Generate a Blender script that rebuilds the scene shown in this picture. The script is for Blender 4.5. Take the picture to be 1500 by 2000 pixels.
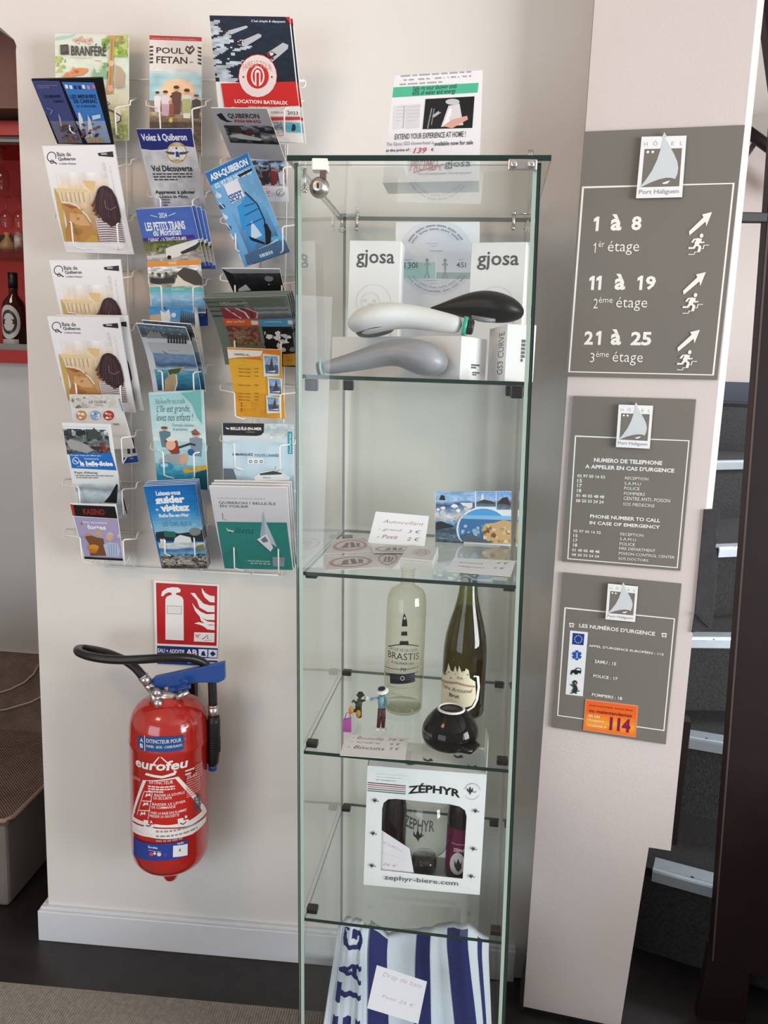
import bpy, bmesh, math, random
from mathutils import Vector, Matrix
PI = math.pi
for o in list(bpy.data.objects): bpy.data.objects.remove(o)
SC = bpy.context.scene
COL = SC.collection

# ------------------------------------------------------------------ camera
FPX = 1534.6
PIT, ROL, YAW = math.radians(9.215), math.radians(-2.0), math.radians(4.166)
CAM = Vector((0, -1.65, 1.348))
def cam_axes():
    cp, sp = math.cos(PIT), math.sin(PIT)
    x = Vector((1, 0, 0)); f = Vector((0, cp, -sp)); y = Vector((0, -sp, -cp))
    c, s = math.cos(ROL), math.sin(ROL)
    x2 = c*x + s*y; y2 = -s*x + c*y
    rz = Matrix.Rotation(YAW, 3, 'Z')
    return rz @ x2, rz @ y2, rz @ f
AX, AY, AF = cam_axes()
cd = bpy.data.cameras.new('camera'); cam = bpy.data.objects.new('camera', cd); COL.objects.link(cam)
cd.sensor_fit = 'HORIZONTAL'; cd.sensor_width = 36.0; cd.lens = FPX/1500*36.0
cd.clip_start = 0.02; cd.clip_end = 60
m = Matrix((AX, -AY, -AF)).transposed().to_4x4(); m.translation = CAM
cam.matrix_world = m
SC.camera = cam

# ------------------------------------------------------------------ world, lights, exposure
SC.view_settings.view_transform = 'Standard'; SC.view_settings.look = 'None'
SC.view_settings.gamma = 1.0; SC.view_settings.use_curve_mapping = False
SC.view_settings.exposure = -0.07
try:
    cy_ = SC.cycles
    cy_.transparent_max_bounces = 48; cy_.max_bounces = 12; cy_.transmission_bounces = 10
    cy_.glossy_bounces = 6; cy_.diffuse_bounces = 4
    cy_.caustics_reflective = False; cy_.caustics_refractive = False
    cy_.use_denoising = True; cy_.sample_clamp_indirect = 6.0
except Exception: pass
W = bpy.data.worlds.new('world'); SC.world = W; W.use_nodes = True
bg = W.node_tree.nodes['Background']; bg.inputs[0].default_value = (1.0, 0.985, 0.97, 1); bg.inputs[1].default_value = 0.43
def area(name, loc, aim, sx, sy, power, col):
    l = bpy.data.lights.new(name, 'AREA'); l.shape = 'RECTANGLE'; l.size = sx; l.size_y = sy
    l.energy = power; l.color = col
    o = bpy.data.objects.new(name, l); COL.objects.link(o); o.location = loc
    o.rotation_euler = (Vector(aim)-Vector(loc)).to_track_quat('-Z', 'Y').to_euler()
    return o
area('window_daylight', (4.1, -2.15, 1.25), (-0.1, -0.15, 0.95), 2.2, 1.9, 270, (0.97, 0.98, 1.0))
area('door_daylight', (-2.1, -3.6, 1.0), (-0.5, 0, 0.7), 2.2, 1.7, 44, (0.80, 0.90, 1.0))
area('ceiling_lamp', (-1.3, -1.7, 2.6), (-0.7, -0.2, 1.4), 0.5, 0.5, 14, (1.0, 0.62, 0.36))
area('bar_fill', (-2.0, 0.9, 2.6), (-1.8, 1.2, 0), 0.4, 0.4, 5, (1.0, 0.9, 0.82))  # unseen fill light added to brighten the bar wall
area('stair_daylight', (2.1, 1.35, 2.2), (1.45, 2.05, 1.15), 0.5, 0.5, 42, (0.85, 0.93, 1.0))

# ------------------------------------------------------------------ helpers
def lin(c):
    if isinstance(c, str):
        c = tuple(int(c[i:i+2], 16)/255 for i in (0, 2, 4))
    return tuple(x/12.92 if x <= 0.04045 else ((x+0.055)/1.055)**2.4 for x in c[:3])
def ray(px, py): return AX*((px-750)/FPX) + AY*((py-1000)/FPX) + AF
def at(px, py, Y):                       # the point of the plane y = Y seen there
    d = ray(px, py); return CAM + d*((Y-CAM.y)/d.y)
def atz(px, py, Z):
    d = ray(px, py); return CAM + d*((Z-CAM.z)/d.z)
def atp(px, py, p0, n):
    d = ray(px, py); return CAM + d*((p0-CAM).dot(n)/d.dot(n))
def frame(deg):
    a = math.radians(deg); return Vector((math.cos(a), math.sin(a), 0)), Vector((-math.sin(a), math.cos(a), 0))

def mat(name, col, rough=0.5, metal=0.0, noise=0.0, scale=40.0, bump=0.0, bscale=200.0, coat=0.0, spec=0.5, col2=None):
    m = bpy.data.materials.new(name); m.use_nodes = True; nt = m.node_tree
    b = nt.nodes['Principled BSDF']; c = lin(col)
    b.inputs['Base Color'].default_value = (*c, 1); b.inputs['Roughness'].default_value = rough
    b.inputs['Metallic'].default_value = metal; b.inputs['Coat Weight'].default_value = coat
    b.inputs['Specular IOR Level'].default_value = spec
    tc = nt.nodes.new('ShaderNodeTexCoord')
    if noise > 0 or col2:
        n = nt.nodes.new('ShaderNodeTexNoise'); n.inputs['Scale'].default_value = scale; n.inputs['Detail'].default_value = 4
        nt.links.new(tc.outputs['Object'], n.inputs['Vector'])
        r = nt.nodes.new('ShaderNodeValToRGB'); nt.links.new(n.outputs['Fac'], r.inputs[0])
        k = lin(col2) if col2 else tuple(max(0, x*(1-noise)) for x in c)
        r.color_ramp.elements[0].color = (*k, 1); r.color_ramp.elements[1].color = (*c, 1)
        r.color_ramp.elements[0].position = 0.35; r.color_ramp.elements[1].position = 0.62
        nt.links.new(r.outputs[0], b.inputs['Base Color'])
    if bump > 0:
        n2 = nt.nodes.new('ShaderNodeTexNoise'); n2.inputs['Scale'].default_value = bscale; n2.inputs['Detail'].default_value = 3
        nt.links.new(tc.outputs['Object'], n2.inputs['Vector'])
        bp = nt.nodes.new('ShaderNodeBump'); bp.inputs['Strength'].default_value = bump; bp.inputs['Distance'].default_value = 0.003
        nt.links.new(n2.outputs['Fac'], bp.inputs['Height']); nt.links.new(bp.outputs[0], b.inputs['Normal'])
    return m
def print_mat(name, rough):
    m = bpy.data.materials.new(name); m.use_nodes = True; nt = m.node_tree; b = nt.nodes['Principled BSDF']
    a = nt.nodes.new('ShaderNodeAttribute'); a.attribute_name = 'Col'
    nt.links.new(a.outputs['Color'], b.inputs['Base Color']); b.inputs['Roughness'].default_value = rough
    b.inputs['Specular IOR Level'].default_value = 0.35
    return m
def glass_mat(name, tint, ior=1.5, edge=None):
    m = bpy.data.materials.new(name); m.use_nodes = True; nt = m.node_tree
    for n in list(nt.nodes): nt.nodes.remove(n)
    out = nt.nodes.new('ShaderNodeOutputMaterial'); mx = nt.nodes.new('ShaderNodeMixShader')
    t = nt.nodes.new('ShaderNodeBsdfTransparent'); g = nt.nodes.new('ShaderNodeBsdfGlossy'); f = nt.nodes.new('ShaderNodeFresnel')
    t.inputs[0].default_value = (*tint, 1); g.inputs['Roughness'].default_value = 0.0; g.inputs[0].default_value = (1, 1, 1, 1)
    f.inputs[0].default_value = ior
    if edge:                              # thicker, darker towards the rim of a round bottle
        lw = nt.nodes.new('ShaderNodeLayerWeight'); lw.inputs[0].default_value = 0.35
        mc = nt.nodes.new('ShaderNodeMix'); mc.data_type = 'RGBA'
        nt.links.new(lw.outputs['Facing'], mc.inputs[0]); mc.inputs[6].default_value = (*tint, 1); mc.inputs[7].default_value = (*edge, 1)
        nt.links.new(mc.outputs[2], t.inputs[0])
    ge = nt.nodes.new('ShaderNodeNewGeometry'); sb = nt.nodes.new('ShaderNodeMath'); sb.operation = 'SUBTRACT'; sb.inputs[0].default_value = 1.0
    mu = nt.nodes.new('ShaderNodeMath'); mu.operation = 'MULTIPLY'      # only the outer skin mirrors, no light is trapped inside
    nt.links.new(ge.outputs['Backfacing'], sb.inputs[1]); nt.links.new(f.outputs[0], mu.inputs[0]); nt.links.new(sb.outputs[0], mu.inputs[1])
    nt.links.new(mu.outputs[0], mx.inputs[0]); nt.links.new(t.outputs[0], mx.inputs[1]); nt.links.new(g.outputs[0], mx.inputs[2])
    nt.links.new(mx.outputs[0], out.inputs[0])
    return m

M = {}
M['print'] = print_mat('printed_paper', 0.45)
M['gloss'] = print_mat('printed_gloss', 0.22)
M['wall'] = mat('wall_paint', 'dad7d3', 0.75, noise=0.03, scale=3, bump=0.06, bscale=260)
M['pillar'] = mat('pillar_paint', 'd3c9c7', 0.75, noise=0.03, scale=4, bump=0.10, bscale=180)
M['skirt'] = mat('skirting_paint', 'd6d8de', 0.5, noise=0.02)
M['tile'] = mat('dark_tile', '252122', 0.42, noise=0.35, scale=25, bump=0.05)
M['glass'] = glass_mat('cabinet_glass', (0.978, 0.99, 0.983), 1.5)
M['edge'] = mat('glass_edge', '16302a', 0.12, spec=0.6)
M['edgelight'] = mat('glass_edge_polished', 'a3b7ac', 0.2)
M['steel'] = mat('steel', 'c9c4c2', 0.32, 1.0)
M['chrome'] = mat('chrome', 'dcdcdc', 0.1, 1.0)
M['alu'] = mat('aluminium', 'cfdbe4', 0.35, 0.6, noise=0.05, scale=60)
M['black'] = mat('black_plastic', '131113', 0.4)
M['blackgloss'] = mat('black_gloss', '060505', 0.05, spec=0.3)
M['rubber'] = mat('black_rubber', '151516', 0.38, bump=0.05)
M['wire'] = mat('white_wire', 'efece9', 0.35)
M['red'] = mat('red_enamel', 'b4231a', 0.16, coat=0.7, noise=0.05, scale=10)
M['blue'] = mat('blue_plastic', '1f4a93', 0.35)
M['white'] = mat('white_card', 'eeeeee', 0.5, noise=0.02)
M['whitepl'] = mat('white_plastic', 'e9e9ea', 0.3)
M['greypl'] = mat('grey_plastic', '8f9298', 0.4)
M['teal'] = mat('teal_plastic', '2fb596', 0.35)
M['wood'] = mat('dark_wood', '1e1112', 0.5, spec=0.25, noise=0.3, scale=8, bump=0.04, bscale=60)

class B:                                   # collects shapes into one mesh
    def __init__(s): s.bm = bmesh.new()
    def hexa(s, p, mi=0, em=None):         # p: 8 points, bottom ring 0-3 then top ring 4-7
        v = [s.bm.verts.new(q) for q in p]
        for k, f in enumerate(((3, 2, 1, 0), (4, 5, 6, 7), (0, 1, 5, 4), (1, 2, 6, 5), (2, 3, 7, 6), (3, 0, 4, 7))):
            fc = s.bm.faces.new([v[i] for i in f]); fc.material_index = mi if em is None else em[k]
        return s
    def box(s, a, b, mi=0, rot=0, piv=None):
        x0, y0, z0 = a; x1, y1, z1 = b
        p = [Vector(q) for q in ((x0, y0, z0), (x1, y0, z0), (x1, y1, z0), (x0, y1, z0), (x0, y0, z1), (x1, y0, z1), (x1, y1, z1), (x0, y1, z1))]
        if rot:
            pv = Vector(piv); R = Matrix.Rotation(rot, 3, 'Z'); p = [pv + R @ (q-pv) for q in p]
        return s.hexa(p, mi)
    def tube(s, pts, r, mi=0, n=8, cap=True, rs=None):
        pts = [Vector(p) for p in pts]; rings = []; up = None
        for i, p in enumerate(pts):
            t = ((pts[min(i+1, len(pts)-1)]-pts[max(i-1, 0)])).normalized()
            if up is None:
                up = t.orthogonal().normalized()
            else:
                up = (up - t*up.dot(t)); up = up.normalized() if up.length > 1e-6 else t.orthogonal().normalized()
            w = t.cross(up); rr = rs[i] if rs else r
            ra, rb = rr if isinstance(rr, tuple) else (rr, rr)
            rings.append([s.bm.verts.new(p + up*math.cos(2*PI*k/n)*ra + w*math.sin(2*PI*k/n)*rb) for k in range(n)])
        for a, b in zip(rings, rings[1:]):
            for k in range(n):
                f = s.bm.faces.new((a[k], a[(k+1) % n], b[(k+1) % n], b[k])); f.material_index = mi; f.smooth = True
        if cap:
            f = s.bm.faces.new(rings[0][::-1]); f.material_index = mi
            f = s.bm.faces.new(rings[-1]); f.material_index = mi
        return s
    def lathe(s, c, prof, mi=0, n=32, axis=None, closed=False):   # prof: (radius, height) pairs from c
        c = Vector(c); R = Matrix.Identity(3) if axis is None else Vector((0, 0, 1)).rotation_difference(Vector(axis)).to_matrix()
        rings = []
        for r, h in prof:
            if r < 1e-6: rings.append([s.bm.verts.new(c + R @ Vector((0, 0, h)))])
            else: rings.append([s.bm.verts.new(c + R @ Vector((r*math.cos(2*PI*k/n), r*math.sin(2*PI*k/n), h))) for k in range(n)])
        for a, b in zip(rings, rings[1:]):
            for k in range(n):
                k2 = (k+1) % n
                vs = [a[0], b[k2], b[k]] if len(a) == 1 else ([a[k], a[k2], b[0]] if len(b) == 1 else [a[k], a[k2], b[k2], b[k]])
                if len(a) == 1 and len(b) == 1: continue
                f = s.bm.faces.new(vs); f.material_index = mi; f.smooth = True
        return s
    def ball(s, c, r, mi=0, n=16):
        rx, ry, rz = r if isinstance(r, tuple) else (r, r, r); c = Vector(c); st = len(s.bm.verts)
        s.lathe((0, 0, 0), [(math.sin(PI*i/(n//2)) if 0 < i < n//2 else 0, -math.cos(PI*i/(n//2))) for i in range(n//2+1)], mi, n)
        s.bm.verts.ensure_lookup_table()
        for v in s.bm.verts[st:]: v.co = Vector((c.x+v.co.x*rx, c.y+v.co.y*ry, c.z+v.co.z*rz))
        return s
    def prism(s, pts, off, mi=0, mside=None):   # planar outline pushed along a vector
        a = [s.bm.verts.new(p) for p in pts]; b = [s.bm.verts.new(Vector(p)+Vector(off)) for p in pts]; n = len(a)
        f = s.bm.faces.new(a); f.material_index = mi
        f = s.bm.faces.new(b[::-1]); f.material_index = mi
        for k in range(n):
            f = s.bm.faces.new((a[k], b[k], b[(k+1) % n], a[(k+1) % n])); f.material_index = mi if mside is None else mside
        return s

ORG = {}
def link(name, bm, mats, parent=None, origin=None, bevel=0.0, smooth=False, fix=True, sub=0):
    if fix: bmesh.ops.recalc_face_normals(bm, faces=bm.faces)
    o0 = ORG[parent.name] if parent else (Vector(origin) if origin is not None else Vector((0, 0, 0)))
    for v in bm.verts: v.co -= o0
    me = bpy.data.meshes.new(name); bm.to_mesh(me); bm.free()
    for mm in (mats if isinstance(mats, (list, tuple)) else [mats]): me.materials.append(M[mm] if isinstance(mm, str) else mm)
    o = bpy.data.objects.new(name, me); COL.objects.link(o)
    if smooth:
        for p in me.polygons: p.use_smooth = True
    if bevel:
        md = o.modifiers.new('bevel', 'BEVEL'); md.width = bevel; md.segments = 2; md.limit_method = 'ANGLE'
    if sub:
        md = o.modifiers.new('subdivision', 'SUBSURF'); md.levels = sub; md.render_levels = sub
    if parent: o.parent = parent
    else: o.location = o0
    ORG[o.name] = o0
    return o
def thing(name, label, cat, loc, group=None):
    o = bpy.data.objects.new(name, None); COL.objects.link(o); o.location = loc; o.empty_display_size = 0.03
    o['label'] = label; o['category'] = cat
    if group: o['group'] = group
    ORG[o.name] = Vector(loc)
    return o
def tag(o, label, cat, group=None):
    o['label'] = label; o['category'] = cat
    if group: o['group'] = group
    return o
def struct(name, b, mats, bevel=0.0):
    o = link(name, b.bm, mats, bevel=bevel); o['kind'] = 'structure'; return o

# value noise for printed pictures
def _h(i, j, s): 
    n = (i*374761393 + j*668265263 + s*974711) & 0xffffffff
    n = ((n ^ (n >> 13))*1274126177) & 0xffffffff
    return ((n ^ (n >> 16)) & 0xffff)/65535
def vn(x, y, s=0):
    i, j = math.floor(x), math.floor(y); a, b = x-i, y-j
    a = a*a*(3-2*a); b = b*b*(3-2*b)
    return (_h(i, j, s)*(1-a)+_h(i+1, j, s)*a)*(1-b) + (_h(i, j+1, s)*(1-a)+_h(i+1, j+1, s)*a)*b
def hexrgb(c): return tuple(int(c[i:i+2], 16)/255 for i in (0, 2, 4)) if isinstance(c, str) else c
def mixc(a, b, t):
    a, b = hexrgb(a), hexrgb(b); return tuple(a[i]*(1-t)+b[i]*t for i in range(3))
def ramp(stops, t):
    for (p0, c0), (p1, c1) in zip(stops, stops[1:]):
        if t <= p1: return mixc(c0, c1, max(0, min(1, (t-p0)/max(1e-6, p1-p0))))
    return hexrgb(stops[-1][1])

TXT = {}
def glyphs(s, bold, shear):
    k = (s, bold, shear)
    if k in TXT: return TXT[k]
    cu = bpy.data.curves.new('t', 'FONT'); cu.body = s; cu.resolution_u = 2; cu.fill_mode = 'FRONT'
    cu.offset = bold; cu.shear = shear
    o = bpy.data.objects.new('t', cu); COL.objects.link(o)
    dg = bpy.context.evaluated_depsgraph_get(); me = o.evaluated_get(dg).to_mesh()
    vs = [(v.co.x, v.co.y) for v in me.vertices]; fs = [tuple(p.vertices) for p in me.polygons]
    o.evaluated_get(dg).to_mesh_clear(); bpy.data.objects.remove(o); bpy.data.curves.remove(cu)
    if not vs: return ([], [])
    x0 = min(v[0] for v in vs); x1 = max(v[0] for v in vs); y0 = min(v[1] for v in vs); y1 = max(v[1] for v in vs)
    vs = [((x-x0)/max(1e-6, x1-x0), 1-(y-y0)/max(1e-6, y1-y0)) for x, y in vs]
    TXT[k] = (vs, fs); return TXT[k]

class Art:                                  # flat print on a page, x and y run 0..100, y down
    def __init__(s, base='f4f4f2'): s.it = []; s.L = 1; s.base = base
    def add(s, vs, fs, c): s.it.append((vs, fs, c, s.L)); s.L += 1; return s
    def poly(s, pts, c): return s.add(pts, [tuple(range(len(pts)))], c)
    def rect(s, x, y, w, h, c): return s.poly([(x, y), (x+w, y), (x+w, y+h), (x, y+h)], c)
    def rrect(s, x, y, w, h, r, c, rv=None):
        rv = rv or r; p = []
        for cx, cy, a in ((x+w-r, y+rv, -90), (x+w-r, y+h-rv, 0), (x+r, y+h-rv, 90), (x+r, y+rv, 180)):
            for k in range(5):
                t = math.radians(a+k*22.5); p.append((cx+r*math.cos(t), cy+rv*math.sin(t)))
        return s.poly(p, c)
    def circ(s, x, y, rx, ry, c, n=28): return s.poly([(x+rx*math.cos(2*PI*k/n), y+ry*math.sin(2*PI*k/n)) for k in range(n)], c)
    def ring(s, x, y, rx, ry, t, c, n=36, a0=0, a1=360, tv=None):
        tv = tv or t*ry/rx; vs = []; fs = []
        for k in range(n+1):
            a = math.radians(a0+(a1-a0)*k/n); vs += [(x+rx*math.cos(a), y+ry*math.sin(a)), (x+(rx-t)*math.cos(a), y+(ry-tv)*math.sin(a))]
        for k in range(n): fs.append((2*k, 2*k+2, 2*k+3, 2*k+1))
        return s.add(vs, fs, c)
    def line(s, pts, w, c, asp=1.0):          # asp: page width over height
        vs = []; fs = []
        for i, p in enumerate(pts):
            a = pts[max(i-1, 0)]; b = pts[min(i+1, len(pts)-1)]
            dx, dy = (b[0]-a[0])*asp, (b[1]-a[1]); l = math.hypot(dx, dy) or 1
            nx, ny = -dy/l*w/2/asp, dx/l*w/2
            vs += [(p[0]+nx, p[1]+ny), (p[0]-nx, p[1]-ny)]
        for i in range(len(pts)-1): fs.append((2*i, 2*i+2, 2*i+3, 2*i+1))
        return s.add(vs, fs, c)
    def txt(s, t, x, y, w, h, c, bold=0.0, shear=0.0, rot=0, arc=0.0):
        vs, fs = glyphs(t, bold, shear)
        if not vs: return s
        out = []
        for a, b in vs:
            b2 = b + arc*4*(a-0.5)**2
            if rot == 90: out.append((x+b2*w, y+(1-a)*h))       # reads upwards
            elif rot == -90: out.append((x+(1-b2)*w, y+a*h))
            else: out.append((x+a*w, y+b2*h))
        return s.add(out, fs, c)
    def lines(s, x, y, w, h, n, c, th=0.45, seed=1):     # rows of body text too small to read
        rd = random.Random(seed); vs = []; fs = []
        for i in range(n):
            yy = y + h*i/n; xx = x; end = x + w*(1 if i < n-1 else 0.6)
            while xx < end:
                ww = w*rd.uniform(0.05, 0.16); e = min(xx+ww, end); q = len(vs)
                vs += [(xx, yy), (e, yy), (e, yy+h/n*th), (xx, yy+h/n*th)]; fs.append((q, q+1, q+2, q+3)); xx = e + w*0.025
        return s.add(vs, fs, c)
    def pic(s, x, y, w, h, nx, ny, fn):
        s.L += 1
        for j in range(ny):
            for i in range(nx):
                c = fn((i+0.5)/nx, (j+0.5)/ny)
                s.it.append(([(x+w*i/nx, y+h*j/ny), (x+w*(i+1)/nx, y+h*j/ny), (x+w*(i+1)/nx, y+h*(j+1)/ny), (x+w*i/nx, y+h*(j+1)/ny)], [(0, 1, 2, 3)], c, s.L))
        s.L += 1
        return s
    def photo(s, x, y, w, h, stops, noise=0.12, seed=1, fx=6, fy=8, nx=22, ny=26, dark=None, thr=0.62):
        def fn(u, v):
            c = ramp(stops, v + (vn(u*fx, v*2, seed+5)-0.5)*0.12); k = 1+(vn(u*fx*2, v*fy*2, seed)-0.5)*2*noise
            if dark and vn(u*fx, v*fy, seed+9) > thr: c = mixc(c, dark, 0.75)
            return tuple(max(0, min(1, q*k)) for q in c)
        return s.pic(x, y, w, h, nx, ny, fn)
    def people(s, x, y, w, h, n, seed, tops, skin='d9a688'):
        rd = random.Random(seed)
        for k in range(n):
            cx = x + w*(k+0.5)/n; hh = h*rd.uniform(0.85, 1.0); y0 = y+h-hh; ww = w/n*0.42; c = tops[k % len(tops)]
            s.poly([(cx-ww*.7, y+h), (cx-ww*.9, y0+hh*.55), (cx-ww, y0+hh*.25), (cx, y0+hh*.18), (cx+ww, y0+hh*.25), (cx+ww*.9, y0+hh*.55), (cx+ww*.7, y+h)], c)
            s.circ(cx, y0+hh*.1, ww*.55, hh*.09, skin, 12); s.circ(cx, y0+hh*.05, ww*.6, hh*.06, rd.choice(['3a2a22', '6b4a30', '241a18']), 12)
        return s
    def bm(s, fmap, eps=4e-5, gx=8, gy=8, solid=None):
        bm = bmesh.new(); cl = bm.loops.layers.float_color.new('Col')
        for vs, fs, c, L in s.it:
            vv = [bm.verts.new((p[0], p[1], L)) for p in vs]
            rgb = (*lin(c), 1)
            for f in fs:
                try: fc = bm.faces.new([vv[i] for i in f])
                except ValueError: continue
                for l in fc.loops: l[cl] = rgb
        if not bm.faces:
            return bm
        for ax, n in ((0, gx), (1, gy)):
            for k in range(1, n):
                co = [0, 0, 0]; no = [0, 0, 0]; co[ax] = 100*k/n; no[ax] = 1
                bmesh.ops.bisect_plane(bm, geom=bm.verts[:]+bm.edges[:]+bm.faces[:], plane_co=co, plane_no=no, dist=1e-5)
        for v in bm.verts:
            L = v.co.z; v.co = fmap(v.co.x/100, v.co.y/100, L*eps)
        return bm

def slab(bm, fmap, t, base, back=None, nu=6, nv=12, edge=None):     # the sheet itself: front, back and rim
    cl = bm.loops.layers.float_color.get('Col') or bm.loops.layers.float_color.new('Col')
    c0 = (*lin(base), 1); c1 = (*lin(back or base), 1); c2 = (*lin(edge or 'f2f2f0'), 1)
    F = [[bm.verts.new(fmap(i/nu, j/nv, 0)) for i in range(nu+1)] for j in range(nv+1)]
    K = [[bm.verts.new(fmap(i/nu, j/nv, -t)) for i in range(nu+1)] for j in range(nv+1)]
    def fc(vs, c):
        f = bm.faces.new(vs)
        for l in f.loops: l[cl] = c
    for j in range(nv):
        for i in range(nu):
            fc((F[j][i], F[j+1][i], F[j+1][i+1], F[j][i+1]), c0); fc((K[j][i], K[j][i+1], K[j+1][i+1], K[j+1][i]), c1)
    for j in range(nv):
        fc((F[j][0], K[j][0], K[j+1][0], F[j+1][0]), c2); fc((F[j][nu], F[j+1][nu], K[j+1][nu], K[j][nu]), c2)
    for i in range(nu):
        fc((F[0][i], F[0][i+1], K[0][i+1], K[0][i]), c2); fc((F[nv][i], K[nv][i], K[nv][i+1], F[nv][i+1]), c2)

def qmap(tl, tr, br, bl, bow=0.0, curl=0.0, cx=0.0):
    n = ((tr-tl)+(br-bl)).cross((bl-tl)+(br-tr)).normalized()      # towards the viewer
    if n.dot(CAM-tl) < 0: n = -n
    def f(u, v, off):
        p = (tl*(1-u)+tr*u)*(1-v) + (bl*(1-u)+br*u)*v
        return p + n*(off + bow*4*v*(1-v) + curl*(1-v)**2 + cx*4*u*(1-u))
    return f
def sheet(name, label, cat, q, yt, yb, art, t=0.0015, bow=0.0, curl=0.0, cx=0.0, group=None, m='print', back=None, edge=None, pts=None):
    if pts: tl, tr, br, bl = pts
    else: tl, tr, br, bl = at(*q[0], yt), at(*q[1], yt), at(*q[2], yb), at(*q[3], yb)
    f = qmap(tl, tr, br, bl, bow, curl, cx)
    bm = art.bm(f, gx=6, gy=14 if (bow or curl) else 8)
    slab(bm, f, t, art.base, back, edge=edge)
    o = link(name, bm, m, origin=(bl+br)/2, fix=False)
    return tag(o, label, cat, group)
def dup(o, off, label=None, group=None):
    c = o.copy(); COL.objects.link(c); c.location = o.location + Vector(off)
    if label: c['label'] = label
    if group: c['group'] = group
    return c
# ------------------------------------------------------------------ the room
def V3(*a): return Vector(a)
pA, pB, pC = at(31, 100, 0), at(27, 77, 0), at(0, 53, 0)
sl = (pC.z-pB.z)/(pC.x-pB.x)
b = B()
out = [V3(-.896, 0, 0), V3(.245, 0, 0), V3(.245, 0, 2.7), V3(-3.2, 0, 2.7), V3(-3.2, 0, 2.32), V3(-1.35, 0, min(2.3, pC.z+sl*(-1.35-pC.x))), pC, pB, (pB*0.35+pA*0.65)+V3(.0025, 0, .003), pA]
b.prism(out, (0, .13, 0))
struct('wall_back', b, 'wall')
b = B(); b.box((-.916, -.016, 0), (.2185, 0, .078)); b.box((-.916, 0, 0), (-.896, .13, .078))
# small moulded step on top of the board
b.box((-.911, -.011, .078), (.2185, 0, .0865)); b.box((-.911, 0, .078), (-.896, .13, .0865))
struct('baseboard_back', b, 'skirt', bevel=0.002)
b = B(); b.box((-4, -.157, -.02), (3, 5, 0)); struct('floor', b, 'tile')
mc = mat('woven_carpet', '8d8880', 0.95, noise=0.25, scale=120, bump=0.5, bscale=420)
nt = mc.node_tree; wv = nt.nodes.new('ShaderNodeTexWave'); wv.inputs['Scale'].default_value = 55; wv.inputs['Distortion'].default_value = 1.5
tcn = [n for n in nt.nodes if n.type == 'TEX_COORD'][0]; nt.links.new(tcn.outputs['Object'], wv.inputs['Vector'])
bp = [n for n in nt.nodes if n.type == 'BUMP'][0]; bp.inputs['Strength'].default_value = 0.6; nt.links.new(wv.outputs['Fac'], bp.inputs['Height'])
b = B(); b.box((-4, -4.2, -.02), (3, -.157, .005)); o = struct('floor_carpet', b, mc)
M['ceiling'] = mat('ceiling_paint', 'e8e1d8', 0.85, noise=0.02, scale=2)
b = B(); b.box((-4, -4.2, 2.7), (3.4, 5, 2.75)); struct('ceiling', b, 'ceiling')
# bar wall seen through the opening on the left, with its red niche
M['barpanel'] = mat('bar_panel', 'dcdcdc', 0.6, noise=0.03, scale=5)
M['niche'] = mat('red_niche', 'b8241b', 0.5, noise=0.15, scale=6)
M['fascia'] = mat('brown_fascia', '80584e', 0.7, noise=0.2, scale=5)
b = B(); b.box((-4, 1.6, 0), (-.5, 1.66, 1.383)); b.box((-4, 1.585, 0), (-.5, 1.6, .10)); struct('wall_left', b, 'barpanel')
b = B()
b.box((-4, 1.56, 1.383), (-.5, 1.60, 1.436), 0); b.box((-4, 1.60, 1.40), (-.5, 1.98, 1.436), 1); b.box((-4, 1.575, 1.436), (-.5, 1.61, 1.462), 1)
b.box((-4, 1.95, 1.436), (-.5, 1.99, 2.32), 0); b.box((-4, 1.58, 2.285), (-.5, 1.99, 2.34), 0); b.box((-4, 1.6, 2.265), (-.5, 1.64, 2.285), 1)
struct('trim_1', b, ['niche', mat('grey_ledge', '8d8a88', 0.4)])
b = B(); b.box((-4, 1.5, 2.36), (-.5, 1.99, 2.7)); struct('trim_2', b, 'fascia')
b = B(); b.box((-4.1, -4.2, 0), (-4, 5, 2.7)); struct('wall_left_side', b, 'wall')
# the pillar with the signs
kx, ky = frame(-9.22); K0 = V3(.231, -.099, 0)
def kol(u, d, z): p = K0 + kx*u + ky*d; return V3(p.x, p.y, z)
b = B()
up = [(0, 0), (.271, 0), (.284, .012), (.284, .10), (.012, .10)]
low = [(0, 0), (.2275, 0), (.2275, .10), (.012, .10)]
nz = 1.128
def ring(pl, z): return [kol(u, d, z) for u, d in pl]
def pris(pl, z0, z1, pl1=None):
    b.prism(ring(pl, z0), (0, 0, z1-z0))
pris(up, nz, 2.7); pris([(0, 0), (.270, 0), (.270, .10), (.012, .10)], .434, nz)
lowb = [(0, 0), (.205, 0), (.205, .10), (.012, .10)]
b.hexa(ring(lowb, .012)+ring(low, .434))
struct('wall_pillar', b, 'pillar')
b = B(); b.hexa([kol(-.009, -.004, 0), kol(0, -.004, 0), kol(.01, .099, 0), kol(.001, .099, 0), kol(-.009, -.004, .085), kol(0, -.004, .085), kol(.01, .099, .085), kol(.001, .099, .085)])
b.hexa(ring([(0, .004), (.203, .004), (.203, .10), (.012, .10)], 0)+ring([(0, .004), (.203, .004), (.203, .10), (.012, .10)], .012))
struct('baseboard_right', b, 'tile')
# stairwell shell
M['stairwall'] = mat('stair_wall_paint', 'cdbfb8', 0.8, noise=0.04, scale=3)
b = B(); b.box((.25, 3.0, 0), (3.3, 3.1, 2.7)); struct('wall_stair_back', b, 'stairwall')
b = B(); b.box((3.3, -.6, 0), (3.4, 3.0, 2.7)); struct('wall_right', b, 'stairwall')
b = B(); b.box((.24, .13, 0), (.27, 3.0, 2.7)); struct('wall_stair', b, 'stairwall')

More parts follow.
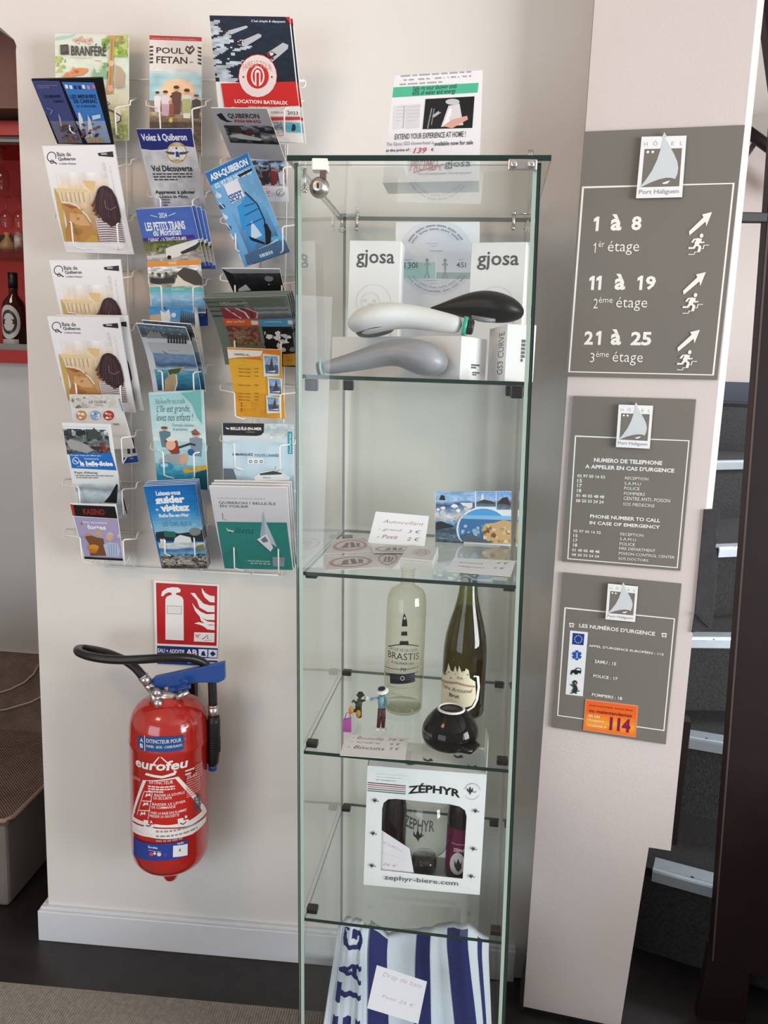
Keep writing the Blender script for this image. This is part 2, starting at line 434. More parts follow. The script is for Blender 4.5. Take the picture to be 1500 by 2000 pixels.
# staircase
M['step'] = mat('stair_carpet', '343334', 0.85, noise=0.55, scale=150, bump=0.8, bscale=300)
st = thing('staircase', 'dark carpeted winding steps with aluminium nosings behind the pillar', 'staircase', (.62, .12, 0))
RISE = .22
nos = [(1, (1275, 1697), (1385, 1727)), (2, (1343, 1440), (1414, 1452)), (3, (1352, 1246), (1437, 1247)), (4, (1401, 1071), (1450, 1069)), (5, (1403, 903), (1464, 902))]
N = []
for k, a, c in nos:
    A, C_ = atz(*a, RISE*k), atz(*c, RISE*k); d = (C_-A).normalized()
    l = A; r = C_ + d*.45
    l = A - d*(0.05 if k == 1 else .3)
    N.append((l, r, A, d))
lz = Vector((1.5, 2.05, 1.32)); dl = Vector((1, .02, 0)).normalized()
N.append((lz-dl*.9, lz+dl*1.2, lz, dl))
prev = None
for k, (l, r, A, d) in enumerate(N):
    z0 = RISE*k
    nrm = Vector((d.y, -d.x, 0))           # towards the viewer
    b = B(); back = -nrm*.02
    p = [Vector((q.x, q.y, z)) for z in (z0, l.z-.002) for q in (l, r, r+back, l+back)]
    b.hexa(p); link('riser', b.bm, 'step', st)
    if k < 5:
        l2, r2 = N[k+1][0], N[k+1][1]
        b = B(); z1 = l.z
        b.prism([V3(l.x, l.y, z1), V3(r.x, r.y, z1), V3(r2.x, r2.y, z1), V3(l2.x, l2.y, z1)], (0, 0, -.02)); link('tread', b.bm, 'step', st)
        nl = l if k != 1 and k != 3 else A
        if k == 0: nl = A
        b = B(); e = nrm*.006
        prof = [(-.050, .003), (-.004, .003), (.004, .006), (.009, .004), (.010, -.002), (.008, -.028), (.002, -.028), (.002, 0), (-.050, 0)]
        b.prism([nl + nrm*x + V3(0, 0, z) for x, z in prof], d*((r-nl).length)); link('nosing', b.bm, 'alu', st, bevel=0.0012)
        if k in (0, 1, 2, 3):
            sp = {0: (1352, 1712), 1: (1380, 1441), 2: (1394, 1247), 3: (1434, 1066)}[k]
            q = atz(sp[0], sp[1]+2, l.z+.004)
            b = B(); b.lathe(q, [(0, 0), (.004, 0), (.004, .001), (0, .0015)], n=10); link('screw', b.bm, 'black', st)
b = B(); l, r = N[5][0], N[5][1]
b.prism([V3(l.x, l.y, 1.32), V3(r.x, r.y, 1.32), V3(r.x, 2.96, 1.32), V3(l.x, 2.96, 1.32)], (0, 0, -.02)); link('landing', b.bm, 'step', st)
b = B(); b.box((.3, 2.97, 1.322), (2.9, 2.998, 1.43)); o = struct('baseboard_stair', b, mat('navy_plinth', '262b3a', 0.5))
# dark edge board between pillar and steps
b = B(); b.hexa(ring([(.272, .03), (.285, .03), (.285, .06), (.272, .06)], .43)+ring([(.272, .03), (.289, .03), (.289, .06), (.272, .06)], .70)); link('edge_board', b.bm, 'wood', st)
b = B(); b.box((.24, -.03, 0), (.43, -.02, .03)); b.bm.free()

# dark wooden panel of the stair railing at the far right
PY = -.08
sp = thing('stair_panel', 'tall dark brown wooden panel closing the stairs at the right edge', 'panel', (at(1400, 1990, PY).x, PY, 0))
b = B(); tl = at(1500, 400, PY); bl = at(1391, 1878, PY); br = at(1500, 1914, PY)
k = (tl.x-bl.x)/(tl.z-bl.z); topx = tl.x + k*(2.5-tl.z)
b.prism([V3(topx, PY, 2.5), bl, V3(1.05, PY, br.z + (1.05-br.x)*(br.z-bl.z)/(br.x-bl.x)), V3(1.05, PY, 2.5)], (0, .03, 0))
link('board', b.bm, 'wood', sp, bevel=0.002)
b = B(); a0, a1 = at(1387, 1870, PY), at(1362, 2000, PY); c0, c1 = at(1468, 1900, PY), at(1458, 2000, PY)
def ext(p, q): t = (0-p.z)/(q.z-p.z); return p + (q-p)*t
b.prism([a0 + V3(0, .004, .02), ext(a0, a1)+V3(0, .004, 0), ext(c0, c1)+V3(0, .004, 0), c0 + V3(0, .004, .02)], (0, .026, 0)); link('leg', b.bm, 'wood', sp, bevel=0.002)
b = B()
e0, e1 = at(1499, 430, PY-.001), at(1390, 1875, PY-.001)
b.prism([e0, e0+V3(.004, 0, 0), e1+V3(.004, 0, 0), e1], (0, -.004, 0)); b.bm.free(); b = B(); b.box((1.05, -.75, 0), (1.08, PY+.03, .57)); link('shade_board', b.bm, 'wood', sp)  # out-of-view board added to shade the foot of the pillar
b = B(); b.prism([e0, e0+V3(.003, 0, 0), e1+V3(.003, 0, 0), e1], (0, -.003, 0)); link('edge_strip', b.bm, mat('edge_brown', '4a3c38', 0.4), sp)  # paler brown strip along the left edge of the board
b = B(); p0, p1_ = at(1438, 423, -.137), at(1500, 424, -.092)
b.hexa([q+V3(0, dy, dz) for dz in (-.0085, .0085) for q, dy in ((p0, 0), (p1_, 0), (p1_, .016), (p0, .016))]); o = link('rail', b.bm, 'black', origin=p0, bevel=0.002)
tag(o, 'short black level rail between the pillar edge and the dark wooden panel', 'rail')
hr = thing('handrail', 'sloping dark handrail on a bracket along the stair wall', 'handrail', at(1470, 300, 2.6))
b = B(); b.tube([at(1440, 242, 2.6), at(1500, 286, 2.6), at(1600, 360, 2.6)], .028, n=10); link('rail', b.bm, 'wood', hr)
b = B(); b.tube([at(1476, 276, 2.62), at(1466, 292, 2.85), at(1456, 306, 2.99)], .014, n=8); link('bracket', b.bm, 'black', hr)
b = B(); q0, q1, q2 = at(1486, -30, .5), at(1560, -30, .5), at(1515, 190, .5); b.prism([q0, q1, q2], (0, .04, 0)); struct('trim_3', b, 'wood')
# crumpled grey cloth at the pillar's right edge
cp = [(1375, 995), (1394, 996), (1407, 998), (1405, 1014), (1402, 1030), (1399, 1044), (1402, 1056), (1398, 1066), (1400, 1078), (1400, 1100), (1398, 1150), (1394, 1200), (1389, 1228), (1351, 1236), (1357, 1196), (1365, 1110)]
bm_ = B(); n0 = ky; pt = [atp(x, y, kol(.272, -.004, 0), ky) for x, y in cp]
bm_.prism(pt, ky*.022)
bm_.tube([atp(1357, 1196, kol(0, -.006, 0), ky), atp(1372, 1212, kol(0, -.007, 0), ky), atp(1387, 1226, kol(0, -.006, 0), ky)], .0015, n=6)
o = link('cloth', bm_.bm, mat('grey_cloth', '38373c', 0.8, noise=0.2, scale=30, bump=0.3, bscale=90), origin=pt[12], bevel=0.002)
tag(o, 'crumpled dark grey cloth strip hanging at the right edge of the pillar', 'cloth')

# ------------------------------------------------------------------ low seat and bar things on the left
M['weave'] = mat('brown_weave', '7d675a', 0.9, noise=0.25, scale=18)
nt = M['weave'].node_tree; wv = nt.nodes.new('ShaderNodeTexWave'); wv.inputs['Scale'].default_value = 75; wv.wave_type = 'BANDS'; wv.bands_direction = 'DIAGONAL'; wv.inputs['Distortion'].default_value = 0.6
tcn = [n for n in nt.nodes if n.type == 'TEX_COORD'][0]; nt.links.new(tcn.outputs['Object'], wv.inputs['Vector'])
bp = nt.nodes.new('ShaderNodeBump'); bp.inputs['Strength'].default_value = 0.8; bp.inputs['Distance'].default_value = 0.008
nt.links.new(wv.outputs['Fac'], bp.inputs['Height']); nt.links.new(bp.outputs[0], nt.nodes['Principled BSDF'].inputs['Normal'])
so = thing('low_armchair', 'low brown and grey armchair beyond the wall opening at lower left', 'armchair', (-1.5, .45, 0))
b = B(); b.box((-2.1, .09, 0), (-1.05, 1.15, .225)); link('base', b.bm, mat('grey_fabric', '756d68', 0.85, noise=0.1, scale=12), so, bevel=0.01)
b = B(); b.box((-2.1, .085, .225), (-1.04, .62, .243)); link('seat_cover', b.bm, 'weave', so, bevel=0.006)
b = B(); b.hexa([V3(-2.1, .56, .235), V3(-1.06, .56, .235), V3(-1.06, .70, .235), V3(-2.1, .70, .235), V3(-2.1, .68, .44), V3(-1.06, .68, .425), V3(-1.06, .76, .425), V3(-2.1, .76, .44)]); bk = link('backrest', b.bm, 'weave', so, bevel=0.012)
b = B(); b.tube([V3(-2.1, .083, .24), V3(-1.075, .083, .24), V3(-1.05, .087, .24), V3(-1.038, .11, .24), V3(-1.038, .60, .24)], .006, n=8); link('piping', b.bm, mat('beige_piping', '9a8273', 0.7), so)
for rr in (.14, .20):
    b = B(); b.tube([V3(-1.42+rr*1.3*math.cos(a), .56+.12*(1-(rr*.45*math.sin(a)))-.0045*1+.0*a, 0) for a in [PI*q/8 for q in range(2)]], .002); b.bm.free()
b = B()
for rr in (.16, .23):
    pts = []
    for q in range(13):
        a = PI + PI*q/12; z = .425 + rr*.62*math.sin(a); x = -1.50 + rr*1.5*math.cos(a); t = (z-.235)/.195
        pts.append(V3(x, .56+.12*t-.012, z))
    b.tube(pts, .003, n=6)
link('stitching', b.bm, mat('beige_stitch', '9c8477', 0.7), so)
# bottle on the ledge
M['spirit'] = mat('dark_spirit', '3a120e', 0.06, coat=0.5)
M['silver'] = mat('silver_label', 'c9c6c4', 0.35, noise=0.1, scale=60)
q = at(30, 672, 1.68); bt = thing('bottle', 'dark bottle with a silver oval label standing on the red bar ledge', 'bottle', (q.x, q.y, 1.437))
H = at(30, 533, 1.68).z-1.437; rB = (at(51, 640, 1.68).x-at(9, 640, 1.68).x)/2
b = B(); b.lathe((q.x, q.y, 1.437), [(0, 0), (rB, 0), (rB, H*.55), (rB*.9, H*.62), (rB*.38, H*.72), (rB*.36, H*.82)]); link('glass_body', b.bm, 'spirit', bt)
b = B(); b.lathe((q.x, q.y, 1.437), [(0, H*.80), (rB*.4, H*.80), (rB*.4, H), (0, H)], n=20); link('cap', b.bm, 'black', bt)
def barrel(cx, cy, z0, R, w, h, off=.0008):
    def f(u, v, o): a = -PI/2 + (u-.5)*w/R; return V3(cx+(R+off+o)*math.cos(a), cy+(R+off+o)*math.sin(a), z0+h*(1-v))
    return f
a_ = Art('c9c6c4'); a_.circ(50, 42, 50, 42, 'c9c6c4'); a_.ring(50, 42, 36, 30, 10, '3c3434'); a_.rect(16, 35, 68, 12, '3c3434'); a_.circ(50, 42, 18, 8, 'c9c6c4'); a_.rect(10, 84, 80, 16, 'b9b6b4')
link('label_band', a_.bm(barrel(q.x, q.y, 1.437+H*.06, rB, rB*2.0, H*.52), gx=10), 'gloss', bt, fix=False)
q = at(16, 494, 1.78)
b = B(); rr = (at(31, 475, 1.78).x-at(2, 475, 1.78).x)/2
b.lathe((q.x, q.y, q.z), [(0, 0), (rr*.6, 0), (rr, rr*.55), (rr*.95, rr*1.1), (rr*.4, rr*1.8), (rr*.28, rr*2.1), (rr*.5, rr*2.5), (0, rr*2.5)])
o = link('gourd', b.bm, mat('gourd_skin', 'b3895f', 0.5, noise=0.25, scale=30), origin=q); tag(o, 'small tan gourd shaped jar on the glass shelf of the red niche', 'jar')
q2 = at(39, 494, 1.78); rr = .022
b = B(); b.lathe(q2, [(0, 0), (rr, 0), (rr, .085), (0, .085)]); o = link('jar', b.bm, mat('jar_label', '7a3030', 0.4, col2='c8b8ae', noise=.1, scale=25), origin=q2); tag(o, 'small red and pale jar next to the tan gourd jar', 'jar')
b = B(); b.box((-4, 1.62, q.z-.008), (-.5, 1.95, q.z)); o = link('glass_shelf', b.bm, glass_mat('shelf_glass', (.8, .85, .82)), origin=(-2, 1.7, q.z)); tag(o, 'glass shelf across the red niche behind the bar', 'shelf')
b = B(); b.box((-4, 1.93, q.z), (-.5, 1.948, q.z+.10)); o = struct('trim_4', b, mat('dark_strip', '2a1614', 0.4))
M['clearglass'] = glass_mat('clear_glass', (.96, .97, .96), 1.5, (.66, .68, .66))
def wineglass(px, py0, py1, lab, Y=1.75):
    p = at(px, py1, Y); h = at(px, py0, Y).z-p.z; r = .030
    g = thing('wine_glass', lab, 'glass', (p.x, p.y, p.z))
    b = B(); b.lathe(p, [(r*.75, 0), (r, h*.25), (r*.85, h*.45), (.004, h*.58)], n=20); link('bowl', b.bm, 'clearglass', g)
    b = B(); b.lathe(p, [(.004, h*.58), (.0035, h*.93), (r*.8, h*.985), (r*.8, h), (0, h)], n=16); link('stem', b.bm, 'clearglass', g)
wineglass(6, 290, 372, 'upturned stemmed glass hanging in the niche, upper one at the left edge')
wineglass(14, 384, 446, 'upturned stemmed glass hanging in the niche, lower one above the gourd jar')
wineglass(40, 384, 446, 'upturned stemmed glass hanging in the niche, lower one nearest the wall edge')
# ------------------------------------------------------------------ print laid out from measured corners
def inv_quad(q, px, py):
    (ax, ay), (bx, by), (cx, cy), (dx, dy) = q; u = v = .5
    for _ in range(12):
        X = ax*(1-u)*(1-v)+bx*u*(1-v)+cx*u*v+dx*(1-u)*v - px; Y = ay*(1-u)*(1-v)+by*u*(1-v)+cy*u*v+dy*(1-u)*v - py
        Xu = (bx-ax)*(1-v)+(cx-dx)*v; Yu = (by-ay)*(1-v)+(cy-dy)*v; Xv = (dx-ax)*(1-u)+(cx-bx)*u; Yv = (dy-ay)*(1-u)+(cy-by)*u
        D = Xu*Yv-Xv*Yu
        if abs(D) < 1e-9: break
        u -= (X*Yv-Xv*Y)/D; v -= (Xu*Y-X*Yu)/D
    return 100*u, 100*v
class PArt(Art):
    def __init__(s, base, q, z=(1, 0, 0), inv=None):
        super().__init__(base); s.q = q; s.z = z; s.inv = inv
    def P(s, x, y):
        px, py = x/s.z[0]+s.z[1], y/s.z[0]+s.z[2]
        u, v = s.inv(px, py) if s.inv else inv_quad(s.q, px, py)
        return u, v
    def C(s, x, y):
        u, v = s.P(x, y); return max(0, min(100, u)), max(0, min(100, v))
    def pp(s, pts, c): return s.poly([s.C(*p) for p in pts], c)
    def rp(s, x0, y0, x1, y1, c):
        u0, v0 = s.C(x0, y0); u1, v1 = s.C(x1, y1); return s.rect(u0, v0, u1-u0, v1-v0, c)
    def tp(s, t, x0, y0, x1, y1, c, bold=0.0, **k):
        u0, v0 = s.P(x0, y0); u1, v1 = s.P(x1, y1)
        if s.inv: xm = (x0+x1)/2; v0 = s.P(xm, y0)[1]; v1 = s.P(xm, y1)[1]
        return s.txt(t, u0, v0, u1-u0, v1-v0, c, bold, **k)
    def lp(s, x0, y0, x1, y1, n, c, **k):
        u0, v0 = s.C(x0, y0); u1, v1 = s.C(x1, y1); return s.lines(u0, v0, u1-u0, v1-v0, n, c, **k)
    def ph(s, x0, y0, x1, y1, stops, **k):
        u0, v0 = s.C(x0, y0); u1, v1 = s.C(x1, y1); return s.photo(u0, v0, u1-u0, v1-v0, stops, **k)
    def cp(s, x, y, rx, ry, c):
        n = 20; return s.poly([s.C(x+rx*math.cos(2*PI*k/n), y+ry*math.sin(2*PI*k/n)) for k in range(n)], c)
    def ln(s, pts, w, c, asp=.7): return s.line([s.C(*p) for p in pts], w, c, asp)
    def blobs(s, x0, y0, x1, y1, n, cols, seed=1, r=(.03, .09)):
        rd = random.Random(seed); w, h = x1-x0, y1-y0
        for k in range(n):
            cx, cy = x0+w*rd.random(), y0+h*rd.random(); rr = w*rd.uniform(*r); m = rd.randint(5, 8); a0 = rd.random()*6
            s.poly([s.C(min(x1, max(x0, cx+rr*rd.uniform(.6, 1.3)*math.cos(a0+2*PI*i/m))), min(y1, max(y0, cy+rr*rd.uniform(.5, 1.1)*math.sin(a0+2*PI*i/m)))) for i in range(m)], rd.choice(cols))
        return s
    def folk(s, x0, y0, x1, y1, n, seed, tops, skin='d9a688'):
        u0, v0 = s.C(x0, y0); u1, v1 = s.C(x1, y1); return s.people(u0, v0, u1-u0, v1-v0, n, seed, tops, skin)

# ------------------------------------------------------------------ signs on the pillar
SGN = '79756f'
KN = ky
def kpt(px, py, off): return atp(px, py, K0 - ky*off, ky)
def plaque(name, label, quad, art, logo, zz, parts=None):
    z = zz
    pts = [kpt(x, y, .0045) for x, y in quad]
    o = sheet(name, label, 'sign', None, 0, 0, art, t=.004, pts=pts, m='gloss', edge='6b6863')
    lq = [(x/z[0]+z[1], y/z[0]+z[2]) for x, y in logo]
    l = Art('eef0f2'); g = SGN
    l.rect(9, 20, 83, 62, g)
    [l.txt(c_, x_, 6.5+(0 if c_ == 'Ô' else 2.4), w_, 8.5 if c_ == 'Ô' else 6.2, 'a2abb1') for c_, x_, w_ in (('H', 7, 8), ('Ô', 27, 10), ('T', 49, 7), ('E', 68, 6), ('L', 87, 5))]; l.circ(17, 25, 3.2, 2.2, 'f2f2f2', 12); l.circ(28, 25, 3.2, 2.2, 'f2f2f2', 12)
    l.poly([(5, 83), (18, 70), (30, 55), (39, 38), (45, 20), (50, 1), (58, 8), (66, 18), (76, 30), (84, 42), (87, 52), (86, 62), (82, 70), (74, 68), (62, 67.5), (46, 70), (28, 75), (14, 80)], 'cfd6da')
    l.poly([(54, 76), (66, 73), (72, 72), (66, 77), (58, 78)], 'eef0f2')
    l.txt('Port Haliguen', 6, 86, 86, 9.5, '8f979d')
    f = qmap(*[kpt(x, y, .0105) for x, y in lq]); bm = l.bm(f, gx=2, gy=2); slab(bm, f, .006, 'eef0f2', edge='55534f', nu=1, nv=1)
    lo = link('logo_plate', bm, 'gloss', o, fix=False); lo['label'] = 'small white raised plate with a pale sail'
    # the tip of the sail stands above the plate
    b = B(); p = [f(.455, .02, .0005), f(.50, -.065, .0005), f(.575, .02, .0005)]; b.prism(p, ky*.004); link('sail_tip', b.bm, mat('sail_grey', 'cfd6da', .4), lo)
    return o, lo
def icon_run(a, x, y, w, h):
    c = 'f0efec'
    def q(px, py): return (x+w*px, y+h*py)
    a.poly([q(.0, .42), q(.62, .07), q(.54, .0), q(1.0, -.06), q(.80, .30), q(.74, .18), q(.05, .52)], c)
    yo = .50
    a.circ(*q(.62, yo+.03), w*.085, h*.055, c, 14)
    a.line([q(.55, yo+.10), q(.42, yo+.24)], h*.085, c, w/h*1.0 if 0 else .42)
    a.line([q(.53, yo+.11), q(.30, yo+.12), q(.20, yo+.20)], h*.04, c, .42)
    a.line([q(.54, yo+.13), q(.64, yo+.21), q(.78, yo+.19)], h*.04, c, .42)
    a.line([q(.42, yo+.24), q(.30, yo+.34), q(.06, yo+.34)], h*.05, c, .42)
    a.line([q(.44, yo+.25), q(.60, yo+.31), q(.56, yo+.44)], h*.05, c, .42)
    a.line([q(.08, yo+.50), q(.36, yo+.50), q(.38, yo+.44), q(.56, yo+.44), q(.58, yo+.36), q(.76, yo+.36), q(.78, yo+.27), q(1.02, yo+.27)], h*.02, c, .42)
W_ = 'f1f0ee'
Q1 = [(1141, 257), (1455, 244), (1401, 742), (1105, 735)]; Z1 = (3.5714, 1060, 220)
a = PArt(SGN, Q1, Z1)
a.line([(2, 22), (97, 22), (97, 98), (2, 98), (2, 21.6)], .75, W_, .56)
def one(x, v0, v1, c=W_):
    a.poly([(x, v0+.9), (x+1.9, v0), (x+3.5, v0), (x+3.5, v1), (x+1.6, v1), (x+1.6, v0+1.7), (x, v0+2.2)], c)
def big(t, x0, x1, v0, v1): a.txt(t, x0, v0, x1-x0, v1-v0, W_, .035)
for one_x, v in ((10.8, 33.8), (10.9, 57.8), (15.6, 57.8), (42.6, 57.8), (18.4, 80.6)): one(one_x, v, v+5.8)
for t, x0, x1, v in (('à', 22, 29.2, 33), ('8', 35.5, 42, 33.9), ('à', 27.8, 35, 57), ('9', 48, 54.6, 57.9), ('2', 10.6, 16.6, 80.7), ('à', 28.3, 35.4, 79.8), ('25', 41.6, 55.2, 80.7)): big(t, x0, x1, v, v+(6.6 if t == 'à' else 5.7))
for n, sup, x, v in (('1', 'èr', (12, 13.8, 15.2, 19, 21.4, 41.8), 43.8), ('2', 'ème', (14.9, 17.9, 18.3, 27.5, 30, 50.3), 66.6), ('3', 'ème', (15.6, 18.5, 19.4, 28, 30.6, 50.7), 89.2)):
    (a.poly([(x[0], v+1.5), (x[0]+1.0, v+.6), (x[0]+1.5, v+.6), (x[0]+1.5, v+4.6), (x[0]+.9, v+4.6), (x[0]+.9, v+1.4), (x[0], v+2.0)], W_) if n == '1' else a.txt(n, x[0], v+.6, x[1]-x[0], 4.0, W_, -.006)); a.txt(sup, x[2], v-.1, x[3]-x[2], 2.4, W_, -.003); a.txt('étage', x[4], v, x[5]-x[4], 5.6, W_, -.006)
for v in (33.8, 57.4, 80.6): icon_run(a, 72.4, v, 13.2, 15.6)
plaque('wall_sign', 'tall grey sign with room numbers, arrows and running figures, topmost on the pillar', Q1, a, [(690, 168), (1004, 160), (972, 590), (650, 598)], Z1)
Q2 = [(1120, 773.5), (1359.5, 780), (1329, 1115), (1097.5, 1096.5)]; Z2 = (4.412, 1060, 750)
a = PArt(SGN, Q2, Z2)
a.line([a.P(285, 440), a.P(1262, 480), a.P(1160, 1582), a.P(218, 1505), a.P(285, 436)], .8, W_, .7)
T2 = [('NUMERO DE TELEPHONE', 450, 625, 1035, 688, .03), ("A APPELER EN CAS D'URGENCE", 372, 680, 1137, 752, .03), ('02 97 50 16 52', 303, 765, 545, 803, .02), ('15', 303, 805, 342, 838, .02), ('17', 302, 847, 340, 880, .02), ('18', 300, 890, 335, 922, .02), ('01 40 05 48 48', 293, 934, 537, 975, .02), ('08 20 33 24 24', 290, 979, 532, 1020, .02), ('RECEPTION', 720, 785, 917, 820, 0), ('S.A.M.U', 715, 830, 853, 863, 0), ('POLICE', 712, 872, 842, 905, 0), ('POMPIERS', 710, 917, 888, 953, 0), ('CENTRE ANTI- POISON', 707, 957, 1100, 1010, 0), ('SOS MEDECINS', 703, 1009, 970, 1052, 0), ('PHONE NUMBER TO CALL', 415, 1112, 1017, 1183, .03), ('IN CASE OF EMERGENCY', 410, 1170, 1015, 1240, .03), ('02 97 50 16 52', 268, 1245, 508, 1285, .02), ('15', 268, 1285, 303, 1315, .02), ('17', 267, 1327, 302, 1357, .02), ('18', 265, 1367, 300, 1398, .02), ('01 40 05 48 48', 257, 1412, 495, 1455, .02), ('08 20 33 24 24', 253, 1455, 492, 1495, .02), ('RECEPTION', 678, 1272, 873, 1310, 0), ('S.A.M.U', 675, 1315, 810, 1348, 0), ('POLICE', 672, 1357, 800, 1392, 0), ('FIRE DEPARTMENT', 668, 1398, 975, 1445, 0), ('POISON CONTROL CENTER', 665, 1442, 1137, 1502, 0), ('SOS DOCTORS', 662, 1488, 915, 1530, 0)]
def slant(a, t, x0, y0, x1, y1, c, bold):
    # the box's left and right ends follow the page
    a.tp(t, x0, y0, x1, y1, c, bold)
for t in T2: slant(a, t[0], *t[1:5], W_, t[5])
plaque('wall_sign', 'grey sign listing two blocks of telephone numbers, middle one on the pillar', Q2, a, [(655, 177), (952, 187), (922, 558), (630, 543)], Z2)
Q3 = [(1099, 1118.5), (1331, 1140.5), (1300, 1454), (1077.7, 1420.5)]; Z3 = (4.412, 1060, 1100)
a = PArt(SGN, Q3, Z3)
a.line([a.P(195, 377), a.P(1137, 472), a.P(1045, 1438), a.P(130, 1308), a.P(195, 373)], .9, W_, .7)
a.tp("LES NUMÉROS D'URGENCE", 322, 503, 972, 616, W_, .02)
for x, y in ((253, 522), (1050, 608)):
    a.pp([(x-20, y+18), (x-17, y+2), (x+17, y+5), (x+20, y+21)], W_); a.pp([(x-26, y-4), (x-18, y-18), (x+18, y-15), (x+26, y), (x+14, y+1), (x+12, y-6), (x-12, y-8), (x-14, y-3)], W_); a.cp(x, y+11, 7, 6, SGN)
a.pp([(240, 570), (397, 585), (352, 1140), (200, 1122)], 'eef1f4')
a.pp([(262, 590), (367, 600), (358, 697), (256, 688)], '1c3f9c')
for k in range(12): a.cp(312+32*math.cos(k*PI/6), 644+32*math.sin(k*PI/6), 5, 5, 'd8c860')
for k in range(3):
    t = PI/2+k*PI/3; dx, dy = 42*math.cos(t), 42*math.sin(t); nx, ny = -math.sin(t)*13, math.cos(t)*13
    a.pp([(300+dx+nx, 782+dy+ny), (300+dx-nx, 782+dy-ny), (300-dx-nx, 782-dy-ny), (300-dx+nx, 782-dy+ny)], '2a56b0')
a.pp([(297, 758), (304, 758), (304, 808), (297, 808)], 'e8eef4')
a.pp([(243, 940), (252, 912), (285, 905), (300, 888), (335, 893), (340, 915), (333, 945), (245, 950)], '20262e'); a.pp([(292, 908), (305, 895), (330, 899), (332, 915)], 'dfe6ea'); a.cp(268, 943, 11, 9, 'dfe6ea'); a.cp(318, 944, 11, 9, 'dfe6ea')
a.cp(283, 1020, 22, 22, '2e3a34'); a.pp([(235, 1030), (300, 1045), (310, 1080), (275, 1110), (255, 1095), (270, 1060)], '2e3a34'); a.pp([(240, 1108), (320, 1085), (326, 1092), (250, 1116)], '2e3a34'); a.pp([(285, 1085), (302, 1112), (290, 1118), (272, 1100)], '2e3a34'); a.cp(288, 1024, 9, 9, 'c98f6d')
a.tp("APPEL D'URGENCE EUROPÉEN : 112", 405, 683, 1045, 783, W_, .02); a.tp('SAMU : 15', 457, 818, 640, 870, W_, .02)
a.tp('POLICE : 17', 445, 945, 652, 998, W_, .02); a.tp('POMPIERS : 18', 432, 1108, 690, 1170, W_, .02)
o3, _ = plaque('wall_sign', 'grey sign with emergency numbers, blue flag icon and orange sticker, lowest on the pillar', Q3, a, [(563, 175), (822, 200), (796, 507), (540, 483)], Z3)
q = [(368, 1172), (822, 1228), (800, 1502), (348, 1437)]; lq = [(x/4.412+1060, y/4.412+1100) for x, y in q]
a = PArt('f08a5a', lq, Z3); a.rect(2, 3, 96, 94, 'ee6a2c'); a.photo(3, 42, 94, 54, [(0, 'ee7a2c'), (.5, 'f4a83a'), (1, 'ee7a2c')], noise=.03, nx=12, ny=8)
a.tp('personnes sourdes', 405, 1213, 775, 1282, '9c2326', .02); a.tp('ou malentendantes', 400, 1252, 768, 1330, '6f1f26', .02)
a.txt('en cas', 8, 47, 22, 8, 'fbe3c8', .01); a.txt("d'urgence", 8, 60, 30, 9, 'fbe3c8', .01); a.txt('contactez le', 8, 76, 36, 8, 'fbe3c8', .01); a.tp('114', 583, 1322, 752, 1462, '8e1b4e', .045)
f = qmap(*[kpt(x, y, .0058) for x, y in lq]); bm = a.bm(f, gx=2, gy=2); slab(bm, f, .001, 'f08a5a', nu=1, nv=1)
lo = link('sticker', bm, 'gloss', o3, fix=False); lo['label'] = 'orange sticker with a dark 114'

# ------------------------------------------------------------------ fire sign and extinguisher
QF = [(300, 1133), (428.5, 1141), (425, 1303), (304, 1296)]; ZF = (3.226, 100, 1120)
a = PArt('eceaea', QF, ZF)
a.pp([(660, 58), (1047, 80), (1042, 455), (668, 440)], 'b92024')
a.pp([(720, 160), (728, 145), (752, 135), (780, 132), (806, 137), (826, 148), (834, 166), (836, 420), (720, 415)], 'ecebec')
a.pp([(692, 140), (700, 112), (730, 92), (765, 86), (800, 88), (818, 102), (812, 118), (788, 122), (788, 134), (760, 134), (758, 120), (738, 118), (718, 128), (706, 142)], 'ecebec')
a.pp([(730, 200), (824, 204), (822, 256), (730, 252)], '9a8f8e'); a.pp([(733, 203), (821, 207), (819, 253), (733, 249)], 'e2e2e4')
F_ = [[(948, 90), (972, 122), (1000, 138), (1030, 142), (1030, 182), (1000, 178), (968, 150), (952, 120)], [(878, 122), (905, 122), (925, 150), (960, 188), (1000, 200), (1030, 200), (1030, 242), (985, 240), (935, 212), (918, 165)], [(888, 182), (912, 215), (945, 240), (980, 255), (1030, 252), (1030, 292), (980, 290), (935, 268), (908, 235)], [(932, 255), (955, 280), (985, 300), (1030, 305), (1030, 322), (975, 318), (945, 295)], [(902, 312), (930, 304), (965, 312), (1000, 325), (1030, 325), (1030, 355), (985, 350), (960, 330), (935, 320)]]
for p in F_: a.pp(p, 'ecebec')
a.pp([(902, 368), (1030, 372), (1028, 432), (900, 426)], 'eceaea'); a.tp('N°', 912, 378, 940, 404, 'b92024', .02); a.ln([(950, 412), (965, 405), (985, 385), (988, 412)], 1.0, '6a6a72'); a.ln([(966, 418), (1012, 420)], .5, 'b0706f')
a.pp([(668, 452), (1050, 470), (1048, 535), (668, 520)], '1c3277'); a.tp('EAU + ADDITIF', 672, 470, 840, 505, 'e6e8f0', .02); a.tp('AB', 850, 474, 920, 516, 'e6e8f0', .03)
a.pp([(930, 474), (985, 477), (984, 526), (930, 523)], 'e6e8f0'); a.pp([(992, 477), (1046, 480), (1045, 530), (991, 527)], 'e6e8f0'); a.pp([(945, 515), (950, 492), (965, 485), (975, 520)], '1c3277'); a.pp([(1000, 503), (1020, 486), (1038, 506), (1018, 522)], '1c3277')
a.pp([(668, 535), (1048, 548), (1046, 585), (670, 575)], '1c3277'); a.pp([(860, 556), (1035, 558), (1035, 566), (860, 563)], 'c5cbe0')
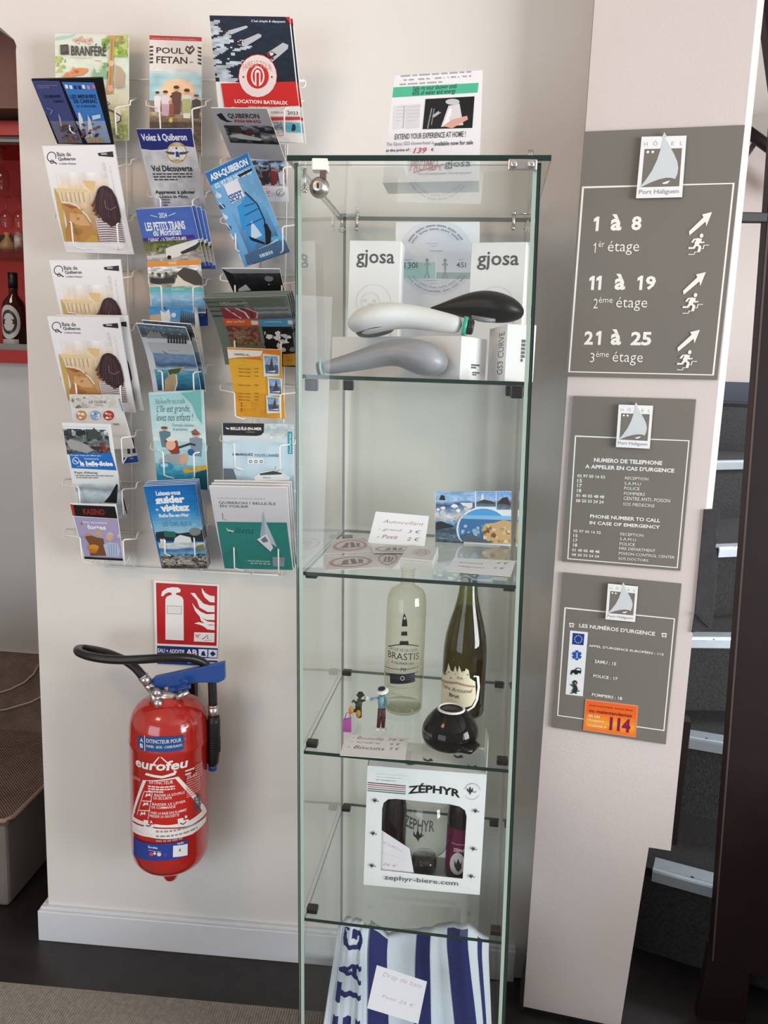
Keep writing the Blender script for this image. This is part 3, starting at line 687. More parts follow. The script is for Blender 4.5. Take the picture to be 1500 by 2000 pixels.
sheet('fire_sign', 'red and white fire extinguisher sign with flames on the wall above the extinguisher', 'sign', QF, -.004, -.004, a, t=.003, m='gloss')

EX, EY = -.557, -.103; EZ = V3(EX, EY, 0)
RX = .0825
zt = lambda y: at(330, y, EY).z
ext = thing('fire_extinguisher', 'red fire extinguisher with black hose and blue lever hanging on the wall', 'fire extinguisher', (EX, EY, zt(1718)))
z0 = zt(1718)
b = B(); zz = lambda y: zt(y)-z0
prof = [(0, 0), (.008, .001), (.014, .006), (.018, .016), (.023, .027), (.033, .036), (.048, .042), (.062, .050), (.073, .060), (.080, .074), (RX, .092), (RX, zz(1445)), (RX+.0012, zz(1442)), (RX+.0012, zz(1436)), (RX, zz(1433)), (RX, zz(1415)), (.080, zz(1398)), (.074, zz(1384)), (.064, zz(1373)), (.050, zz(1364)), (.038, zz(1359)), (.036, zz(1352)), (0, zz(1352))]
b.lathe((EX, EY, z0), prof, n=56); link('cylinder', b.bm, 'red', ext)
def cyl_inv(px, py):
    d = ray(px, py); o = CAM-V3(EX, EY, 0); A_ = d.x**2+d.y**2; B_ = o.x*d.x+o.y*d.y; C_ = o.x**2+o.y**2-RX**2; D_ = max(0, B_*B_-A_*C_)
    t = (-B_-math.sqrt(D_))/A_; p = CAM+d*t
    an = math.degrees(math.atan2(p.x-EX, -(p.y-EY)))
    return (an+90)/180*100, (zt(1400)-p.z)/(zt(1400)-zt(1690))*100
def cyl_map(u, v, o):
    an = math.radians(u*180-90); r = RX+.0004+o; return V3(EX+r*math.sin(an), EY-r*math.cos(an), zt(1400)+(zt(1690)-zt(1400))*v)
ZX = (3.226, 100, 1120)
a = PArt('b4231a', None, ZX, cyl_inv); WT = 'ebe4e4'
a.pp([(545, 1022), (690, 1028), (835, 1018), (835, 1110), (690, 1142), (550, 1128)], '24548f'); a.tp('A', 560, 1038, 580, 1062, WT, .03); a.tp('B', 560, 1072, 580, 1098, WT, .03); a.pp([(587, 1020), (591, 1020), (593, 1135), (589, 1135)], WT)
a.tp('EXTINCTEUR POUR', 600, 1048, 820, 1072, WT, .008); a.tp('PAPIER - BOIS - CARBURANTS', 600, 1086, 826, 1102, WT, .008)
a.ln([(640, 1205), (685, 1150), (735, 1195)], .9, WT, 1.0)
a.tp('eurofeu', 534, 1182, 862, 1243, WT, .028, shear=.12)
a.pp([(592, 1268), (600, 1255), (700, 1275), (775, 1252), (768, 1236), (792, 1246), (780, 1268), (700, 1290)], WT)
a.pp([(580, 1300), (700, 1297), (800, 1278), (972, 1480), (978, 1500), (950, 1535), (880, 1585), (740, 1600), (620, 1590), (512, 1550), (512, 1520)], WT)
a.pp([(600, 1305), (700, 1303), (782, 1292), (950, 1495), (880, 1550), (740, 1585), (620, 1570), (520, 1530)], 'bd2922')
a.pp([(512, 1560), (620, 1598), (740, 1608), (880, 1592), (975, 1525), (972, 1560), (890, 1640), (740, 1672), (620, 1660), (516, 1622)], WT)
a.lp(530, 1605, 640, 1650, 3, '9c8f92', th=.4, seed=3); a.lp(660, 1618, 920, 1650, 3, '9c8f92', th=.4, seed=4)
a.tp('EXTINCTEUR', 620, 1306, 768, 1328, WT, .008); a.lp(612, 1334, 780, 1380, 3, WT, th=.55, seed=5)
for y, t1, t2 in ((1382, 'ENLEVER LA GOUPILLE', 'DE SECURITE'), (1440, 'BAISSER LE LEVIER', 'DE COMMANDE'), (1496, 'VISER LA BASE DES FLAMMES', 'PRESSER LA GACHETTE')):
    x0 = 650-(y-1382)*.2; a.tp(t1, x0, y+4, x0+190+(y-1382)*.3, y+20, WT, .008); a.tp(t2, x0-4, y+26, x0+110+(y-1382)*.6, y+42, WT, .008)
a.ln([(590, 1372), (640, 1375)], .5, WT, 1); a.ln([(575, 1430), (635, 1433)], .5, WT, 1); a.ln([(556, 1490), (625, 1492)], .5, WT, 1); a.ln([(640, 1372), (612, 1545)], .5, WT, 1); a.ln([(588, 1372), (545, 1520)], .5, WT, 1)
for x, y in ((612, 1395), (597, 1452), (580, 1512)): a.pp([(x-18, y+12), (x-8, y-14), (x+2, y-4), (x+14, y-16), (x+18, y+8), (x+4, y+2)], WT)
a.pp([(585, 1550), (650, 1552), (646, 1598), (588, 1596)], WT); a.pp([(615, 1545), (652, 1547), (650, 1580), (614, 1578)], 'b92a24'); a.tp('A', 624, 1554, 642, 1572, WT, .03)
a.pp([(795, 1545), (865, 1525), (862, 1575), (800, 1590)], WT); a.pp([(830, 1520), (866, 1512), (866, 1545), (832, 1553)], 'b92a24'); a.tp('B', 840, 1522, 856, 1540, WT, .03); a.ln([(810, 1570), (830, 1578), (850, 1560)], .8, '555555', 1); a.ln([(600, 1585), (618, 1590), (632, 1582)], .8, '555555', 1)
a.lp(505, 1250, 568, 1315, 6, 'd98e88', th=.5, seed=6); a.lp(842, 1238, 900, 1262, 2, WT, th=.5, seed=7); a.lp(850, 1290, 935, 1380, 9, 'dd9a94', th=.5, seed=8); a.lp(905, 1210, 945, 1290, 7, 'dd9a94', th=.5, seed=9)
a.tp('75-43', 852, 1264, 912, 1282, WT, .0); a.tp('eurofeu', 893, 1395, 955, 1490, '5a5a66', .02, rot=-90)
a.pp([(525, 1660), (700, 1700), (858, 1672), (858, 1775), (700, 1805), (525, 1770)], '2d4596')
a.pp([(768, 1712), (857, 1700), (856, 1772), (766, 1784)], 'e8e8ec'); a.tp('4', 800, 1728, 816, 1752, '8a7a50', .01); a.tp('Vérifié', 792, 1690, 832, 1702, WT, .02)
a.tp('Eurofeu', 615, 1715, 672, 1730, WT, .02); a.lp(615, 1738, 730, 1752, 1, 'b8c2e4', th=.5)
a.cp(635, 1765, 13, 12, 'd84a40'); a.cp(655, 1760, 8, 9, 'e9d8d8'); a.cp(682, 1765, 13, 13, 'e9d0d6'); a.cp(688, 1752, 6, 6, 'd85a60'); a.cp(720, 1768, 12, 11, '6a3f86')
lb = link('printed_label', a.bm(cyl_map, gx=30, gy=6), 'gloss', ext, fix=False); lb['label'] = 'blue and white printing around the red cylinder'
E2 = lambda px, py, dy=0: at(px, py, EY+dy)
b = B(); c0 = E2(328, 1362); b.lathe((EX, EY, zt(1362)), [(0, 0), (.030, 0), (.034, .006), (.034, .014), (.030, .020), (.022, .024), (0, .024)], n=28); b.tube([E2(300, 1345, -.02), E2(306, 1372, -.038)], .011, n=12); b.ball(E2(309, 1373, -.04), .0105); b.ball(E2(307, 1353, -.036), .010); b.tube([E2(345, 1364, -.03), E2(368, 1350, -.02)], .007, n=10)
b.tube([E2(302, 1352, -.01), E2(288, 1334, -.02)], .010, n=12)
b.lathe(E2(330, 1345), [(0, 0), (.016, 0), (.016, .026), (0, .026)], n=16)
valve = link('valve', b.bm, 'steel', ext)
b = B(); b.tube([E2(342, 1345, -.03), E2(362, 1338, -.034), E2(366, 1330, -.034), E2(352, 1328, -.03)], .0032, n=8); link('safety_pin', b.bm, 'blue', ext)
b = B()
lv = [(292, 1332), (300, 1323), (330, 1317), (370, 1308), (437, 1294), (438, 1328), (426, 1334), (370, 1334), (352, 1341), (305, 1344)]
b.prism([E2(x, y, -.016) for x, y in lv], V3(0, .015, 0)); b.tube([E2(330, 1346, -.017), E2(352, 1345, -.02), E2(372, 1340, -.017)], .006, n=8)
link('lever', b.bm, 'blue', ext, bevel=.002)
hose = [(291, 1336, -.02), (278, 1320, -.022), (264, 1304, -.022), (246, 1291, -.022), (228, 1283, -.015), (210, 1276, -.004), (190, 1271, .012), (172, 1268, .026), (160, 1267, .024), (153, 1268, .008), (152, 1271, -.015), (158, 1276, -.034), (176, 1282, -.046), (205, 1287, -.05), (240, 1289, -.05), (290, 1287, -.046), (340, 1284, -.03), (375, 1286, -.012), (396, 1294, 0), (408, 1306, .006), (413, 1320, .008), (415, 1345, .008), (416, 1380, .008)]
b = B(); P_ = [E2(*h) for h in hose]
fine = []
for i in range(len(P_)-1):                # smooth the bends
    p0, p1, p2, p3 = P_[max(i-1, 0)], P_[i], P_[i+1], P_[min(i+2, len(P_)-1)]
    for k in range(4):
        t = k/4; fine.append(.5*((2*p1)+(p2-p0)*t+(2*p0-5*p1+4*p2-p3)*t*t+(3*p1-p0-3*p2+p3)*t**3))
fine.append(P_[-1])
b.tube(fine, .0092, n=12); link('hose', b.bm, 'rubber', ext)
for p, q in ((hose[1], (290, 1335, -.02)), ((416, 1376, .008), (417, 1402, .008))):
    b = B(); b.tube([E2(*p), E2(*q)], .0108, n=14); b.tube([E2(*p), E2(*p).lerp(E2(*q), .15)], .0118, n=14); link('ferrule', b.bm, 'steel', ext)
b = B(); b.tube([E2(417, 1398, .008), E2(417.5, 1410, .008), E2(417.5, 1440, .008), E2(417, 1472, .008), E2(416, 1488, .008), E2(415.5, 1494, .008)], .014, n=16, rs=[.0125, .0138, .0140, .0130, .0125, .009]); 
for k in range(6): b.tube([E2(417.5, 1440+k*5, .008), E2(417.5, 1442+k*5, .008)], .0147, n=16)
nz_ = link('nozzle', b.bm, 'black', ext); b = B(); b.tube([E2(415.5, 1492, .008), E2(415.5, 1503, .008)], .009, n=14); link('nozzle_tip', b.bm, 'blue', nz_)
b = B(); b.box((EX-.03, -.022, zt(1450)), (EX+.03, -.001, zt(1362))); b.box((EX-.02, -.006, zt(1620)), (EX+.02, -.001, zt(1440))); link('wall_bracket', b.bm, 'black', ext)

# ------------------------------------------------------------------ wire brochure rack
rk = thing('brochure_rack', 'white wire brochure rack with three columns of pockets on the wall', 'rack', (-.6, 0, at(350, 1113, 0).z))
wr = .0016
cols = [([at(107, 430, -.042).x, at(139, 430, -.086).x, at(228, 430, -.086).x, at(258, 430, -.042).x], 180, [193, 308, 418, 526, 630, 734, 836, 937, 1035]),
        ([at(286, 205, -.042).x, at(311, 205, -.086).x, at(375, 205, -.086).x, at(402, 205, -.042).x], 345, [195, 372, 543, 710, 867, 1021]),
        ([at(431, 205, -.042).x, at(460, 205, -.086).x, at(555, 205, -.086).x, at(587, 205, -.042).x], 510, [195, 310, 425, 537, 648, 752, 852, 955, 1050])]
zb, ztp = at(350, 1113, -.01).z, at(330, 96, -.02).z
for xs, pxm, ys in cols:
    for x in (xs[1]+.022, xs[2]-.008):
        b = B(); b.tube([V3(x, -.014, ztp), V3(x, -.014, zb)], wr*1.15, n=6); link('upright', b.bm, 'wire', rk)
    for y_ in ys:
        b = B(); z = at(pxm, y_, 0).z; zs_ = at(pxm, y_+1, -.037).z; zc = at(pxm, y_+13, -.044).z; zi = at(pxm, y_+16, -.085).z; zl = at(pxm, y_+62, -.08).z; zb_ = at(pxm, y_+68, -.06).z
        for xo, xi, s_ in ((xs[0], xs[1], 1), (xs[3], xs[2], -1)):
            b.tube([V3(xo, -.004, z), V3(xo, -.033, zs_), V3(xo, -.042, zs_-.004), V3(xo, -.043, zc+.002), V3(xo+s_*.003, -.046, zc), V3(xi-s_*.003, -.083, zi), V3(xi, -.086, zi-.003), V3(xi, -.080, zl), V3(xi+s_*.003, -.074, zl-.003), V3(xi+s_*.011, -.055, zb_), V3(xi+s_*.013, -.030, zb_+.010), V3(xi+s_*.014, -.014, zb_+.022)], wr, n=6)
        b.tube([V3(xs[0], -.005, z), V3(xs[3], -.005, z)], wr*.8, n=6)
        link('pocket', b.bm, 'wire', rk)
xl, xr = cols[0][0][1], cols[2][0][3]
b = B(); b.tube([V3(xl+.02, -.012, zb), V3(xr-.03, -.012, zb)], wr*1.2, n=6); link('rail', b.bm, 'wire', rk)
zr = at(330, 157, -.01).z
b = B(); b.tube([V3(cols[0][0][3]-.02, -.012, zr), V3(xr, -.012, zr)], wr*1.2, n=6); link('rail', b.bm, 'wire', rk)
b = B(); c = at(589, 163, -.01); b.tube([c+V3(.008*math.cos(t*PI/6), 0, .008*math.sin(t*PI/6)) for t in range(13)], wr, n=6); link('hook', b.bm, 'wire', rk)
# ------------------------------------------------------------------ brochures in the rack
ZA, ZB, ZC, ZD, ZE, ZF = (5.264, 40, 20), (3.947, 240, 20), (5.404, 60, 270), (3.947, 240, 390), (3.773, 60, 600), (3.947, 240, 740)
GL = 'leaflets left of the rack'
# --- left column
q = [(107, 65), (251, 68), (251, 274), (110, 272)]; a = PArt('d3dcc4', q, ZA)
a.ph(350, 240, 1115, 960, [(0, 'd2ddd2'), (.5, 'd5e2d4'), (1, 'dfe3cd')], noise=.03)
a.ph(350, 960, 1115, 1350, [(0, 'dadfc0'), (.5, 'cfd49a'), (1, 'c3cf9e')], noise=.10, seed=4)
a.pp([(350, 285), (420, 265), (500, 262), (560, 240), (575, 245), (540, 275), (450, 300), (360, 310)], 'a9c9c6')
a.blobs(360, 460, 470, 640, 12, ['a9b86a', 'b6c27c', '9db05c'], 3, (.15, .35)); a.blobs(840, 270, 920, 420, 9, ['7fae52', '94b862', '6b9a44'], 5, (.2, .4)); a.blobs(940, 250, 1105, 480, 26, ['8fb24c', 'a5bf5c', '6f9c46', 'c0cf7a'], 6, (.12, .28))
a.pp([(900, 260), (960, 265), (1010, 262), (975, 300), (965, 420), (960, 560), (950, 700), (960, 850), (880, 860), (905, 700), (915, 520), (925, 400), (922, 300)], 'c39a63'); a.ln([(945, 300), (940, 500), (925, 820)], 1.4, 'a87c4c')
a.pp([(1020, 265), (1055, 262), (1040, 330), (1015, 360)], 'b58a5a'); a.cp(940, 545, 28, 30, 'e0b49a'); a.cp(930, 800, 32, 34, 'dcae98')
a.pp([(415, 358), (495, 352), (503, 455), (418, 458)], '3d3b3a'); a.lp(428, 375, 485, 440, 4, '8a8886', th=.3)
a.tp('BRANFÉRÉ', 525, 340, 885, 472, '3f3d3b', .02); a.lp(525, 485, 885, 500, 1, 'd9a08c', th=.6); a.lp(770, 512, 885, 530, 1, 'd9a08c', th=.6)
a.ln([(560, 320), (600, 300), (640, 330), (620, 285), (690, 330), (735, 290), (740, 330)], 1.6, 'd99a8c'); a.ln([(630, 270), (660, 320)], 1.2, 'd99a8c'); a.blobs(560, 290, 740, 350, 8, ['e2b0a0', 'd98f80'], 8, (.06, .12))
a.pp([(420, 700), (480, 650), (540, 620), (545, 575), (565, 600), (620, 590), (700, 598), (695, 625), (640, 665), (580, 668), (530, 690), (500, 705)], 'd98f5e'); a.blobs(450, 640, 560, 700, 8, ['c97a4a', 'e8b088'], 9, (.06, .12)); a.cp(585, 630, 22, 16, 'b8603e')
a.pp([(750, 700), (750, 640), (765, 580), (778, 640), (830, 640), (835, 600), (900, 620), (890, 700)], '86b48e'); a.blobs(840, 540, 905, 610, 6, ['5f9a56', '76ad66'], 10, (.2, .35)); a.pp([(985, 560), (1040, 590), (1075, 650), (1070, 790), (985, 800)], 'b9a690')
a.cp(1010, 1080, 32, 75, 'f1efe2'); a.ln([(890, 1010), (960, 1040), (1040, 1090), (1035, 1140), (980, 1170)], 1.2, '3a3c38'); a.ln([(900, 940), (930, 960), (890, 990)], 1.0, '4a4c46'); a.blobs(980, 1180, 1100, 1340, 12, ['b8bd7a', 'c9c98e', 'a8b26c'], 12, (.15, .3))
sheet('leaflet', 'pale green illustrated leaflet with trees and a giraffe head, top of the left column', 'leaflet', q, -.046, -.04, a, t=.003)

q = [(61, 155), (200, 152), (222, 283), (112, 281)]; a = PArt('0d0c10', q, ZA)
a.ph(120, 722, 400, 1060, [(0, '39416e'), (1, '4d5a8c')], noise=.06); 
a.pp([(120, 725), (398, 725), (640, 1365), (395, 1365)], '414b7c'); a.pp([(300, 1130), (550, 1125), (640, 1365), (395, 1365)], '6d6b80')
a.pp([(425, 735), (755, 740), (930, 1362), (690, 1362)], '3f7cc4'); a.pp([(560, 1130), (865, 1125), (930, 1362), (690, 1362)], '8fa3c2')
for x, y in ((455, 760), (500, 765), (545, 768), (590, 770), (630, 762), (680, 768), (735, 760)):
    a.pp([(x, y), (x+28, y+2), (x+38, y+38), (x+10, y+36)], ['eeeeee', 'e0909c', 'd8787c', 'f0f0f0', 'eaeaf0', '2c3a78', '2a2f50'][(x//45) % 7])
a.tp('LES MENHIRS', 505, 858, 780, 895, '14305c', .03); a.tp('DE CARNAC', 540, 905, 790, 942, '14305c', .03); a.tp('ET À PROXIM...', 572, 958, 795, 985, '1c3f74', .02); a.tp('LES MENHIRS', 235, 862, 420, 890, '20264a', .02); a.tp('CARNAC', 330, 910, 450, 938, '20264a', .02)
a.lp(160, 765, 390, 800, 2, '7d6f86', th=.6)
for pts, c in (([(590, 1040), (610, 1038), (640, 1110), (650, 1240), (610, 1200)], 'dfe3ec'), ([(690, 1060), (720, 1110), (740, 1200), (740, 1300), (700, 1290)], 'cfd2d8'), ([(385, 1045), (410, 1090), (430, 1200), (410, 1180)], 'a5a6b6')): a.pp(pts, c)
a.blobs(620, 1150, 820, 1300, 26, ['6a4a48', '3a2a30', 'b8b0b4', '8a5650'], 21, (.05, .12)); a.blobs(420, 1160, 600, 1340, 22, ['4a3a38', '5d4038', '7a6a68', '2a2428'], 22, (.06, .14))
a.tp('MENEC', 690, 1300, 860, 1345, 'd89c28', .03); a.tp('MENEC', 450, 1312, 590, 1350, '8a6a30', .02); a.pp([(735, 1065), (820, 1050), (830, 1085), (745, 1110)], 'c4d6ea'); a.ln([(270, 985), (330, 1010), (310, 1050)], 1.4, '7a86b4'); a.ln([(310, 1120), (370, 1150)], 1.2, '7a86b4')
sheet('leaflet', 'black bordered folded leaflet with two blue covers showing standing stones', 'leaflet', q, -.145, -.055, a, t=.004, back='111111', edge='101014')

def magazine(q, yt, yb, lab, Z):
    # measured on the topmost copy; the quad carries it to its own place
    q0 = [(82, 285), (223, 283), (262, 497), (129, 492)]; a = PArt('ecebee', q0, ZC)
    cx, cy = 222, 190
    a.add(*ringpts(a, 222, 188, 50, 52, 9, 60, 380), '2b2d31'); a.add(*ringpts(a, 228, 236, 22, 20, 8, 0, 360), '2b2d31'); a.ln([(245, 235), (280, 258)], 1.2, '2b2d31')
    a.tp('Baie de', 275, 140, 430, 182, '55585c', .02); a.tp('Quiberon', 288, 190, 480, 228, '4a4d52', .03); a.tp('La Sublime Atlantique', 302, 244, 485, 268, '66696e', .015)
    a.pp([(708, 150), (868, 132), (878, 190), (722, 178)], '2e2a2c'); a.lp(745, 150, 850, 172, 1, 'c9c6c6', th=.7)
    # picture, lit straw tones, reader with dark hair and striped top
    u0, v0 = a.C(205, 300)
    def fn(u, v):
        t = v; c = ramp([(0, 'ecebee'), (.12, 'eadfd8'), (.24, 'ecd6b4'), (.40, 'd8c3a6'), (.62, 'c8a884'), (.85, 'b98d62'), (1, '9c7850')], t)
        k = 1+(vn(u*9, v*9, 31)-.5)*.10+(vn(u*26, v*4, 32)-.5)*(.14 if .3 < v < .62 else .04); return tuple(min(1, x*k) for x in c)
    a.pic(12, 23.5, 71, 64.5, 30, 34, fn)
    a.pp([(550, 420), (690, 430), (680, 520), (640, 530), (590, 490)], 'e2c48e'); a.pp([(260, 500), (600, 512), (612, 545), (270, 560)], 'e4cfa0'); a.pp([(250, 500), (300, 560), (345, 700), (390, 1080), (360, 1080)], 'c9aa62')
    for k in range(6): a.ln([(330+k*45, 545), (350+k*45, 650)], .7, 'b3987e')
    a.pp([(320, 650), (400, 655), (500, 690), (640, 880), (720, 1085), (560, 1085), (440, 1080), (380, 1075), (372, 960), (400, 860), (360, 740)], 'bd8a52'); a.pp([(340, 665), (440, 720), (500, 700), (470, 690)], '9c5f42'); a.pp([(420, 760), (560, 780), (640, 900), (520, 900), (420, 850)], 'd3a878'); a.cp(500, 965, 55, 40, 'a87a48'); a.ln([(330, 648), (420, 655), (500, 690), (600, 790), (640, 860)], 1.3, 'eee6da')
    a.pp([(570, 1085), (640, 1010), (700, 1000), (730, 1085)], 'c4a044'); a.blobs(380, 700, 560, 840, 6, ['cf9a66', 'b47a4a'], 33, (.05, .1))
    a.pp([(690, 830), (760, 800), (880, 860), (970, 890), (1002, 1085), (735, 1085), (715, 960)], 'dcd6d4')
    for k in range(10): a.ln([(700+k*4, 840+k*26), (800+k*6, 835+k*26), (965+k*3.5, 862+k*24)], .85, '6d4f60' if k % 2 else '7c5668')
    for p in ([(725, 540), (690, 620), (655, 690)], [(720, 580), (690, 680), (668, 745)], [(730, 640), (712, 720), (690, 785)], [(745, 700), (740, 770), (722, 815)]): a.ln(p, 2.0, '8a5a3e'); a.ln([(x+9, y+4) for x, y in p], 1.6, '5a3a36')
    a.pp([(742, 486), (775, 472), (812, 478), (862, 512), (912, 598), (940, 700), (958, 800), (950, 868), (905, 892), (860, 897), (812, 872), (775, 822), (742, 792), (706, 760), (692, 700), (690, 622), (704, 545), (720, 508)], '3d2d32')
    for p in ([(742, 792), (770, 850), (800, 862), (790, 820)], [(830, 868), (850, 910), (880, 905), (870, 880)]): a.pp(p, '4d3536')
    for k in range(9): a.ln([(760+k*12, 492+k*9), (735+k*22, 640+k*8), (740+k*24, 780+k*10)], .55, ['5f4246', '6d4c46', '54383c'][k % 3])
    a.ln([(790, 620), (800, 700), (850, 725), (910, 690)], .6, '8c7f92')
    a.tp('COMMERCES', 845, 272, 925, 720, '2f3034', .01, rot=90)
    a.txt('GUIDE', 80.5, 14.2, 2.6, 13.5, 'b8b4b4', rot=90)
    a.lp(385, 1100, 1010, 1120, 1, 'b4b0b4', th=.6); a.lp(460, 1125, 1010, 1142, 1, 'bdbabd', th=.6); a.lp(600, 1165, 720, 1180, 1, 'c4c2c4', th=.6)
    return sheet('magazine', lab, 'magazine', q, yt, yb, a, t=.004, bow=.004, edge='d8d8da')
def ringpts(a, x, y, rx, ry, t, a0, a1, n=30):
    vs = []; fs = []
    for k in range(n+1):
        an = math.radians(a0+(a1-a0)*k/n); vs += [a.P(x+rx*math.cos(an), y+ry*math.sin(an)), a.P(x+(rx-t)*math.cos(an), y+(ry-t)*math.sin(an))]
    return vs, [(2*k, 2*k+2, 2*k+3, 2*k+1) for k in range(n)]
magazine([(82, 285), (223, 283), (262, 497), (129, 492)], -.14, -.052, 'white magazine with girl in striped top on cover, topmost of three, fully uncovered', ZC)
m2 = magazine([(96, 508), (235, 507), (263, 708), (141, 700)], -.118, -.042, 'white magazine with girl in striped top, middle of three, lower half hidden', ZC)
m3 = magazine([(92, 618), (233, 620), (266, 806), (136, 800)], -.142, -.052, 'white magazine with girl in striped top, lowest of three, in front of a second copy', ZC)
c = dup(m3, (.012, .012, .004), 'white magazine copy showing only its right edge behind the lowest magazine')

q = [(135, 771), (232, 772), (262, 876), (150, 880)]; a = PArt('dcdad8', q, ZE)
a.ph(300, 650, 640, 740, [(0, 'd8d4d0'), (1, 'cfcac6')], noise=.10, fx=10); a.blobs(300, 660, 420, 740, 14, ['8a8480', 'b8b2ac', 'e8e6e4', '6e6a68'], 41, (.08, .18)); a.tp('LE GUIDE', 430, 685, 560, 705, '8d8a8a', .01); a.lp(470, 715, 575, 730, 1, 'a8a4a4')
for x, c1, c2 in ((375, 'c08a5a', 'e0b890'), (478, '8fa4c0', '6a7a8e'), (575, 'a83c34', 'd88a80')):
    a.cp(x, 792, 46, 40, 'f2f0ee'); a.cp(x, 792, 42, 37, c1); a.blobs(x-30, 770, x+30, 815, 5, [c2, 'ece8e4'], x, (.15, .3))
a.tp('TAXI', 605, 850, 655, 862, '2a2a2a', .02); a.pp([(655, 670), (690, 665), (715, 770), (690, 800)], '9fb6d0'); a.ln([(660, 670), (700, 760)], 1.5, '5078b4')
sheet('leaflet', 'white leaflet with three round pictures tucked under the lowest magazine', 'leaflet', q, -.10, -.045, a, t=.002)
q = [(222, 790), (246, 786), (271, 904), (240, 906)]; a = PArt('e4e3e4', q, ZE)
a.ph(690, 960, 770, 1080, [(0, 'e4e3e4'), (1, 'dedde0')], noise=.02, nx=4, ny=4); a.pp([(703, 965), (722, 963), (735, 1078), (714, 1080)], '3d3d44'); a.pp([(742, 962), (760, 960), (775, 1072), (752, 1076)], '3d3d44'); a.pp([(680, 1110), (785, 1092), (796, 1142), (684, 1152)], '23479c'); a.lp(730, 1110, 775, 1128, 1, 'a8b8e0')
sheet('leaflet', 'narrow white leaflet with a dark blue foot behind the round pictures', 'leaflet', q, -.03, -.028, a, t=.0015)
q = [(196, 905), (226, 906), (249, 1003), (214, 1003)]; a = PArt('25282b', q, ZE); a.lp(640, 1280, 700, 1500, 5, '3d4246'); a.pp([(600, 1160), (640, 1180), (640, 1240)], 'c8cdd0')
sheet('leaflet', 'dark leaflet standing behind the blue banner leaflet with grey stones', 'leaflet', q, -.06, -.04, a, t=.002)
q = [(121, 826), (215, 829), (247, 1012), (158, 1012)]; a = PArt('dfe3e6', q, ZE)
a.ph(235, 870, 565, 890, [(0, 'd0dbe2'), (1, 'c0cfd8')], noise=.03, nx=8, ny=3); a.ph(240, 890, 600, 1075, [(0, 'a9b6bd'), (.35, '5c6668'), (.7, '7c7f80'), (1, '3a3c3e')], noise=.35, seed=43, fx=9, fy=7, dark='1e1f20', thr=.6)
a.pp([(420, 930), (468, 885), (520, 935), (530, 960), (420, 960)], '3f4448'); a.pp([(330, 930), (350, 905), (400, 900), (410, 930), (360, 945)], '23282a'); a.pp([(265, 975), (300, 960), (420, 1000), (470, 1040), (420, 1060), (300, 1030)], '9a9c9c'); a.blobs(510, 990, 590, 1050, 10, ['a8322c', '7c2622', '5a3a36'], 44, (.12, .25))
a.pp([(292, 1060), (600, 1058), (645, 1182), (312, 1165)], '2168b8'); a.tp('Ce plan vous est offert par :', 300, 1066, 535, 1085, 'd8e4f2', .015); a.tp('Conserverie', 400, 1090, 510, 1106, 'd8e4f2', .01); a.tp('la belle-iloise', 368, 1112, 615, 1152, 'f0f4f8', .045); a.add(*ringpts(a, 340, 1112, 26, 26, 5, 0, 360), 'd8e4f2'); a.ln([(325, 1105), (355, 1125)], 1.2, 'd8e4f2'); a.lp(350, 1150, 610, 1162, 1, 'a4c2e4', th=.6)
a.tp("Pays d'Auray", 330, 1188, 505, 1212, '55595d', .01); a.lp(340, 1215, 620, 1250, 2, '7d8186', th=.45)
a.ph(330, 1280, 720, 1560, [(0, 'cfd6da'), (.15, '8a9aa4'), (.25, 'c2ced6'), (.6, '9fb4be'), (1, 'b9c6cc')], noise=.05, seed=45); a.pp([(545, 1425), (590, 1370), (640, 1280), (650, 1290), (640, 1430)], '17181a')
sheet('leaflet', 'leaflet with grey stone photo, blue banner and black sail, second lowest of left column', 'leaflet', q, -.118, -.05, a, t=.003, bow=.006)
q = [(136, 984), (226, 986), (241, 1096), (164, 1091)]; a = PArt('e6e4e4', q, ZE)
a.pp([(300, 1455), (620, 1468), (640, 1555), (315, 1535)], '1d1718'); a.pp([(290, 1450), (312, 1455), (328, 1535), (304, 1530)], 'a83a30'); a.tp('KASINO', 380, 1482, 548, 1530, '8e2c2a', .03)
a.pp([(318, 1540), (642, 1558), (690, 1850), (395, 1835)], 'a79fc4'); a.tp('Des émotions', 385, 1572, 565, 1592, 'eeeaf4', .01); a.tp('fortes', 412, 1598, 555, 1636, 'f0eef6', .03)
a.pp([(400, 1690), (420, 1665), (480, 1690), (535, 1700), (560, 1830), (440, 1830), (430, 1740)], '7a5136'); a.pp([(395, 1680), (410, 1655), (445, 1660), (440, 1680)], 'c49072'); a.cp(498, 1655, 28, 26, 'cfa184'); a.pp([(468, 1640), (500, 1622), (528, 1642), (520, 1650), (480, 1650)], 'a8a4a4'); a.cp(582, 1688, 28, 30, 'd8ac92'); a.pp([(555, 1670), (585, 1648), (612, 1672)], 'c8c4c0'); a.pp([(535, 1745), (580, 1725), (640, 1735), (660, 1790), (652, 1835), (560, 1835)], 'b9c6e0')
for k in range(4): a.ln([(575+k*18, 1740), (580+k*18, 1830)], .9, '7f93c0')
a.cp(462, 1765, 42, 22, 'd6942e'); a.pp([(425, 1775), (500, 1780), (480, 1810), (440, 1806)], 'c07c24'); a.cp(655, 1680, 18, 18, 'c8c2dc'); a.cp(375, 1590, 8, 10, 'c86a6a')
a.pp([(395, 1835), (690, 1850), (690, 1868), (400, 1862)], '1d1718'); a.lp(450, 1840, 630, 1855, 1, '7a7274')
sheet('leaflet', 'lilac leaflet with two grey haired people and a black header, bottom of the left column', 'leaflet', q, -.105, -.05, a, t=.003)

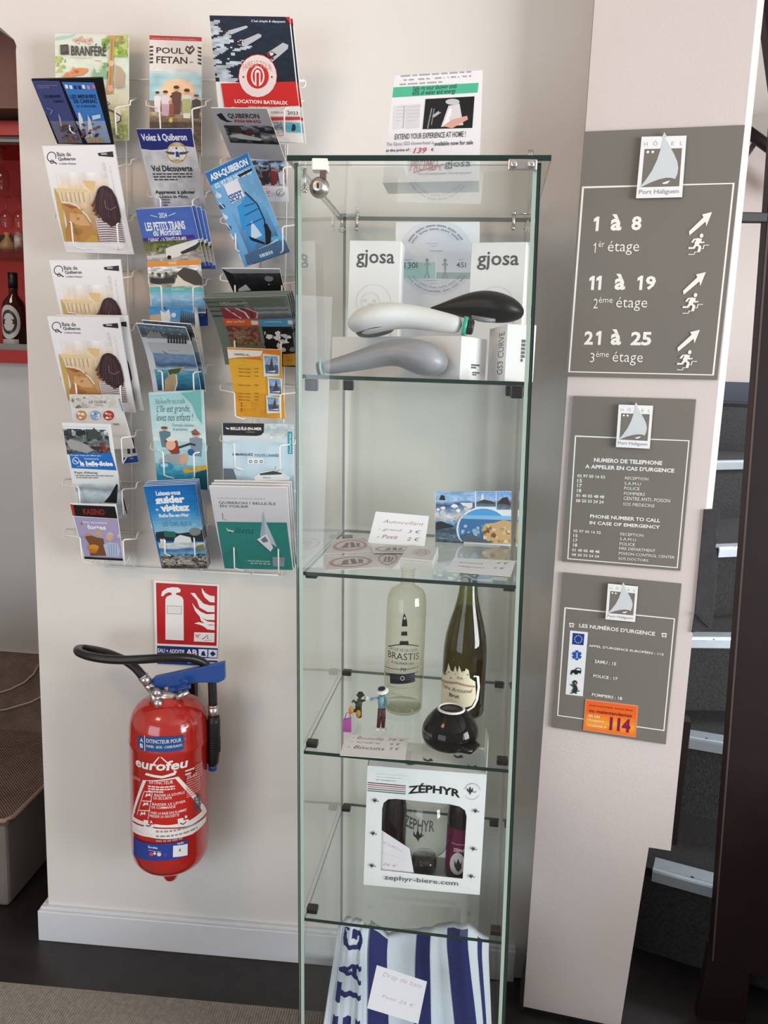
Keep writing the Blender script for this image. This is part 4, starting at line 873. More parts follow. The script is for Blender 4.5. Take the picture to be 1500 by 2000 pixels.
# --- middle column
q = [(292, 68), (394, 72), (393, 305), (293, 305)]; a = PArt('e8e6e4', q, ZB)
a.rp(205, 192, 608, 240, 'b8343f'); a.tp('NOUS AVONS ARRÊTÉ LE TEMPS...', 222, 210, 575, 232, 'e6b8bc', .02)
a.tp('POUL', 258, 282, 470, 335, '2e2c2b', .02); a.tp('FETAN', 258, 350, 498, 410, '2e2c2b', .02); a.lp(515, 392, 560, 412, 1, '777472')
a.ln([(515, 335), (485, 300), (495, 278), (515, 290), (535, 276), (550, 298), (515, 335)], 1.6, '3a3836', .45); a.ln([(515, 325), (512, 300), (530, 290)], 1.0, '3a3836', .45)
for k in range(5):
    a.pp([(207, 275+k*29), (232, 272+k*29), (236, 286+k*29), (207, 290+k*29)], '2e2c2b'); a.pp([(575, 280+k*29), (606, 285+k*29), (604, 302+k*29), (580, 294+k*29)], '2e2c2b')
a.tp('Fêtez votre histoire !', 230, 440, 575, 482, 'd98a86', .0, shear=.3)
def fn(u, v):
    d = math.hypot((u-.55)*1.1, (v-.42)*1.6); c = ramp([(0, 'e8c8a0'), (.3, 'eec9a4'), (.42, 'a9d3dc'), (1, '86c2d4')], d); k = 1+(vn(u*7, v*12, 51)-.5)*.16
    c = mixc('e8e6e4', c, min(1, v*6)); return tuple(min(1, x*k) for x in c)
a.pic(0, 27, 100, 42, 20, 20, fn); a.rp(205, 690, 608, 1120, '8a7a66')
a.ph(205, 780, 608, 900, [(0, 'b7a88e'), (.5, '6d5a48'), (1, '33291f')], noise=.25, seed=52)
a.folk(235, 600, 300, 780, 1, 3, ['e6e2e6']); a.folk(290, 590, 370, 800, 1, 4, ['ded4da']); a.folk(350, 640, 410, 830, 1, 5, ['b98f7c']); a.folk(370, 570, 460, 800, 1, 6, ['5c3a33']); a.folk(450, 575, 540, 830, 1, 7, ['d8dcd0']); a.folk(530, 620, 606, 830, 1, 8, ['3a3a3c'])
a.pp([(300, 720), (350, 720), (352, 810), (305, 810)], 'c9a4bc'); a.pp([(462, 680), (525, 680), (530, 790), (458, 790)], 'a9b47c'); a.pp([(360, 720), (395, 720), (400, 820), (362, 820)], '8a4f3e'); a.cp(372, 845, 16, 18, 'd8c84a')
a.ph(205, 860, 608, 1130, [(0, '3a3028'), (.4, '5c5048'), (1, '8f8a84')], noise=.3, seed=53, fx=10, fy=14)
pl = sheet('leaflet', 'tall white leaflet with a group of costumed people under a red header, top middle', 'leaflet', q, -.052, -.045, a, t=.004)
q = [(266, 252), (374, 251), (404, 412), (304, 412)]; a = PArt('c7c7cb', q, ZB)
a.ph(150, 1060, 640, 1560, [(0, 'c6c6cb'), (1, 'c9c9cd')], noise=.08, seed=54, fx=5, fy=7)
vs = [(100, 915), (532, 912), (548, 1048), (480, 1040), (400, 1052), (300, 1068), (220, 1070), (142, 1060)]; a.pp(vs, '252c72')
a.tp('Volez à Quiberon', 135, 950, 498, 1008, 'dfe2ee', .03)
a.cp(415, 1090, 80, 80, 'c6a862'); a.cp(415, 1090, 68, 68, 'e4e2de'); a.cp(415, 1090, 52, 50, 'c8b27a'); a.cp(415, 1090, 48, 46, 'e2e1e2'); a.pp([(320, 1078), (400, 1085), (395, 1105), (350, 1100)], '4a507a'); a.pp([(515, 1078), (430, 1085), (435, 1105), (480, 1100)], '4a507a'); a.pp([(405, 1080), (425, 1080), (440, 1125), (420, 1118), (408, 1125)], '39406c'); a.cp(412, 1055, 8, 8, '39406c'); a.tp('AÉROCLUB', 365, 1022, 465, 1038, '8d7438', .01, arc=.3); a.tp('QUIBERON', 370, 1140, 465, 1156, '8d7438', .01)
a.tp('Vol Découverte', 213, 1185, 538, 1230, '2c2c30', .025); a.lp(228, 1245, 545, 1310, 3, '4a4a50', th=.5, seed=55)
a.tp('Apprenez à piloter', 245, 1378, 560, 1415, '2c2c30', .025); a.tp('- Licence de Pilote', 262, 1418, 500, 1440, '3c3c40', .015); a.lp(300, 1450, 375, 1515, 3, '55555a', th=.4, seed=56)
sheet('leaflet', 'grey leaflet with a navy header and a gold winged badge, second in the middle column', 'leaflet', q, -.145, -.058, a, t=.002)
q = [(265, 409), (374, 403), (402, 520), (292, 524)]; a = PArt('4866b4', q, ZD)
a.ph(100, 60, 560, 290, [(0, '4a68b6'), (1, '4d6cba')], noise=.03, nx=6, ny=6); a.tp('2024', 272, 100, 345, 135, 'd8dff0', .02); a.ln([(212, 118), (265, 130)], 1.2, 'c4cfe8'); a.ln([(352, 122), (405, 100)], 1.2, 'c4cfe8')
a.tp('LES PETITS TRAINS', 165, 172, 485, 222, 'eef0f6', .03); a.tp('du Morbihan', 225, 222, 452, 265, 'e8ecf6', .02, shear=.2)
a.pp([(148, 292), (545, 262), (560, 292), (155, 325)], '4b3384'); a.tp('CARNAC - LA TRINITÉ-SUR-MER', 190, 282, 495, 312, 'e2dcf0', .02)
a.ph(155, 318, 640, 480, [(0, '5a6038'), (.25, '6e7244'), (.5, 'a39c92'), (1, 'c9c3be')], noise=.25, seed=57, fx=8, fy=6); a.pp([(330, 370), (400, 345), (560, 300), (600, 320), (470, 395), (440, 430), (380, 448), (335, 440)], 'e8e6e2'); a.pp([(440, 400), (560, 340), (640, 310), (645, 330), (560, 380), (460, 415)], '3c3a3e'); a.cp(358, 440, 16, 16, '2c2a2a'); a.pp([(180, 430), (330, 415), (330, 440), (190, 450)], 'd6d2cc'); a.pp([(480, 330), (640, 290), (640, 300), (490, 345)], 'dcdce0'); a.blobs(165, 330, 320, 410, 14, ['4f5a30', '6f7a40', '8a8a50'], 58, (.08, .18))
t1 = sheet('leaflet', 'blue leaflet with a white road train photo, front one of a small fanned stack', 'leaflet', q, -.118, -.055, a, t=.002)
for k, (dx, dy, dz) in enumerate(((.005, .006, .003), (.011, .012, .003), (.016, .018, .0))):
    c = dup(t1, (dx, dy, dz), 'blue leaflet copy fanned out behind the front road train leaflet', 'fanned copies of the blue road train leaflet'); c.rotation_euler = (0, math.radians(.8*(k+1)), 0)
q = [(287, 512), (391, 507), (402, 612), (296, 612)]; a = PArt('e4e2de', q, ZD)
a.pp([(185, 482), (600, 458), (610, 500), (190, 520)], 'dd8a2e'); a.tp('VANNES', 350, 478, 415, 498, 'f0d0a0', .02)
a.ph(195, 520, 640, 668, [(0, 'd8dee4'), (.35, 'd2d0c8'), (.6, '5a5448'), (1, 'cfc6b8')], noise=.3, seed=61, fx=8, fy=6); a.pp([(380, 590), (470, 520), (570, 545), (630, 600), (625, 660), (540, 655), (450, 610)], '453b34'); a.pp([(215, 600), (300, 605), (395, 590), (400, 640), (260, 650), (215, 640)], '2e2a28'); a.pp([(400, 640), (420, 575), (470, 620), (560, 660), (380, 665)], 'ddd6ca'); a.blobs(220, 555, 420, 600, 12, ['5a5a44', '3c4434', '6a6650'], 62, (.05, .12))
a.pp([(205, 670), (640, 672), (640, 712), (210, 716)], '63b9b4'); a.tp('QUIBERON', 372, 680, 470, 700, 'a8dcd8', .02)
a.ph(215, 714, 640, 860, [(0, '86bfe0'), (.35, 'a4cde6'), (.55, '6fa8d4'), (.8, '78a8c8'), (1, '4a80b0')], noise=.08, seed=63)
sheet('leaflet', 'leaflet with an orange band and a rocky cove photo, third in the middle column', 'leaflet', q, -.075, -.05, a, t=.002)
q = [(291, 598), (385, 600), (402, 730), (300, 730)]; a = PArt('e3e6ea', q, ZD)
a.ph(200, 815, 560, 960, [(0, '2f86cc'), (.6, '5aa2d8'), (1, '8ab4cc')], noise=.06, seed=64); a.pp([(205, 890), (290, 880), (330, 900), (320, 950), (205, 950)], 'c8ac8c'); a.pp([(290, 850), (325, 870), (355, 842), (370, 900), (360, 950), (300, 950)], 'e6e8ea'); a.cp(392, 888, 18, 18, 'e6e8ea')
for k in range(7): a.pp([(440+k*16, 935), (450+k*16, 850+k*4), (456+k*16, 852+k*4), (458+k*16, 985)], '3f4a52')
a.ph(565, 830, 610, 1010, [(0, '8fd0e4'), (1, 'cfe2ea')], noise=.04, nx=4, ny=6); a.rp(470, 1008, 520, 1045, '3a88b8'); a.lp(520, 1060, 600, 1240, 5, '9aa4ac', th=.2, seed=65)
sheet('leaflet', 'white leaflet with a deep blue harbour photo behind the curled grey booklet', 'leaflet', q, -.075, -.05, a, t=.002)
q = [(374, 600), (405, 603), (407, 636), (378, 638)]; a = PArt('27489c', q, ZD); a.lp(595, 890, 640, 905, 1, '8fa8d8')
sheet('leaflet', 'small dark blue leaflet corner sticking out right of the harbour leaflet', 'leaflet', q, -.03, -.028, a, t=.002)
# curled booklet: the top half bends towards the viewer
q = [(265, 632), (362, 640), (393, 770), (300, 768)]; a = PArt('c9cfd6', q, ZD)
a.ph(105, 950, 560, 1100, [(0, '5b7288'), (.3, '6a7f92'), (.7, '4c5358'), (1, '6a6a68')], noise=.2, seed=66, fx=9, fy=6); a.pp([(170, 1060), (210, 1010), (240, 1045), (270, 1020), (300, 1080), (180, 1080)], '8d8a84')
for k in range(7): a.pp([(330+k*22, 1130), (338+k*22, 1050), (346+k*22, 1052), (350+k*22, 1150)], '33383a')
a.pp([(175, 1110), (560, 1130), (590, 1225), (210, 1195)], 'b7bcc2'); a.ln([(285, 1170), (300, 1190), (335, 1205)], 1.2, '50565c'); a.lp(340, 1175, 480, 1195, 1, '8d949a')
a.ph(215, 1195, 600, 1330, [(0, '7d93ae'), (.5, '6a86ac'), (.75, '3e5878'), (1, '9ab4c8')], noise=.1, seed=67)
a.ph(230, 1320, 600, 1480, [(0, '6aa0bc'), (.3, '3f86a0'), (1, '1f4a66')], noise=.15, seed=68); a.pp([(330, 1330), (400, 1310), (470, 1300), (440, 1340), (400, 1360), (410, 1420), (395, 1480), (320, 1480), (315, 1400), (340, 1370)], 'b29c7c'); a.pp([(335, 1325), (440, 1312), (420, 1350), (350, 1362)], '3c5a34'); a.ln([(400, 1360), (412, 1420), (398, 1480)], 1.6, 'e2dccc')
cb = sheet('booklet', 'grey blue booklet with its top curling forward over an island photo', 'booklet', q, -.15, -.05, a, t=.003, bow=-.012, back='8a9aa6')
c = dup(cb, (.006, .010, .004), 'white edged copy of the curled booklet right behind it'); c.rotation_euler = (math.radians(-2), 0, 0)
q = [(290, 767), (396, 762), (406, 957), (308, 946)]; a = PArt('a9ced4', q, ZF)
a.ph(190, 110, 660, 480, [(0, '9fcbd2'), (.5, 'b2d4d8'), (1, 'cbdcdc')], noise=.03, nx=10, ny=12); a.pp([(430, 92), (600, 88), (610, 340), (570, 290), (530, 190)], '6fb2b2'); a.pp([(195, 100), (420, 88), (560, 95), (300, 118), (200, 125)], 'b8d8dc')
a.tp('Belle-Île-en-Mer vous accueille', 250, 140, 480, 185, '5f8a90', .0); a.tp("L'île est grande,", 255, 200, 520, 262, '2d4f60', -.004, shear=.35); a.tp('levez nos enfants !', 255, 262, 545, 315, '2d4f60', -.004, shear=.35); a.tp('Formules insolites', 380, 335, 550, 360, '5a7a86', -.004, shear=.3); a.tp("& animations", 385, 368, 500, 390, '5a7a86', -.004, shear=.3)
a.folk(265, 345, 385, 520, 1, 9, ['5c7c88'], 'c99878'); a.folk(500, 390, 630, 590, 1, 10, ['7d8ea0'], 'caa084'); a.pp([(520, 400), (560, 375), (605, 420), (570, 415)], '8f5a4c'); a.pp([(320, 460), (380, 432), (420, 470), (440, 560), (390, 585), (345, 530)], '8c3a2c'); a.cp(370, 500, 38, 40, 'dcaa8c'); a.pp([(330, 455), (375, 425), (420, 458), (400, 470), (345, 470)], 'd9d9d4'); a.pp([(280, 620), (340, 570), (430, 570), (500, 600), (480, 680), (300, 680)], '9fa6ac'); a.pp([(440, 590), (490, 565), (505, 600), (470, 660), (440, 640)], 'd8a688'); a.ln([(430, 520), (520, 490), (560, 500)], 2.2, '3a3834'); a.cp(525, 555, 24, 26, '2c5f9c')
a.ph(250, 640, 660, 860, [(0, '7fb8c4'), (.3, '3f9cb8'), (.7, '2a88a8'), (1, '1d4f62')], noise=.12, seed=71); a.cp(330, 670, 58, 38, '3f93b4'); a.cp(320, 658, 30, 16, '9cd0de'); a.pp([(555, 720), (660, 690), (660, 860), (560, 860)], '1f5666'); a.pp([(465, 690), (650, 655), (652, 690), (480, 722), (465, 710)], 'd9a82e'); a.lp(500, 680, 570, 700, 2, '5a4a20'); a.tp('LOCATOURISLE', 300, 772, 595, 802, 'd4e4e8', .03)
sheet('leaflet', 'pale turquoise leaflet with friends around a blue scooter, second lowest of middle column', 'leaflet', q, -.10, -.048, a, t=.004)
q = [(280, 950), (382, 945), (406, 1110), (316, 1110)]; a = PArt('1f78c0', q, ZF)
a.ph(160, 800, 640, 1180, [(0, '1667b4'), (.45, '2480c6'), (.75, '6aaad4'), (1, '9cc4d8')], noise=.04, nx=10, ny=14); a.tp('Laissez-vous', 250, 862, 445, 888, 'e6eef6', .04); a.tp('guider', 240, 900, 482, 962, 'f0f4f8', .06); a.tp('visitez', 282, 962, 518, 1008, 'f0f4f8', .06); a.tp('et', 250, 990, 276, 1005, 'e6eef6', .03); a.tp('Belle-Île-en-Mer', 272, 1024, 512, 1050, 'e0ebf4', .04); a.tp('LES CARS BLEUS', 300, 1090, 530, 1118, '4f86a4', .01)
a.pp([(250, 1170), (330, 1160), (430, 1180), (510, 1170), (620, 1150), (640, 1240), (260, 1240)], '2c3236'); a.cp(555, 1165, 45, 32, '7f858a'); a.pp([(400, 1215), (440, 1190), (520, 1210), (530, 1250), (440, 1260), (390, 1255)], 'dfe4e6'); a.ph(270, 1255, 660, 1340, [(0, 'bfc8cc'), (.4, 'd8dcde'), (.6, '3f78b4'), (1, '8ab4d0')], noise=.1, seed=72); a.pp([(560, 1280), (620, 1262), (650, 1300), (600, 1325)], '7a8248')
a.ph(280, 1340, 660, 1460, [(0, '4f94c4'), (.25, '8a8a84'), (.6, 'a49a90'), (1, '5a544e')], noise=.4, seed=73, fx=14, fy=8, dark='3a3632', thr=.6); a.pp([(285, 1220), (330, 1230), (330, 1290), (290, 1290)], 'e2e4e4'); a.pp([(310, 1160), (400, 1165), (410, 1210), (320, 1205)], '2a6a62')
g1 = sheet('leaflet', 'bright blue leaflet with bold white lettering, front of the stack at bottom middle', 'leaflet', q, -.14, -.052, a, t=.002)
for k in range(3): dup(g1, (.0006*(k+1), .005*(k+1), .0026*(k+1)), 'white edged copy stacked behind the bright blue leaflet', 'copies stacked behind the bright blue leaflet')

# --- right column
q = [(409, 30), (566, 33), (592, 279), (432, 272)]; a = PArt('e9e7e6', q, ZB)
def fn(u, v):
    c = mixc('1a2438', '101c2c', v); n = vn(u*5-v*3, v*16+u*6, 81); m = vn(u*16, v*30, 82); w = max(0, 1-(u*1.25+abs(v-.62)*.5)) 
    if n*.6+m*.4 > 1.0-w*.78: c = mixc(c, 'c8d2da', .85)
    k = 1+(m-.5)*.4; return tuple(min(1, x*k) for x in c)
a.pic(0, 0, 99, 51.5, 40, 46, fn)
for (x0, y0, x1, y1, w) in ((1090, 350, 1275, 262, 70), (880, 250, 1070, 185, 42), (780, 165, 965, 122, 26)):
    a.pp([(x0, y0), (x0+20, y0-w*.5), (x1-w*.6, y1-w*.35), (x1, y1-w*.1), (x1-5, y1+w*.3), (x0+60, y0+w*.45)], 'b8bcc4'); a.pp([(x0-10, y0-w*.2), (x0+w*.8, y0-w*.7), (x0+w*1.4, y0-w*.35), (x0+w*.6, y0+w*.15)], '1c1a20'); a.blobs(x0, y0-w*.6, x0+w*1.2, y0+w*.2, 6, ['6a5450', 'd8d8dc', '8a2a34', '2a3040'], x0, (.12, .25))
a.tp("C'est simple & dépaysant", 990, 70, 1255, 98, 'dfe2e6', .015, shear=.25)
a.pp([(755, 545), (1330, 530), (1362, 720), (785, 745)], 'c9241f')
a.pp([(1250, 40), (1292, 42), (1300, 110), (1268, 70)], 'c9241f')
cx, cy = 1040, 490
a.cp(cx, cy, 150, 168, 'c9241f'); a.cp(cx, cy, 145, 162, 'e8dcd8'); a.cp(cx, cy, 86, 96, 'c9241f'); a.tp('FAIRE LE TOUR', 920, 365, 1150, 420, 'd49a94', .02, arc=.8); a.cp(930, 495, 8, 8, 'b03a36'); a.cp(1148, 495, 8, 8, 'b03a36')
a.add(*ringpts(a, cx, cy, 52, 76, 12, 0, 360), 'eee6e2'); a.pp([(1018, 560), (1018, 460), (1028, 440), (1050, 440), (1062, 460), (1062, 560), (1050, 560), (1050, 462), (1030, 462), (1030, 560)], 'eee6e2'); a.rp(1030, 540, 1050, 580, 'c9241f')
a.tp('LOCATION BATEAUX', 860, 668, 1272, 712, 'f0e4e0', .035); a.tp('VOILE ET MOTEUR', 965, 722, 1170, 742, 'ecd4d0', .03)
a.pp([(770, 750), (1365, 738), (1370, 800), (785, 810)], 'e6e4e4'); a.tp('QUIBERON', 1140, 762, 1240, 788, '5a5a60', .01); a.tp('2023', 1268, 762, 1352, 792, '2f3034', .015); a.pp([(1125, 812), (1370, 808), (1372, 832), (1130, 838)], 'c43a34')
a.ph(1125, 840, 1240, 940, [(0, 'a9b4bc'), (.6, '5f7078'), (1, 'c4ccd0')], noise=.3, seed=83, nx=10, ny=10); a.ph(1252, 850, 1372, 935, [(0, '7cb4c8'), (.5, '4fa0bc'), (1, '6ab0c4')], noise=.08, seed=84, nx=10, ny=8); a.pp([(1300, 920), (1308, 865), (1330, 870), (1335, 905), (1322, 925)], '27323c')
lb_ = sheet('leaflet', 'large leaflet with speeding boats photo and a red round emblem, top right', 'leaflet', q, -.14, -.052, a, t=.003)
dup(lb_, (.0035, .010, .0015), 'copy showing its red corner behind the large speeding boats leaflet')
q = [(412, 211), (521, 212), (558, 316), (452, 310)]; a = PArt('a3a2a6', q, ZB)
a.pp([(675, 755), (1115, 762), (1140, 880), (765, 860)], 'a2a1a5'); a.pp([(720, 800), (760, 790), (800, 840), (850, 855), (800, 858), (750, 835)], '1e1c20'); a.tp('QUIBERON', 800, 792, 1058, 838, '201e22', .03); a.tp('FISHING', 855, 838, 1065, 865, '8e2c3e', .035); a.ln([(780, 870), (1130, 885)], .6, '77767a')
a.ph(775, 880, 1215, 1030, [(0, '7d8692'), (.3, '4c4a4e'), (.6, '8e8c8c'), (1, '1f1d1e')], noise=.35, seed=86, fx=8, fy=6, dark='17161a', thr=.55); a.pp([(815, 960), (900, 945), (1080, 985), (1060, 1000), (900, 985)], 'b4b2b2'); a.cp(880, 915, 35, 26, '3a2e2c'); a.cp(975, 935, 35, 26, '4a2c2c')
sheet('leaflet', 'grey fishing leaflet tipping forward below the large boats leaflet', 'leaflet', q, -.15, -.062, a, t=.002)
q = [(455, 282), (556, 282), (564, 394), (478, 392)]; a = PArt('c2c0c6', q, ZB)
a.lp(850, 1040, 1210, 1060, 2, '8d8b92', th=.3); a.lp(870, 1080, 1220, 1130, 2, '9a98a0', th=.2); a.ph(900, 1155, 1260, 1350, [(0, '5a7cb0'), (.2, '8fa8c4'), (.5, '4c4a52'), (1, 'a8a8b0')], noise=.3, seed=87, dark='1c1b20', thr=.55, fx=9, fy=7); a.folk(1060, 1200, 1260, 1340, 3, 12, ['3c2c34', '7a2a34', 'c4c4cc'], 'b88a70'); a.rp(900, 1352, 1290, 1480, 'e4e4e8'); a.tp('37', 1105, 1390, 1138, 1415, 'b8484c', .02); a.lp(1085, 1370, 1150, 1380, 1, 'c06a6c'); a.lp(1115, 1430, 1150, 1440, 1, '5a5a62'); a.add(*ringpts(a, 1215, 1405, 32, 30, 4, 0, 360), '4a4a50'); a.ln([(1200, 1420), (1215, 1390), (1235, 1400)], 1, '4a4a50')
sheet('leaflet', 'white leaflet with a crowd photo behind the tilted blue windsurf leaflet', 'leaflet', q, -.07, -.046, a, t=.002)
q = [(400, 337), (484, 298), (567, 492), (478, 522)]; a = PArt('6fa8d8', q, ZB)
a.ph(640, 1095, 1300, 1980, [(0, '7fb2de'), (.45, '74aad8'), (.7, '5c8cba'), (1, '466a92')], noise=.06, seed=88)
a.pp([(634, 1258), (960, 1098), (985, 1190), (675, 1345)], '2a71b4')
def dtxt(t, x0, y0, x1, y1, h, c, bold):          # lettering running along the tilted page
    u0, v0 = a.P(x0, y0); u1, v1 = a.P(x1, y1); a.txt(t, u0, v0, u1-u0, h, c, bold)
a.txt('ASN-QUIBERON', 6, 3.5, 86, 7.5, 'e8f0f8', .04); a.txt('02 97 30 25 05 25', 8, 13, 84, 5.0, 'cfe2f2', .04)
a.pp([(880, 1265), (990, 1210), (995, 1228), (900, 1280)], '1e2226'); a.pp([(772, 1338), (880, 1292), (935, 1420), (835, 1478)], 'e4e6ee'); a.txt('SPOT', 26, 28, 30, 7.5, '2c5ba8', .03); a.lp(815, 1415, 920, 1450, 3, '6a6a9a', th=.4)
a.pp([(880, 1500), (960, 1440), (1010, 1640), (920, 1690)], '2d92d8')
# windsurfer: sail, mast, figure, board
a.pp([(915, 1760-380+80), (960, 1400), (1050, 1500), (1095, 1600), (1110, 1720), (1000, 1820), (960, 1790), (940, 1640)], '3f8fd0'); a.pp([(985, 1610), (1040, 1680), (1070, 1725), (985, 1770)], 'c4d8ea')
a.ln([(935, 1390), (1030, 1480), (1085, 1600), (1100, 1700), (1095, 1720)], 1.8, '1c2632'); a.ln([(930, 1500), (1010, 1475)], 1.0, '2b4a6a'); a.ln([(935, 1570), (1050, 1510)], 1.0, '2b4a6a'); a.ln([(950, 1650), (1075, 1590)], 1.0, '2b4a6a')
a.pp([(965, 1730), (1040, 1760), (1095, 1785), (1090, 1800), (985, 1765)], '18202a'); a.pp([(1085, 1640), (1110, 1640), (1140, 1700), (1135, 1800), (1100, 1805), (1095, 1720)], '17191f'); a.cp(1098, 1650, 16, 18, '17191f'); a.cp(1175, 1755, 36, 22, '58b4dc'); a.ln([(1045, 1840), (1130, 1800), (1190, 1760)], 1.6, 'cfd6dc')
for k in range(7):
    x, y = 735+k*24, 1420+k*82; a.cp(x, y, 26, 20, '3e4a62' if k % 2 else 'b9c8dc'); a.ln([(x-20, y-30), (x+18, y+10)], 1.2, 'dfe6f0')
a.ph(700, 1392, 760, 1700, [(0, '9ab4d4'), (1, '8aa4c4')], noise=.1, nx=1, ny=1) if 0 else None
a.pp([(940, 1880), (1150, 1790), (1280, 1750), (1290, 1860), (1100, 1920), (960, 1960)], '4a6c92'); a.lp(1050, 1880, 1250, 1905, 1, 'b8d0e8')
sheet('leaflet', 'blue windsurfing leaflet set crooked in the right column', 'leaflet', q, -.135, -.058, a, t=.002)
q = [(436, 518), (548, 519), (560, 600), (468, 600)]; a = PArt('1b1a1d', q, ZD)
a.pp([(770, 508), (1215, 510), (1240, 545), (840, 545)], '8f9296'); a.ph(850, 545, 1250, 700, [(0, '3a393c'), (.4, '232226'), (1, '17161a')], noise=.25, seed=91); a.cp(1130, 590, 34, 26, '8a8680'); a.pp([(1095, 560), (1130, 545), (1165, 562), (1150, 575)], '3a3836'); a.pp([(890, 680), (950, 640), (990, 690), (890, 700)], 'c4c4c6'); a.cp(1128, 640, 6, 6, 'b0b0b4')
sheet('leaflet', 'black leaflet bending forward under the blue windsurf leaflet', 'leaflet', q, -.11, -.05, a, t=.003, curl=.012)
q = [(396, 583), (560, 578), (580, 716), (440, 712)]; a = PArt('6e7a70', q, ZD)
a.ph(620, 770, 960, 960, [(0, '4a4c42'), (.5, '55524a'), (1, '3a3834')], noise=.15, seed=92); a.pp([(935, 765), (1225, 762), (1320, 960), (1020, 960)], '5f6a5c'); a.ph(1000, 850, 1320, 960, [(0, '7d8484'), (.5, '8a8e90'), (.8, '5a4a5a'), (1, '6a7a84')], noise=.1, seed=93); a.tp('Voyages en', 735, 795, 820, 812, 'c4beb0', .01); a.lp(740, 812, 960, 840, 2, 'b0aa9c', th=.5)
a.pp([(740, 860), (1000, 870), (1035, 950), (770, 955)], '8d3040')
for k in range(5): a.ln([(780+k*40, 860), (830+k*50, 900), (900+k*30, 950)], 1.8, ['d8b8b8', 'a83a48', 'e0c8c4', '6a2434', 'd0a0a0'][k])
a.pp([(750, 950), (1025, 962), (1050, 1012), (775, 1008)], 'd8602e'); a.tp('Bloc de Noir', 785, 966, 930, 985, 'f0d0bc', .015); a.pp([(975, 968), (1030, 970), (1032, 1000), (980, 1000)], 'ecd8cc'); a.pp([(1025, 962), (1320, 945), (1330, 1015), (1050, 1015)], '4f93b8'); a.lp(1085, 975, 1220, 1000, 2, 'c4dcea', th=.4)
a.pp([(1260, 965), (1305, 965), (1308, 1000), (1265, 1000)], 'dcdcd4')
a.ph(780, 1010, 1060, 1150, [(0, '7a5a44'), (.5, '8d6a5a'), (1, '6f6a44')], noise=.3, seed=94, fx=10, fy=8, dark='7a2f2a', thr=.6); a.ph(1060, 1015, 1330, 1290, [(0, '1a191b'), (1, '17161a')], noise=.2, seed=95); a.blobs(1080, 1030, 1320, 1190, 22, ['c8c6c4', 'e0dedc', '8a8886', '0e0d0f'], 96, (.05, .12)); a.pp([(1230, 1205), (1325, 1200), (1330, 1275), (1235, 1278)], 'd8a23c'); a.tp('cairn', 1245, 1215, 1310, 1245, '6a4a1c', .02)
gd = sheet('guide_booklet', 'thick guide booklet with orange and blue bands curling forward, front of its stack', 'booklet', q, -.19, -.055, a, t=.003, bow=-.018, back='7d867f', edge='767f78')
for k in range(3):
    c = dup(gd, (.001*(k+1), .010*(k+1), .0015*(k+1)), 'copy in the stack behind the curling orange and blue guide booklet', 'guide booklet copies behind the curling front one'); c.rotation_euler = (math.radians(-1.2*(k+1)), 0, 0)
q = [(443, 679), (548, 683), (557, 818), (463, 813)]; a = PArt('dfa02e', q, ZD)
a.ph(800, 1145, 1240, 1690, [(0, 'e8b43a'), (.6, 'e2a638'), (1, 'd8962e')], noise=.03, nx=6, ny=8); a.pp([(800, 1148), (1225, 1160), (1225, 1195), (1080, 1180), (1060, 1215), (1075, 1235), (1000, 1228), (880, 1218), (815, 1228)], 'd97c2c'); a.pp([(805, 1152), (1080, 1165), (1062, 1205), (980, 1208), (880, 1212), (812, 1222)], 'efe9e0'); a.tp('NAPPEZ LA...', 860, 1182, 985, 1202, '2b2a2a', .03)
a.lp(890, 1250, 970, 1262, 1, 'f0d48a')
for y in (1290, 1315, 1345, 1415, 1480, 1505, 1530): a.tp('Adulte et enfant', 890, y, 985, y+14, '8a6a1c', .015); a.tp('12,00', 1015, y, 1045, y+14, '8a6a1c', .015)
for y in (1620, 1640, 1665, 1680): a.cp(915, y-60+5, 4, 5, '4a3a14'); a.lp(925, y-60, 1100, y-50, 1, '6d5620', th=.7)
for x0, y0, s_, sd in ((1080, 1185, 130, 97), (1115, 1355, 115, 98), (1105, 1500, 110, 99)):
    a.pp([(x0, y0), (x0+s_, y0+15), (x0+s_*.98, y0+s_*1.25), (x0+s_*.05, y0+s_*1.3)], 'e6e4e0'); a.ph(x0+10, y0+14, x0+s_-8, y0+s_*1.15, [(0, '7fa4d0'), (.45, 'a8bcd4'), (.6, '40608c'), (1, '5a7896')], noise=.12, seed=sd, nx=8, ny=8); a.pp([(x0+40, y0+s_), (x0+70, y0+20), (x0+85, y0+s_*.95)], '5a4a50'); a.pp([(x0+30, y0+s_*1.0), (x0+100, y0+s_*.95), (x0+90, y0+s_*1.06)], 'e4e4e8')
sheet('leaflet', 'yellow price leaflet with small sailing photos in the right column', 'leaflet', q, -.122, -.052, a, t=.002)
q = [(434, 826), (573, 828), (576, 1000), (436, 1000)]; a = PArt('bfd6e2', q, ZF)
a.rp(770, 332, 1325, 470, 'cdd2d4'); a.ph(1090, 340, 1320, 460, [(0, 'c4d0d4'), (.5, 'a9b8bc'), (1, 'd0d6d8')], noise=.08, seed=101, nx=10, ny=6); a.pp([(770, 332), (1090, 338), (1088, 410), (1065, 432), (1030, 438), (772, 432)], '171517'); a.pp([(792, 370), (800, 385), (815, 390), (825, 378), (815, 380)], 'd8d8d8'); a.tp('BELLE-ÎLE-EN-MER', 830, 365, 1072, 395, 'e8e6e6', .03); a.lp(950, 405, 1060, 418, 1, '8a8888')
a.rp(1270, 405, 1308, 575, '2a9aa8'); a.tp('horaires', 1280, 420, 1298, 565, 'd0ecf0', .02, rot=90); a.tp('EMBARQUEZ', 848, 568, 1005, 592, '2d4f5c', .02); a.tp("TOUTE L'ANNÉE", 1015, 570, 1205, 598, '3a7f96', .02); a.rp(960, 605, 1090, 650, 'dfe8ec')
